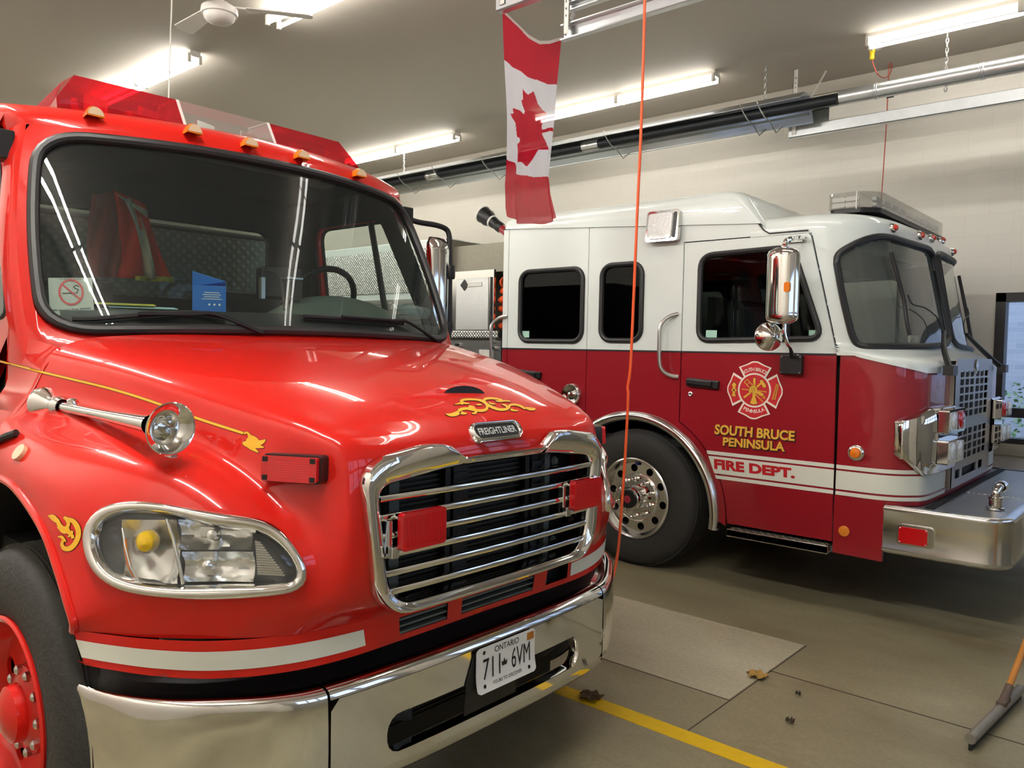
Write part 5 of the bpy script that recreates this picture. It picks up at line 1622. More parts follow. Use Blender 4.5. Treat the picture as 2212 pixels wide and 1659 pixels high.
for f in fm.f:
    c = near2(sum((fm.v[i] for i in f), Vector()) / 4)
    ins = 1.72 < c.z < 2.5 and c.y < C2 - .02 and inpoly(*proj(c), wsin)
    if ins:
        cc = sum((fm.v[i] for i in f), Vector()) / 4
        (gl_ if cc.y < C2 else gl2).f.append(f)
    else:
        if c.z < 2.47 and c.y < 5.5 and c.x < dline(max(1.668, c.z)): continue
        fr_.f.append(f); fr_.m.append(0)
def compact(mb, dx):
    used = {}
    o = MB()
    for f in mb.f:
        g = []
        for i in f:
            if i not in used: used[i] = len(o.v); o.v.append(mb.v[i] + Vector((dx, 0, 0)))
            g.append(used[i])
        o.f.append(g); o.m.append(0)
    return o
lin_ = compact(fr_, 0)
lin_.v = [Vector((-2.6 + (p.x + 2.6) * .972, C2 + (p.y - C2) * .972, p.z - .01)) for p in lin_.v]
lin_.f = [f for f in lin_.f if max(lin_.v[i].z for i in f) < 2.46]; lin_.m = [0] * len(lin_.f)
obj('front_lining', lin_, CABIN, T2, ang=60, fixn=False)
front = obj('cab_front', fr_, WHITE2, T2, ang=55, fixn=False)
seal = [fhit(u, v, .006)[0] for u, v in shrink(wso, .965)]
for sg in (1, -1):
    fx = (lambda q: q) if sg > 0 else mir2
    r = obj('windshield_rubber', fx(MB().tube(seal, .022, 8, closed=True)), BLACKR, T2)
    obj('windshield', compact(gl_ if sg > 0 else gl2, -.006), glassmat('reflection hazed windshield', (.78, .84, .80, 1), ior=1.5, haze=.13, hazecol=(.6, .66, .6, 1)) if sg > 0 else MATS['reflection hazed windshield'], T2, ang=60, fixn=False)  # pale haze mixed into the glass stands for its reflections
# lower red front with the wrap-round stripes
def lrow(z, off=0.0):
    out = []
    N = len(PL)
    for i in range(N):
        a, b = PL[max(0, i - 1)], PL[min(N - 1, i + 1)]; t = (b - a).normalized(); n = Vector((t.y, -t.x, 0))
        out.append(Vector((PL[i].x, PL[i].y, z)) + n * off)
    return out
i0 = next(i for i, p in enumerate(PL) if p.x > -1.755)
def lpart(z0, z1, off, n=1): return [lrow(z0 + (z1 - z0) * k / n, off)[i0:len(PL) - i0] for k in range(n + 1)]
def lowz(i):
    cen = 1 - abs(i / (len(PL) - 1) * 2 - 1)
    return 1.664 - .10 * min(1, max(0, (cen - .18) / .4)) ** .7 + .006
lp_ = lpart(.74, 1.665, 0, 12)
for r in lp_:
    for k, p in enumerate(r): p.z = min(p.z, lowz(k + i0))
m = MB().grid(lp_)
lf = obj('lower_front', m, RED2, T2, ang=55, fixn=False)
m = MB().plate([(-1.756, .39), (-1.455, .385), (-1.455, .764), (-1.756, .764)], [], sidefn, -.003, .03)
obj('front_skirt', m, RED2, T2, ang=None); obj('front_skirt', mir2(m), RED2, T2, ang=None)
def stripes(sg):
    fx = (lambda q: q) if sg > 0 else mir2
    mid = len(PL) // 2
    for z0, z1 in ((.768, .792), (.805, .925), (.937, .962)):
        m = MB().grid([[p for p in r if p.y <= 5.84] for r in lpart(z0, z1, .003)])
        obj('reflective_stripe', fx(m), REFW, lf, ang=60, fixn=False)
        xs = -2.666 + (.962 - z1) * .42; xs2 = -2.666 + (.962 - z0) * .42
        m = MB().plate([(xs2, z0), (-1.765, z0), (-1.765, z1), (xs, z1)], [], sidefn, -.0025, 0)
        obj('reflective_stripe', fx(m), REFW, T2, ang=None)
stripes(1); stripes(-1)
# ---- lettering on the front door
DOORTXT = -.0032
def quad(tl, tr_, br, bl, y):
    q = [onY(*p, y) for p in (tl, tr_, br, bl)]
    def fn(x, y_):       # -.5...5
        a, b = x + .5, y_ + .5
        return (q[3] * (1 - a) + q[2] * a) * (1 - b) + (q[0] * (1 - a) + q[1] * a) * b
    return fn
for txt, cs in (('SOUTH BRUCE', ((1545, 916), (1717, 931), (1716, 953), (1543, 938))), ('PENINSULA', ((1562, 944), (1695, 955), (1695, 976), (1561, 963)))):
    f = quad(*cs, Y2 - .005); fb = quad(*[(u + 1.6, v + 2.2) for u, v in cs], Y2 - .004)
    g, b = MB(), MB()
    text(g, txt, 1, f, bold=.035, spacing=1.0, fit=(1, 1)); text(b, txt, 1, fb, bold=.055, spacing=1.0, fit=(1.01, 1.06))
    o = obj('door_lettering', g, GOLDD, T2, ang=None, fixn=False); obj('letter_shadow', b, BLKO, o, ang=None, fixn=False)
g = MB(); text(g, 'FIRE DEPT.', 1, quad((1542, 991), (1717, 1012), (1717, 1034), (1543, 1013), Y2 - .005), bold=.05, spacing=1.0, fit=(1, 1))
obj('stripe_lettering', g, mat('red lettering', S(190, 34, 40), .4), T2, ang=None, fixn=False)
# ---- maltese cross badge
BC = onY(1630, 843, Y2); BRD = .197
def bf(a, b, d=0.0): return Vector((BC.x + a * BRD, Y2 - .004 - d, BC.z + b * BRD))
def rot(P0, k):
    c, s = math.cos(k * math.pi / 2), math.sin(k * math.pi / 2); return [(x * c - y * s, x * s + y * c) for x, y in P0]
arm = [(-.60, .80)] + [(q.x, q.y) for q in cr([Vector((-.60, .80, 0)), Vector((-.33, .90, 0)), Vector((-.12, 1.0, 0)), Vector((0, 1.015, 0)), Vector((.12, 1.0, 0)), Vector((.33, .90, 0)), Vector((.60, .80, 0))], 4)][1:] + [(.41, .46), (-.41, .46)]
wm, rm_ = MB(), MB()
cA_ = (0, .72)
for k in range(4):
    A = rot(arm, k); ca = rot([(0, .70)], k)[0]
    wm.sheet(A, [], lambda a, b: bf(a, b, 0))
    rm_.sheet([(ca[0] + (x - ca[0]) * .86, ca[1] + (y - ca[1]) * .84) for x, y in A], [], lambda a, b: bf(a, b, .0008))
circ = lambda r, n=48: [(r * math.cos(2 * math.pi * k / n), r * math.sin(2 * math.pi * k / n)) for k in range(n)]
wm.sheet(circ(.605), [], lambda a, b: bf(a, b, .0012)); rm_.sheet(circ(.545), [], lambda a, b: bf(a, b, .002))
badge = obj('door_badge', wm, mat('badge white', S(236, 226, 210), .4), T2, ang=None, fixn=False)
obj('badge_field', rm_, mat('badge red', S(196, 40, 46), .4), badge, ang=None, fixn=False)
am = MB()
def arctext(txt, r, a0, a1, flip):
    wd = [(.5 if c in 'I' else 1.0) if c != ' ' else .5 for c in txt]; tot = sum(wd); acc = 0
    for c, w in zip(txt, wd):
        f = (acc + w / 2) / tot; acc += w
        if c == ' ': continue
        a = math.radians(a0 + (a1 - a0) * f)
        vs, fs = text_geo(c, 1, .02)
        ys = [v[1] for v in vs]; xs_ = [v[0] for v in vs]; mx, my = (min(xs_) + max(xs_)) / 2, (min(ys) + max(ys)) / 2
        pts = []
        for x, y in vs:
            x, y = (x - mx) * .155, (y - my) * .17
            if flip: an = a; px_, py_ = math.cos(an) * r, math.sin(an) * r; tx, ty = -math.sin(an), math.cos(an); ux, uy = -math.cos(an), -math.sin(an)
            else: an = a; px_, py_ = math.cos(an) * r, math.sin(an) * r; tx, ty = math.sin(an), -math.cos(an); ux, uy = math.cos(an), math.sin(an)
            pts.append(bf(px_ + tx * x + ux * y, py_ + ty * x + uy * y, .0026))
        am.add(pts, fs)
arctext('SOUTH BRUCE', .735, 127, 53, False)
obj('badge_lettering', am, MATS['badge white'], badge, ang=None, fixn=False)
am = MB(); arctext('PENINSULA', .735, 240, 300, True)
obj('badge_lettering', am, MATS['badge white'], badge, ang=None, fixn=False)
gi, bi = MB(), MB()
def ic(P0, d=.003): 
    gi.sheet(P0, [], lambda a, b: bf(a, b, d))
    cx_, cy_ = sum(p[0] for p in P0) / len(P0), sum(p[1] for p in P0) / len(P0)
    out = []
    for x, y in P0:
        v = Vector((x - cx_, y - cy_)); l = v.length or 1; out.append((x + v.x / l * .018, y + v.y / l * .018))
    bi.sheet(out, [], lambda a, b: bf(a, b, d - .0006))
def line(x0, y0, x1, y1, w, d=.003):
    v = Vector((x1 - x0, y1 - y0)).normalized(); n = Vector((-v.y, v.x)) * w
    ic([(x0 + n.x, y0 + n.y), (x1 + n.x, y1 + n.y), (x1 - n.x, y1 - n.y), (x0 - n.x, y0 - n.y)], d)
# ladder, pike, axe, trumpet, helmet in the middle
line(-.38, .28, .34, -.40, .016); line(-.28, .38, .42, -.28, .016)
for k in range(7):
    f = k / 6; x, y = -.33 + .66 * f, .26 - .56 * f
    line(x - .04, y + .02, x + .08, y + .13, .011)
line(-.38, -.28, .1, .1, .035); line(.08, .1, .24, .26, .035); line(-.46, .02, -.1, .0, .015); line(.12, .0, .46, -.04, .015)
ic([(.18, .36), (.26, .20), (.34, .10), (.42, .12), (.42, .2), (.36, .28), (.28, .38)])
line(0, .43, 0, .10, .042, .0034); ic([(-.05, .43), (.05, .43), (.045, .37), (-.045, .37)], .0036); line(0, -.02, 0, -.26, .055, .0034)
ic([(-.06, -.24), (.06, -.24), (.1, -.36), (.14, -.46), (0, -.5), (-.14, -.46), (-.1, -.36)], .0036)
ic([(-.2, -.07)] + [(-.03 + .16 * math.cos(math.radians(a)), -.03 + .2 * math.sin(math.radians(a))) for a in range(180, -1, -20)] + [(.2, -.03), (.34, -.1), (.36, -.17), (.28, -.2), (.12, -.12), (0, -.09)], .004)
for x in (-.09, -.03, .03): bi.sheet([(x - .006, .12), (x + .006, .12), (x * .9 + .004, -.05), (x * .9 - .006, -.05)], [], lambda a, b: bf(a, b, .0044))
# hydrant and upright ladder in the side arms
ic([(-.80, .15), (-.70, .15), (-.70, -.24), (-.80, -.24)]); ic([(-.84, .12), (-.66, .12), (-.67, .17), (-.71, .22), (-.75, .25), (-.79, .22), (-.83, .17)], .0034); ic([(-.83, -.2), (-.67, -.2), (-.67, -.25), (-.83, -.25)], .0034); ic([(-.85, .0), (-.65, .0), (-.65, -.06), (-.85, -.06)], .0032)
bi.sheet([(-.75 + .035 * math.cos(a * .785), -.03 + .035 * math.sin(a * .785)) for a in range(8)], [], lambda a, b: bf(a, b, .0042))
line(.66, -.30, .80, .26, .014); line(.76, -.30, .86, .24, .014)
for k in range(9):
    f = k / 8; line(.67 + .13 * f, -.27 + .5 * f, .775 + .08 * f, -.25 + .48 * f, .010)
o = obj('badge_emblem', gi, GOLDD, badge, ang=None, fixn=False)
obj('badge_linework', bi, BLKO, badge, ang=None, fixn=False)
# ---- front wheel: polished rim
PAL = mat('polished wheel', (0.72, 0.71, 0.68, 1), .2, 1.0)
for sg in (1, -1):
    w, c, ax, up, sd = wheel(-3.28, 1.245, .53, .53, PAL, T2, 'wheel', C2, sg, None, 10, .03, .228, .30, .305)
    obj('rim_hub', MB().lathe([(.19, -.09), (.185, -.05), (.178, -.045), (.1, -.045), (.098, .02), (.092, .035), (.078, .04), (.078, .06), (.001, .06)], c, ax, 40), CHROME, w)
    obj('hub_cap', MB().lathe([(.072, .058), (.07, .074), (.04, .076), (.001, .076)], c, ax, 32), BLACKP, w)
    obj('hub_center', MB().lathe([(.03, .077), (.001, .079)], c, ax, 20), mat('hub red', S(150, 40, 60), .4) if 'hub red' not in MATS else MATS['hub red'], w)
    for k in range(10):
        a = 2 * math.pi * (k + .5) / 10; q = c + sd * math.cos(a) * .145 + up * math.sin(a) * .145
        obj('lug_nut', MB().lathe([(.02, -.05), (.02, -.03), (.016, -.028), (.016, .0), (.012, .012), (.001, .018)], q, ax, 10), CHROME, w)
    if sg > 0:
        q = c + up * .262 + sd * .0 - ax * .06
        obj('blue_sticker', MB().obox(q + ax * .006 , sd, up, ax, .018, .012, .002), mat('blue sticker', S(70, 80, 170), .5), w, ang=None)
    wheel(-8.6, 1.245, .53, .53, PAL, T2, 'wheel', C2, sg, None, 10, .03, .228, .30, .305)
obj('front_axle', MB().cyl((-3.28, C2 - .95, .5), (-3.28, C2 + .95, .5), .07), DARK, T2)
obj('chassis_rail', MB().box(-10, -1.1, C2 - .5, C2 - .38, .5, .70), DARK, T2, ang=None)
obj('chassis_rail', MB().box(-10, -1.1, C2 + .38, C2 + .5, .5, .70), DARK, T2, ang=None)
# ---- bumper with diamond plate deck
path = [(-1.458, Y2)] + [(-.93 + .15 * math.sin(a), Y2 + .15 - .15 * math.cos(a)) for a in [math.pi / 2 * k / 10 for k in range(11)]]
path = path[:1] + [(-1.3, Y2), (-1.1, Y2)] + path[1:]
pf_ = path + [(x, 2 * C2 - y) for x, y in path[::-1]]
sec = [(.05, .742), (.012, .744), (.002, .738), (-.004, .724), (-.003, .71), (0, .70), (0, .49), (-.003, .48), (-.004, .462), (.004, .448), (.02, .442), (.06, .442)]
rows = []
for i, (x, y) in enumerate(pf_):
    a, b = Vector(pf_[max(0, i - 1)]), Vector(pf_[min(len(pf_) - 1, i + 1)]); t = (b - a).normalized(); n = Vector((-t.y, t.x))
    rows.append([Vector((x + n.x * d, y + n.y * d, z)) for d, z in sec])
b2 = obj('bumper', MB().grid(rows), CHROMES, T2, ang=45, fixn=False)
deck = [(x + (.03 if x < -1.4 else -.02), y + (.02 if y < C2 else -.02)) for x, y in pf_]
m = MB().plate(deck, [], lambda a, b, c: Vector((a, b, .728 + c)), 0, .008)
dk = obj('bumper_deck', m, DIAMOND, T2, ang=None)
q1, q2 = onZ(2085, 1063, .737), onZ(2205, 1077, .737)
lid = MB().box(q1.x, q2.x + .05, q1.y, 6.9, .736, .7395)
obj('hose_well_lid', lid, DIAMOND, dk, ang=None)
obj('deck_gap_shade', MB().box(-1.25, -1.20, 5.3, 7.6, .737, .742), DARK, dk, ang=None)  # dark strip laid on the deck paints the shade of a gap
mo = onZ(2150, 1100, .74)
m = MB().lathe([(.05, 0), (.05, .012), (.038, .016), (.036, .06), (.04, .062), (.04, .075), (.03, .08)], mo, (0, 0, 1), 24)
m.tube(cr([mo + Vector((0, 0, .07)), mo + Vector((0, 0, .105)), mo + Vector((.005, .03, .13)), mo + Vector((.01, .075, .13))], 5), .026, 16)
m.lathe([(.03, 0), (.036, .004), (.036, .04), (.03, .045), (.001, .045)], mo + Vector((.01, .07, .13)), (.1, 1, 0), 20)
obj('hose_outlet', m, CHROME, dk, ang=45)
def bl_fn(a, b, c): return Vector((-1.27 + a, Y2 - c, .578 + b))
bl = obj('bumper_light', MB().plate(rrect(-.105, -.062, .105, .062, .025), [], bl_fn, 0, .016), CHROMES, T2, ang=30, bevel=.006)
obj('lens', MB().plate(rrect(-.088, -.05, .072, .05, .012), [], bl_fn, .014, .026), REDLENS, bl, ang=None, bevel=.006)
m = MB()
for a in (-.08, .064):
    for b in (-.042, .042): m.lathe([(.001, -.0015), (.004, 0)], bl_fn(a, b, .027), (0, 1, 0), 8)
obj('screw', m, STEEL, bl)
m = mir2(MB().plate(rrect(-.105, -.062, .105, .062, .025), [], bl_fn, 0, .016)); obj('bumper_light', m, CHROMES, T2, ang=30)
# ---- grille
GXX = -1.225
holes = []
for r in range(6):
    for c_ in range(6):
        y = C2 - .46 + c_ * .152 + (.02 if c_ > 2 else -.0) ; z = 1.255 + r * .055
        holes.append(rrect(y, z, y + .118, z + .042, .008, 2))
for r in range(4):
    for c_ in range(6):
        y = C2 - .46 + c_ * .152 + (.02 if c_ > 2 else -.0); z = .965 + r * .055
        holes.append(rrect(y, z, y + .118, z + .042, .008, 2))
for y0, y1 in ((-.50, -.37), (-.30, .14), (.22, .36)): holes.append(rrect(C2 + y0, .845, C2 + y1, .905, .01, 2))
go = rpoly([(C2 - .6, .79, .01), (C2 + .6, .79, .01), (C2 + .6, 1.60, .01), (C2 + .56, 1.655, .02), (C2 - .56, 1.655, .02), (C2 - .6, 1.60, .01)], .01)
m = MB().plate(go, holes, lambda a, b, c: Vector((GXX + c, a, b)), -.006, .0)
for y in (C2 - .6, C2 + .595): m.box(-1.27, GXX, y, y + .005, .79, 1.61)
gr2 = obj('grille', m, mat('brushed grille steel', (.36, .34, .32, 1), .35, .9), T2, ang=None)
obj('grille_backing', MB().box(-1.262, -1.25, C2 - .58, C2 + .58, .8, 1.64), DARK, gr2, ang=None)
m = MB().obox((GXX + .006, C2, 1.61), (0, 1, 1), (1, 0, 0), (0, -1, 1), .03, .004, .03).box(GXX, GXX + .006, C2 - .012, C2 + .012, 1.55, 1.60)
obj('grille_ornament', m, STEEL, gr2, ang=None)
# ---- headlight clusters
pli = [i for i, p in enumerate(PL) if p.x > -1.425 and p.y < 5.86 and p.y < C2]
rows = []
for i in pli:
    a, b = PL[max(0, i - 1)], PL[i + 1]; t = (b - a).normalized(); n = Vector((t.y, -t.x, 0))
    f = (i - pli[0]) / (len(pli) - 1)
    zt = 1.265 + .085 * min(1, f * 1.8); zb = 1.05 - .12 * min(1, f * 2.2)
    e = min(1, f / .06 + .0)
    r = []
    for k, (fz, d) in enumerate(((0, 0), (.0, .03), (.04, .05), (.2, .056), (.5, .058), (.8, .056), (.96, .05), (1, .03), (1, 0))):
        r.append(Vector((PL[i].x, PL[i].y, zb + (zt - zb) * fz)) + n * d * (.15 + .85 * e))
    rows.append(r)
for sg in (1, -1):
    fx = (lambda q: q) if sg > 0 else mir2
    cl = obj('headlight_cluster', fx(MB().grid(rows)), CHROME, T2, ang=50, fixn=False)
    for zc, kind in ((1.265, 'a'), (1.075, 'b')):
        m = MB().plate(rrect(5.40, zc - .075, 5.83, zc + .075, .012), [], lambda a, b, c: Vector((-1.215 + c, a, b)), 0, .06)
        pod = obj('lamp_pod', fx(m), CHROME, cl, ang=None, bevel=.008)
        for yc, mt in ((5.51, MATS['frosted flood lens']), (5.71, REDLENS if kind == 'a' else MATS['frosted flood lens'])):
            m = MB().plate(rrect(yc - .085, zc - .058, yc + .085, zc + .058, .02), [], lambda a, b, c: Vector((-1.156 + c, a, b)), 0, .006)
            m.lathe([(.055, .0), (.05, .006), (.03, .01), (.001, .012)], (-1.15, yc, zc), (1, 0, 0), 20)
            obj('lamp_lens', fx(m), mt, cl, ang=40)
# ---- roof light bar of the engine
m = MB()
def lbp(a, y, z): return Vector((-1.83 + a, y, z))
LB0, LB1 = 5.52, 7.38
pz = 2.635
cap = rpoly([(-.155, 0, .02), (.155, 0, .02), (.155, .105, .03), (-.155, .105, .03)], .03, 4)
m.plate(rpoly([(-.15, LB0 + .01, .06), (.06, LB0 + .01, .03), (.16, LB0 + .1, .03), (.16, LB1 - .1, .03), (.06, LB1 - .01, .03), (-.15, LB1 - .01, .06)], .04), [], lambda a, b, c: Vector((-1.83 + a, b, pz + c)), -.012, .02)
for y in (5.9, 7.0): m.box(-1.9, -1.76, y - .05, y + .05, 2.60, pz)
lb2 = obj('light_bar', m, BLACKP, T2, ang=None)
m = MB().plate(rpoly([(-.155, LB0, .05), (.06, LB0, .03), (.165, LB0 + .1, .03), (.165, LB1 - .1, .03), (.06, LB1, .03), (-.155, LB1, .05)], .04), [], lambda a, b, c: Vector((-1.83 + a, b, pz + c)), .018, .125)
obj('clear_dome', m, glassmat('smoked clear plastic', (.78, .78, .76, 1), ior=1.5, haze=.12, hazecol=(.6, .6, .58, 1)), lb2, ang=None, bevel=.008)
m = MB()
for k in range(9):
    y = LB0 + .18 + k * .19
    for z in (.045, .085): m.plate(rrect(y - .07, pz + z - .014, y + .07, pz + z + .014, .012), [], lambda a, b, c: Vector((-1.83 + c, a, b)), .10, .13)
for x in (-.09, .0):
    for z in (.045, .085): m.plate(rrect(x - .045, pz + z - .014, x + .045, pz + z + .014, .012), [], lambda a, b, c: Vector((-1.83 + a, LB0 + .03 + c, b)), 0, .02)
m.box(-1.95, -1.76, LB0 + .06, LB1 - .06, pz + .022, pz + .03)
obj('led_module', m, mat('led module', S(206, 206, 202), .25, coat=.5), lb2, ang=None)
m = MB().box(-1.795, -1.79, LB0 - .002, LB0 + .01, pz + .01, pz + .127)
obj('dome_joint', m, WHITEP, lb2, ang=None)
# clearance lights on the brow
for u, v in ((1927, 493), (1985, 509), (2010, 516), (2032, 521), (2075, 536)):
    p, n = fhit(u, v)
    m = MB().lathe([(.034, .0), (.034, .01), (.028, .02), (.022, .022)], p, n, 20)
    c_ = obj('clearance_light', m, CHROME, T2)
    obj('lens', MB().lathe([(.023, .018), (.02, .034), (.01, .04), (.001, .041)], p + Vector((0, 0, -.003)), n, 18), mat('red amber lens', S(200, 60, 40), .2, coat=.6) if 'red amber lens' not in MATS else MATS['red amber lens'], c_)
# amber markers
mk = onY(1850, 978, Y2)
m = MB().lathe([(.05, 0), (.05, -.012), (.042, -.02), (.034, -.022)], Vector((mk.x, Y2 + .0, mk.z)), (0, 1, 0), 28)
o = obj('side_marker', m, CHROME, T2)
obj('lens', MB().lathe([(.036, -.018), (.03, -.034), (.012, -.04), (.001, -.04)], Vector((mk.x, Y2, mk.z)), (0, 1, 0), 24), AMBER, o)
rf_ = onY(1824, 1147, Y2)
obj('amber_reflector', MB().lathe([(.034, 0), (.034, -.008), (.03, -.01), (.001, -.01)], Vector((rf_.x, Y2 - .003, rf_.z)), (0, 1, 0), 28), mat('amber reflector', S(226, 132, 40), .35), T2)
# ---- chrome mirror on its arms
YM = 4.86
def chrome_mirror(fx):
    m = MB().tube(cr([onY(1738, 514, Y2), onY(1732, 514, Y2 - .04), onY(1712, 516, YM + .06), onY(1699, 520, YM), onY(1694, 532, YM), onY(1692, 545, YM)], 5), .017, 10)
    m.obox(onY(1718, 517, Y2 - .015), (1, 0, 0), (0, 1, 0), (0, 0, 1), .06, .012, .018)
    mr = obj('mirror_arm', fx(m), CHROME, T2)
    c = onY(1684, 619, YM); zt, zb = onY(1684, 536, YM).z, onY(1684, 700, YM).z
    rows = []
    for i in range(25):
        f = i / 24; z = zb + (zt - zb) * f
        e = min(f, 1 - f) * (zt - zb)
        k = 1 if e > .05 else math.sqrt(max(0.0, 1 - (1 - e / .05) ** 2)) * .5 + .5
        rows.append([Vector((c.x + .02 + .105 * k * math.cos(a) * (1.0), c.y - .0 + .075 * k * math.sin(a) * (1 if math.sin(a) < 0 else .5), z)) for a in [2 * math.pi * j / 28 for j in range(28)]])
    m = MB().grid(rows, closeu=True); m.add(rows[0], [list(range(28))]); m.add(rows[-1], [list(range(28))])
    obj('mirror_head', fx(m), CHROME, mr, ang=50)
    p = onY(1702, 620, YM - .07)
    m = MB().plate(rrect(-.018, -.03, .018, .03, .012), [], lambda a, b, d: p + Vector((a, -d, b)), 0, .02)
    obj('mirror_marker', fx(m), AMBER, mr, ang=None, bevel=.004)
    b = [onY(1694, 698, YM), onY(1694, 720, YM), onY(1700, 740, YM + .03), onY(1708, 752, YM + .15), onY(1710, 772, Y2 - .03)]
    obj('lower_arm', fx(MB().tube(cr(b, 5), .013, 10).tube([onY(1690, 712, YM), onY(1680, 722, YM), onY(1668, 722, YM)], .008, 8)), CHROME, mr)
    cv = onY(1661, 727, YM)
    obj('convex_mirror', fx(MB().lathe([(.001, -.06), (.02, -.055), (.085, -.01), (.092, .0), (.092, .008), (.085, .012), (.001, .014)], cv, (-.55, .55, .0), 32)), CHROME, mr, ang=45)
    mb_ = onY(1713, 788, Y2)
    m = MB().box(mb_.x - .075, mb_.x + .075, Y2 - .045, Y2, mb_.z - .065, mb_.z + .065)
    o = obj('mirror_base', fx(m), BLACKP, mr, ang=None, bevel=.008)
    m = MB()
    for a in (-.062, .062):
        for b_ in (-.052, .052): m.lathe([(.006, 0), (.004, -.004), (.001, -.004)], (mb_.x + a, Y2 - .045, mb_.z + b_), (0, 1, 0), 8)
    obj('base_screw', fx(m), STEEL, mr)
chrome_mirror(lambda q: q); chrome_mirror(mir2)
# ---- wipers
for sg, arm_, hose, blade in ((1, [(2034, 800), (2030, 770), (2022, 720)], [(2022, 718), (2012, 690), (1985, 668), (1958, 660), (1948, 640)], [(1916, 548), (1930, 600), (1944, 655), (1950, 700), (1956, 726)]),):
    a = [fhit(u, v, .05)[0] for u, v in arm_]; h_ = [fhit(u, v, .04)[0] for u, v in hose]; b = [fhit(u, v, .03)[0] for u, v in blade]
    for fx, nm in ((lambda q: q, ''), (mir2, '')):
        w = obj('wiper', fx(MB().tube(cr(a, 4), [.022, .021, .02, .019, .018, .017, .016, .015, .013], 8).obox(a[0] + Vector((0, 0, .0)), (1, 0, 0), (0, 1, 0), (0, 0, 1), .03, .06, .03)), BLACKP, T2)
        obj('wiper_hose', fx(MB().tube(cr(h_, 4), .005, 6)), BLACKR, w)
        obj('wiper_blade', fx(MB().tube(cr(b, 4), .013, 6)), BLACKR, w)
# ---- interior
CAB2 = mat('grey cab lining', S(70, 74, 70), .8)
obj('cab_floor', MB().box(-4.6, -1.4, Y2 + .1, 7.6, .95, 1.0), CABIN, T2, ang=None)
obj('cab_rear_wall', MB().box(-4.66, -4.62, Y2 + .03, 7.67, .45, 2.70), CABIN, T2, ang=None)
obj('cab_ceiling', MB().box(-4.6, -1.95, Y2 + .2, 7.5, 2.44, 2.46), CABIN, T2, ang=None)
obj('cab_partition', MB().box(-2.95, -2.90, Y2 + .5, 7.2, 1.0, 2.1), CABIN, T2, ang=None)
obj('dashboard', MB().plate([(-1.45, 1.0), (-1.45, 1.66), (-1.75, 1.72), (-2.0, 1.70), (-2.05, 1.0)], [], lambda a, b, c: Vector((a, c, b)), Y2 + .1, 7.6), CAB2, T2, ang=None, bevel=.03)
for y in (5.75, 7.15):
    m = MB().plate(rpoly([(-2.62, 1.25, .04), (-2.50, 1.25, .04), (-2.56, 2.05, .06), (-2.70, 2.05, .06)], .05), [], lambda a, b, c: Vector((a, c, b)), y - .24, y + .24)
    m.plate(rpoly([(-2.58, 2.05, .02), (-2.68, 2.05, .02), (-2.72, 2.26, .04), (-2.63, 2.26, .04)], .03), [], lambda a, b, c: Vector((a, c, b)), y - .14, y + .14)
    m.box(-2.6, -2.12, y - .24, y + .24, 1.2, 1.32)
    st = obj('cab_seat', m, mat('black seat vinyl', S(40, 42, 42), .5) if 'black seat vinyl' not in MATS else MATS['black seat vinyl'], T2, ang=None, bevel=.02)
    obj('seat_belt', MB().plate([(0, 0), (.05, 0), (.05, 1), (0, 1)], [], lambda a, b, c: Vector((-2.70 + .2 * b * 0 - .0 + .30 * (1 - b), y - .245 - c + .02, 1.35 + .62 * b)) + Vector((a, 0, 0)), 0, .004), mat('red belt webbing', S(170, 44, 48), .7) if 'red belt webbing' not in MATS else MATS['red belt webbing'], st, ang=None)
m = MB().tube([Vector((-2.02 + .07 * math.sin(a), 5.75 + .22 * math.cos(a), 1.80 + .2 * math.sin(a))) for a in [2 * math.pi * k / 28 for k in range(28)]], .014, 8, closed=True)
obj('steering_wheel', m, BLACKP, T2)
# ---- body behind the cab
BX = -5.42
m = MB().box(-10.2, BX, Y2 + .02, 7.68, .9, 2.70)
body = obj('pump_body', m, WHITE2, T2, ang=None, bevel=.01)
obj('side_plate', MB().box(-9.8, BX - .02, Y2 + .005, Y2 + .02, 2.20, 2.62), DIAMOND, T2, ang=None)
m = MB()
for k in range(20): m.box(-9.7, BX - .08, Y2 + .008, Y2 + .02, 1.1 + k * .052, 1.146 + k * .052)
obj('roller_shutter', m, ALU, T2, ang=None)
obj('upper_cover', MB().box(BX, -4.72, Y2 + .12, 7.6, 2.36, 2.62).box(BX - .01, BX + .005, Y2 + .03, 7.6, 2.35, 2.69), WEATHER, T2, ang=None)
x0, x1 = onY(976, 650, Y2).x, onY(1066, 650, Y2).x
m = MB().box(x0, x1, Y2 + .0, Y2 + .03, 1.82, 2.37)
pd = obj('compartment_door', m, ALU, T2, ang=None, bevel=.004)
obj('door_inset', MB().box(x0 + .06, x1 - .06, Y2 - .006, Y2, 1.83, 2.30), DIMPLE, pd, ang=None, bevel=.004)
obj('door_strip', MB().box(x1 - .035, x1 - .02, Y2 - .012, Y2, 1.84, 2.30), BLACKP, pd, ang=None)
lx, lz = x0 + .17, 2.24
m = MB().obox((lx, Y2 - .009, lz), (1, 0, 1), (-1, 0, 1), (0, 1, 0), .036, .036, .004)
obj('diamond_badge', m, BLACKP, pd, ang=None)
m = MB().box(lx + .03, lx + .22, Y2 - .012, Y2 - .006, lz - .02, lz + .022)
o = obj('name_badge', m, STEEL, pd, ang=None, bevel=.003)
m = MB().box(BX, -4.70, Y2 - .02, Y2 + .6, 1.76, 1.82)
obj('running_board', m, DIAMOND, T2, ang=None, bevel=.004)
pp = MB().box(BX, -4.70, Y2 + .03, 7.6, .6, 1.76).box(-4.84, -4.70, Y2 + .48, 7.6, 1.82, 2.36).box(BX, -5.38, Y2 + .03, 7.6, 1.82, 2.36)
pnl = obj('pump_panel', pp, STEEL, T2, ang=None)
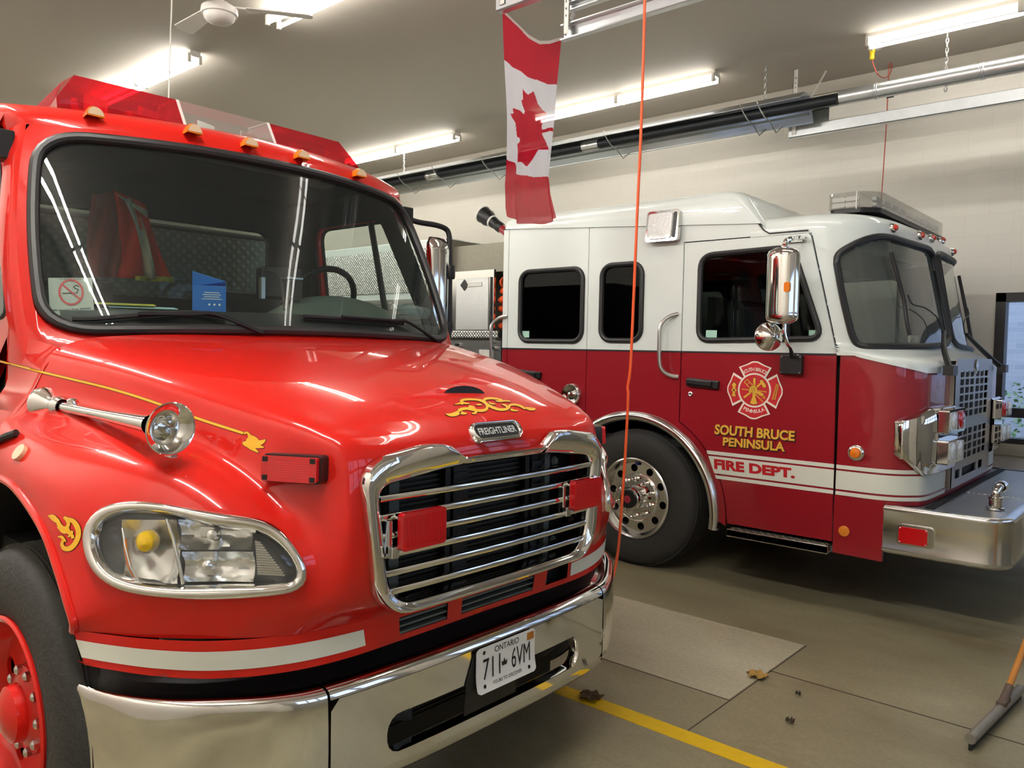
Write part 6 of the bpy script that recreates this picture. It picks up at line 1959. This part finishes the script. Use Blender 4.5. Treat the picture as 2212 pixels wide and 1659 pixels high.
for u, v, w_, h_ in ((985, 745, 10, 5), (1060, 735, 4, 6), (1065, 752, 6, 4)):
    p = onY(u, v, Y2 + .02); m = MB().box(p.x, p.x + w_ * .006, Y2 + .005, Y2 + .035, p.z - h_ * .003, p.z + h_ * .003)
    obj('panel_latch', m, CHROMES, pnl, ang=None, bevel=.002)
p = onY(1035, 755, Y2 + .02); pe = onY(1065, 775, Y2 + .02)
obj('instruction_plate', MB().box(p.x, pe.x, Y2 + .02, Y2 + .032, pe.z, p.z), mat('printed plate', S(206, 204, 196), .4, var=.3, vscale=120), pnl, ang=None)
# deck nozzle
n0 = onY(1042, 462, 6.2); n1 = onY(1092, 500, 6.2); d = (n1 - n0).normalized()
m = MB().tube([n0 + d * .30, n1 + d * .25], .045, 14)
nz = obj('deck_gun', m, RED2, T2)
m = MB().lathe([(.001, .03), (.07, .03), (.088, .0), (.092, .02), (.085, .06), (.088, .1), (.074, .14), (.062, .17), (.058, .22), (.052, .26), (.056, .27), (.056, .32), (.046, .34)], n0, d, 28)
obj('nozzle', m, BLACKP, nz, ang=35)
obj('nozzle_ring', MB().lathe([(.09, -.002), (.096, .0), (.096, .016), (.09, .02)], n0, d, 28), WHITEP, nz)
obj('nozzle_ring', MB().lathe([(.066, .165), (.068, .168), (.066, .182), (.06, .185)], n0, d, 28), WHITEP, nz)
obj('gun_mount', MB().cyl(n1 + d * .25, Vector((n1.x + d.x * .25, n1.y + d.y * .25, 2.6)), .05), RED2, nz)
# ================================================================ hose, flag, cords and loose things
hp = []
rnd = random.Random(5)
z = 1.845; k = 0
while z < 2.30:
    x = -4.742 + rnd.uniform(-.004, .004); h = .034 + .012 * rnd.random(); yf = Y2 + .06 + .03 * rnd.random()
    hp += [Vector((x, Y2 + .36, z)), Vector((x, yf + .09, z - .002)), Vector((x, yf + .02, z + h * .1)), Vector((x, yf, z + h * .5)), Vector((x, yf + .02, z + h * .9)), Vector((x, yf + .09, z + h)), Vector((x, Y2 + .36, z + h)), Vector((x, Y2 + .40, z + h + .018))]
    z += h + .036
hs = MB().tube(cr(hp, 5), .0165, 10, flat=(1, 2.9))
hose = obj('fire_hose', hs, ORHOSE, ang=60)
hose['label'] = 'orange hose folded in flat bights beside the pump compartment door'; hose['category'] = 'hose'

# flag
FX = e2.x - .035
LEAF = [(300, 632), (350, 675), (378, 652), (400, 745), (430, 785), (460, 812), (440, 860), (425, 905), (428, 932), (470, 918), (520, 917), (524, 945), (470, 943), (426, 955), (445, 1020), (460, 1077), (402, 1074), (332, 1192), (310, 1155), (272, 1158), (248, 1035), (292, 1012), (292, 990), (245, 985), (235, 880), (197, 820), (222, 812), (218, 775), (325, 812), (330, 790), (285, 718), (308, 712)]
ZF = lambda x, y: (1040 + .30141 * x, .30141 * y)
LEAF = [ZF(*p) for p in LEAF]
def poly_at(P0, t):
    for (a, b), (c, d) in zip(P0[:-1], P0[1:]):
        if a <= t <= c: return b + (d - b) * (t - a) / (c - a)
    return P0[-1][1]
left = [(20, 1085), (60, 1086), (130, 1087), (250, 1090), (345, 1088), (400, 1085), (450, 1087), (468, 1090)]
right = [(82, 1212), (180, 1203), (280, 1199), (380, 1192), (420, 1197), (470, 1209)]
topc = [(0, 20), (.18, 44), (.45, 74), (.64, 88), (.8, 88), (1, 80)]
botc = [(0, 468), (.33, 482), (.68, 485), (1, 470)]
b1 = [(0, 130), (.15, 146), (.32, 155), (.53, 168), (.82, 183), (1, 183)]
b2 = [(0, 345), (.2, 352), (.3, 372), (.6, 383), (1, 382)]
NA, NB = 96, 330
rows = []; pix = []
for j in range(NB + 1):
    r = []; pr = []
    g = j / NB
    for i in range(NA + 1):
        a = i / NA
        v = poly_at(topc, a) * (1 - g) + poly_at(botc, a) * g
        u = poly_at(left, v) * (1 - a) + poly_at(right, max(82, v)) * a
        q = onX(u, v, FX)
        fold = .030 * math.sin(a * 9.0 + 1.5 * g) * (.25 + g) + .02 * math.sin(a * 21 + 4 * g) * g
        d = (q - CAMPOS).normalized()
        q = q + Vector((1, 0, 0)) * fold * .9
        r.append(q); pr.append((u, v))
    rows.append(r); pix.append(pr)
fm_ = MB().grid(rows)
nc = NA + 1
for k, f in enumerate(fm_.f):
    j, i = k // NA, k % NA
    u = (pix[j][i][0] + pix[j + 1][i + 1][0]) / 2; v = (pix[j][i][1] + pix[j + 1][i + 1][1]) / 2; a = (i + .5) / NA
    red = v < poly_at(b1, a) or v > poly_at(b2, a) or inpoly(u, v, LEAF)
    hoist = v < poly_at(topc, a) + 7 and a > .02
    fm_.m[k] = 2 if hoist else (1 if red else 0)
def cloth(name, col, tr):
    m = bpy.data.materials.new(name); m.use_nodes = True; nt = m.node_tree; nt.nodes.clear()
    o = nt.nodes.new('ShaderNodeOutputMaterial'); d = nt.nodes.new('ShaderNodeBsdfDiffuse'); d.inputs[0].default_value = col
    t = nt.nodes.new('ShaderNodeBsdfTranslucent'); t.inputs[0].default_value = col
    x = nt.nodes.new('ShaderNodeMixShader'); x.inputs[0].default_value = .35
    nt.links.new(d.outputs[0], x.inputs[1]); nt.links.new(t.outputs[0], x.inputs[2])
    p = nt.nodes.new('ShaderNodeBsdfTransparent'); y = nt.nodes.new('ShaderNodeMixShader'); y.inputs[0].default_value = tr
    nt.links.new(x.outputs[0], y.inputs[1]); nt.links.new(p.outputs[0], y.inputs[2]); nt.links.new(y.outputs[0], o.inputs[0])
    return m
flag = obj('flag', fm_, [cloth('white flag nylon', S(232, 230, 236), .04), cloth('red flag nylon', S(196, 34, 56), .10), cloth('white hoist tape', S(226, 214, 210), .2)], ang=80, fixn=False)
flag['label'] = 'red and white maple leaf flag hanging sideways from the door tracks'; flag['category'] = 'flag'

# cords
def cord(name, pts, r, mt, label, cat='cord'):
    o = obj(name, MB().tube(cr(pts, 6), r, 8), mt); o['label'] = label; o['category'] = cat; return o
oc = [onY(1396, -60, 3.5), onY(1393, 0, 3.5), onY(1389, 150, 3.5), onY(1384, 300, 3.5), onY(1377, 450, 3.5), onY(1369, 640, 3.5), onY(1362, 790, 3.5), onY(1356, 836, 3.5), onY(1357, 858, 3.5), onY(1352, 960, 3.5), onY(1344, 1080, 3.48), onY(1336, 1180, 3.44), onY(1328, 1230, 3.36)]
oc = [Vector((oc[0].x, oc[0].y, ZC))] + oc
e = onY(1322, 1255, 3.26); oc.append(e)
cord('extension_cord', oc, .0075, ORANGE, 'bright orange cord hanging from the ceiling between the two trucks', 'cord')
wc_ = [onY(371, 0, 3.15), onY(367, 120, 3.15), onY(364, 225, 3.15), onY(362, 300, 3.15)]
cord('pull_cord', [Vector((wc_[0].x, wc_[0].y, ZC))] + wc_, .006, WHITEP, 'thin white cord hanging behind the red and clear light bar', 'cord')
# ceiling outlet with the thin red cord
op = onZ(1890, 104, ZC - .05)
t = thing('ceiling_outlet', (op.x, op.y, ZC), 'white round ceiling outlet with yellow plug beside the long strip light', 'outlet')
obj('junction_box', MB().lathe([(.001, -.05), (.05, -.05), (.056, -.045), (.056, 0), (.001, 0)], (op.x, op.y, ZC), (0, 0, 1), 8), GALV, t, ang=30)
obj('cover_plate', MB().lathe([(.001, -.057), (.062, -.057), (.066, -.05), (.066, -.046)], (op.x, op.y, ZC), (0, 0, 1), 8), WHITEP, t, ang=30)
pl_ = Vector((op.x - .02, op.y - .01, ZC - .06))
m = MB().lathe([(.001, 0), (.026, 0), (.026, -.03), (.022, -.035), (.022, -.09), (.01, -.1)], pl_, (0, 0, 1), 16)
obj('yellow_plug', m, mat('yellow plug', S(232, 204, 40), .5), t)
ry = op.y
cy_ = 8.42
rc = [pl_ + Vector((0, 0, -.09)), onY(1887, 140, ry), onY(1896, 160, ry), onY(1910, 168, ry + .25), onY(1922, 160, ry + .5), onY(1927, 142, cy_), onY(1922, 137, cy_), onY(1920, 150, cy_), onY(1918, 200, cy_), onY(1914, 280, cy_), onY(1908, 370, cy_), onY(1903, 440, cy_), onY(1901, 470, cy_)]
cord('charging_cord', rc, .0055, mat('faded red cord', S(196, 96, 80), .5), 'thin faded red cord dropping from the ceiling outlet behind the engine', 'cord')
# floor squeegee leaning on the bumper
a, b = onZ(2095, 1612, .02), onZ(2204, 1500, .02)
ax_ = (b - a).normalized()
mid = a.lerp(b, .62)
t = thing('floor_squeegee', (mid.x, mid.y, 0), 'long handled floor squeegee standing at the lower right corner', 'squeegee')
m = MB().tube([a + Vector((0, 0, .03)), b + Vector((0, 0, .03))], .022, 14)
obj('head_channel', m, mat('worn aluminium', S(150, 146, 136), .5, .6, var=.2, vscale=20), t)
m = MB().box(a.x - .006, a.x + .006, a.y + .0, b.y, 0.0, .02)
m = MB().obox((a + b) / 2 + Vector((0, 0, -.005)), ax_, ax_.cross(Vector((0, 0, 1))), (0, 0, 1), (b - a).length / 2, .006, .014)
obj('rubber_blade', m, BLACKR, t, ang=None)
hb_ = mid + Vector((0, 0, .05)); hh = onX(2212, 1398, mid.x + .03)
hd2 = (hh - hb_).normalized()
hx = Vector((hd2.x, hd2.y, hd2.z))
top_ = hb_ + hx * 1.45
sk = MB().tube([hb_ - hx * .03, hb_ + hx * .10], [.021, .018], 12).obox(mid + Vector((0, 0, .045)), ax_, ax_.cross(Vector((0, 0, 1))), (0, 0, 1), .05, .018, .016)
obj('socket', sk, mat('rusty socket', S(96, 80, 70), .6), t)
obj('handle', MB().tube([hb_ + hx * .08, top_], .0145, 12), mat('varnished wood', S(196, 130, 58), .4, var=.15, vscale=12), t)
# leaves
def leaf(name, c, r, mt, label, seed):
    rnd = random.Random(seed); pts = []
    n = 22
    for k in range(n):
        a_ = 2 * math.pi * k / n
        pts.append((r * (.6 + .4 * abs(math.sin(2.5 * a_)) + .15 * rnd.random()) * math.cos(a_), r * (.55 + .4 * abs(math.sin(2.5 * a_)) + .15 * rnd.random()) * math.sin(a_)))
    m = MB(); rows = []
    for t_ in (1, .66, .33, .05):
        rows.append([Vector((c.x + x * t_, c.y + y * t_, .005 + .022 * abs(math.sin(3 * math.atan2(y, x))) * t_ + .012 * (1 - t_))) for x, y in pts])
    m.grid(rows, closeu=True); m.add(rows[-1], [list(range(n))])
    o = obj(name, m, mt, ang=60); o['label'] = label; o['category'] = 'leaf'; return o
leaf('dry_leaf', onZ(1636, 1463, 0), .055, mat('tan leaf', S(172, 134, 66), .7), 'tan dry leaf lying on the edge of the pale concrete patch', 2)
leaf('dry_leaf', onZ(1277, 1509, 0), .06, mat('brown leaf', S(84, 62, 36), .8), 'crumpled dark brown leaf lying on the yellow floor line', 5)
leaf('leaf_scrap', onZ(1707, 1563, 0), .022, mat('dark leaf scrap', S(70, 62, 46), .8), 'small dark scrap on the bare floor right of the yellow line', 8)
leaf('leaf_scrap', onZ(1724, 1504, 0), .014, MATS['dark leaf scrap'], 'tiny dark sliver on the floor below the corner of the pale patch', 9)

# ---------------------------------------------------------------- inside the red cab
def dashz(y): return 1.79
m = MB(); rows = []
for j in range(29):
    y = YC - .92 + 1.84 * j / 28
    hump = max(0, 1 - ((y - (YC + .52)) / .42) ** 2) ** .7
    rows.append([Vector((x, y, z)) for x, z in ((-2.98 - .14 * abs((y - YC) / .92) ** 2, 1.69), (-3.08 - .08 * abs((y - YC) / .92) ** 2, 1.765), (-3.22, 1.79 + .03 * hump), (-3.34, 1.80 + .09 * hump), (-3.42, 1.80 + .125 * hump), (-3.50, 1.78 + .12 * hump), (-3.56, 1.70 + .05 * hump), (-3.56, 1.2))])
m.grid(rows)
obj('dashboard', m, DASH, T1, ang=60)
sw = onX(727, 640, -3.78)
sw = Vector((-3.78, YC + .66, 1.90))
m = MB().tube([sw + Vector((.12 * math.sin(a), .225 * math.cos(a), .19 * math.sin(a))) for a in [2 * math.pi * k / 40 for k in range(40)]], .018, 10, closed=True)
st_ = obj('steering_wheel', m, BLACKP, T1)
m = MB().tube([sw + Vector((0, -.22, 0)), sw, sw + Vector((0, .22, 0))], .016, 8).cyl(sw, sw + Vector((.22, 0, -.2)), .04)
obj('steering_column', m, BLACKP, st_)
for y in (YC - .5, YC + .55):
    m = MB().plate(rpoly([(-4.42, 1.3, .04), (-4.26, 1.3, .04), (-4.30, 1.98, .06), (-4.44, 1.98, .06)], .05), [], lambda a, b, c: Vector((a, c, b)), y - .25, y + .25)
    m.box(-4.35, -3.85, y - .25, y + .25, 1.25, 1.4)
    obj('cab_seat', m, MATS['black seat vinyl'], T1, ang=None, bevel=.03)
rc_ = onX(603, 612, -3.42)
m = MB().obox(rc_, (.3, 1, 0), (0, 0, 1), (1, -.3, 0), .10, .075, .05).obox(rc_ + Vector((0, .08, .075)), (0, 1, 0), (0, 0, 1), (1, 0, 0), .02, .05, .012)
rcn = obj('radio_console', m, BLACKP, T1, ang=None, bevel=.01)
m = MB().obox(onX(566, 622, -3.36), (0, 0, 1), (0, 1, 0), (1, 0, 0), .05, .01, .012).obox(onX(625, 602, -3.36), (0, 1, 0), (1, 0, 0), (0, 0, 1), .045, .05, .004)
obj('console_bracket', m, STEEL, rcn, ang=None)
m = MB().tube(cr([onX(572, 583, -3.36), onX(592, 586, -3.34), onX(606, 605, -3.34), onX(612, 640, -3.32), onX(614, 662, -3.30)], 5), .006, 6).tube(cr([onX(622, 600, -3.33), onX(622, 640, -3.3), onX(614, 668, -3.28)], 4), .008, 6)
obj('console_cable', m, BLACKR, rcn)
# blue box on the dashboard
bb = onX(452, 676, -3.16); bb.z = max(bb.z, 1.795)
ux = Vector((.45, .89, 0)).normalized(); uy = Vector((-.89, .45, 0)).normalized()
BLUE = mat('blue card', S(36, 104, 190), .5)
t = thing('card_box', (bb.x, bb.y, bb.z), 'small bright blue cardboard box with an open flap on the dashboard', 'box')
m = MB().obox(bb + Vector((0, 0, .058)) + uy * .04, ux, uy, (0, 0, 1), .066, .05, .056)
obj('carton', m, BLUE, t, ang=None)
q0 = bb + Vector((0, 0, .115)) + uy * .09 - ux * .066; q1 = bb + Vector((0, 0, .115)) + uy * .09 + ux * .066
m = MB().add([q0, q1, q1 - uy * .07 + Vector((0, 0, .02)), q0 - uy * .03 + Vector((0, 0, .06)), q0 + Vector((0, 0, .002)), q1 + Vector((0, 0, .002)), q1 - uy * .07 + Vector((0, 0, .022)), q0 - uy * .03 + Vector((0, 0, .062))], [(0, 1, 2, 3), (7, 6, 5, 4), (0, 1, 5, 4), (1, 2, 6, 5), (2, 3, 7, 6), (3, 0, 4, 7)])
obj('flap', m, mat('blue card inside', S(58, 128, 206), .5), t, ang=None)
m = MB()
for k, (w_, h_) in enumerate(((.03, .003), (.036, .003), (.03, .003), (.04, .003))): m.obox(bb - uy * .0105 + ux * .01 + Vector((0, 0, .085 - k * .009)), ux, uy, (0, 0, 1), w_, .0006, .0014)
for k in range(3): m.obox(bb - uy * .0105 + ux * (.0 + .02 * k) + Vector((0, 0, .035)), ux, uy, (0, 0, 1), .004, .0006, .004)
obj('box_print', m, WHITEP, t, ang=None)
# papers
pp_ = onX(270, 664, -3.16)
pp_.z = max(pp_.z, 1.815)
pz_ = pp_.z - .03
m = MB()
t = thing('magazine', (pp_.x, pp_.y, pz_), 'yellow and white printed papers lying on the passenger side of the dashboard', 'papers')
ua, ub = Vector((.36, .93, .0)).normalized(), Vector((-.9, .35, .06)).normalized()
obj('lower_sheet', MB().obox(pp_ + Vector((0.02, .06, -.012)), ua, ub, ua.cross(ub), .12, .09, .0015), mat('pale blue paper', S(176, 214, 220), .6), t, ang=None)
obj('upper_sheet', MB().obox(pp_ + Vector((0, 0, -.002)), ua, ub, ua.cross(ub), .105, .08, .002), mat('yellow print', S(216, 196, 84), .5, var=.75, vscale=22), t, ang=None)
# bottle
bt_ = onX(868, 690, -3.16)
bd_ = Vector((.25, .8, -.12)).normalized()
t = thing('water_bottle', (bt_.x, bt_.y, bt_.z), 'empty clear plastic water bottle lying in the corner of the windshield', 'bottle')
bs = onX(846, 662, -3.22)
bs.z = max(bs.z, 1.865)
m = MB().lathe([(.012, .02), (.013, .04), (.028, .07), (.032, .08), (.03, .1), (.032, .11), (.03, .13), (.032, .14), (.032, .2), (.026, .215), (.001, .21)], bs, bd_, 24)
obj('bottle_body', m, glassmat('bottle plastic', (.8, .9, .9, 1), ior=1.45, haze=.12, hazecol=(.7, .85, .85, 1)), t, ang=50)
obj('bottle_cap', MB().lathe([(.001, 0), (.014, 0), (.015, .004), (.015, .018), (.012, .02)], bs, bd_, 20), WHITEP, t)
# safety vest over the passenger seat
vx = -4.12
t = thing('safety_vest', (vx, YC - .25, 1.6), 'orange safety vest with yellow and silver stripes hung over the passenger seat', 'vest')
def vgrid(pl, pr, dy=0, nr=14, ncx=8, off=0.0):
    rows = []
    for j in range(nr + 1):
        f = j / nr; l = cr([Vector((a, b, 0)) for a, b in pl], 6); r_ = cr([Vector((a, b, 0)) for a, b in pr], 6)
        a = l[min(len(l) - 1, int(f * (len(l) - 1)))]; b = r_[min(len(r_) - 1, int(f * (len(r_) - 1)))]
        rows.append([onX(a.x + (b.x - a.x) * i / ncx, a.y + (b.y - a.y) * i / ncx, vx + off + .03 * math.sin(i * 1.3 + j * .4)) for i in range(ncx + 1)])
    return MB().grid(rows)
obj('vest_body', vgrid([(245, 410), (255, 470), (258, 540), (250, 600)], [(312, 440), (330, 500), (352, 560), (372, 606)]), ORPAPER, t, ang=80, fixn=False, solid=.004)
obj('vest_back', vgrid([(200, 420), (190, 480), (188, 540), (200, 600)], [(246, 412), (258, 470), (262, 540), (255, 600)], off=-.03), mat('shaded white tee lining', S(150, 70, 60), .8), t, ang=80, fixn=False, solid=.004)  # shade is put into this dull lining colour
obj('reflective_stripe', vgrid([(268, 430), (290, 480), (305, 540), (312, 600)], [(282, 428), (308, 480), (326, 540), (338, 602)], ncx=3, off=.04), mat('vest silver stripe', S(190, 196, 170), .4), t, ang=80, fixn=False, solid=.002)
obj('reflective_stripe', vgrid([(250, 418), (262, 428)], [(318, 455), (318, 470)], nr=4, off=.05), MATS['vest silver stripe'], t, ang=80, fixn=False, solid=.002)
obj('hem_band', vgrid([(292, 596), (292, 606)], [(374, 598), (376, 610)], nr=3, off=.05), mat('vest lime', S(190, 190, 60), .6), t, ang=80, fixn=False, solid=.002)
# no smoking notice inside the glass
def wfind(u, v):
    d = ray(u, v).normalized(); best = None
    for i in range(101):
        for j in range(61):
            q = W(-1 + 2 * i / 100, j / 60, -.012); c = q - CAMPOS; e_ = (c - d * c.dot(d)).length
            if best is None or e_ < best[0]: best = (e_, i, j)
    bi, bj = best[1], best[2]
    for s_ in (.3, .1, .03, .01):
        for di in (-3, -2, -1, 0, 1, 2, 3):
            for dj in (-3, -2, -1, 0, 1, 2, 3):
                i, j = best[1] + di * s_, best[2] + dj * s_
                q = W(-1 + 2 * i / 100, j / 60, -.012); c = q - CAMPOS; e_ = (c - d * c.dot(d)).length
                if e_ < best[0]: best = (e_, i, j)
    return -1 + 2 * best[1] / 100, best[2] / 60
cn = [wfind(*p) for p in ((104, 600), (199, 600), (204, 676), (109, 682))]
def sfn(a, b, off=-.012):
    a, b = a + .5, b + .5
    t_ = (cn[3][0] * (1 - a) + cn[2][0] * a) * (1 - b) + (cn[0][0] * (1 - a) + cn[1][0] * a) * b
    w_ = (cn[3][1] * (1 - a) + cn[2][1] * a) * (1 - b) + (cn[0][1] * (1 - a) + cn[1][1] * a) * b
    return W(t_, w_, off)
m = MB().grid([[sfn(-.5 + i / 10, -.5 + j / 10, -.012) for i in range(11)] for j in range(11)])
sg_ = obj('no_smoking_sticker', m, glassmat('translucent white sticker', (.5, .55, .52, 1), refl=(.2, .2, .2, 1), haze=.7, hazecol=(.8, .82, .76, 1)), T1, ang=None, fixn=False)
m = MB()
ro = [(.36 * math.cos(q) * .8 + .0, .36 * math.sin(q) + .1) for q in [2 * math.pi * k / 48 for k in range(48)]]
ri = [(.30 * math.cos(q) * .8 + .0, .31 * math.sin(q) + .1) for q in [2 * math.pi * k / 48 for k in range(48)]]
m.grid([[sfn(a, b, -.010), sfn(c, d_, -.010)] for (a, b), (c, d_) in zip(ro, ri)], closev=True)
m.sheet([(-.22, .31), (-.19, .34), (.22, -.10), (.19, -.13)], [], lambda a, b: sfn(a, b, -.010))
obj('red_ring', m, mat('notice red', S(200, 60, 66), .5), sg_, ang=None, fixn=False)
m = MB().sheet([(-.2, .06), (.08, .06), (.08, .09), (-.2, .09)], [], lambda a, b: sfn(a, b, -.0105)).sheet([(.1, .06), (.15, .06), (.15, .09), (.1, .09)], [], lambda a, b: sfn(a, b, -.0105))
m.tube([sfn(.13, .12, -.0105), sfn(.17, .17, -.0105), sfn(.1, .2, -.0105), (sfn(.06, .25, -.0105)), sfn(.12, .29, -.0105), sfn(.18, .25, -.0105)], .0015, 5)
text(m, 'Maximum Fine $5000', 1, lambda x, y: sfn(x, y - .37, -.0105), bold=.01, fit=(.84, .055))
text(m, 'SMOKING', 1, lambda x, y: sfn(x, y + .46, -.0105), bold=.0, fit=(.5, .035))
obj('notice_print', m, mat('notice black', S(50, 54, 52), .6), sg_, ang=None, fixn=False)
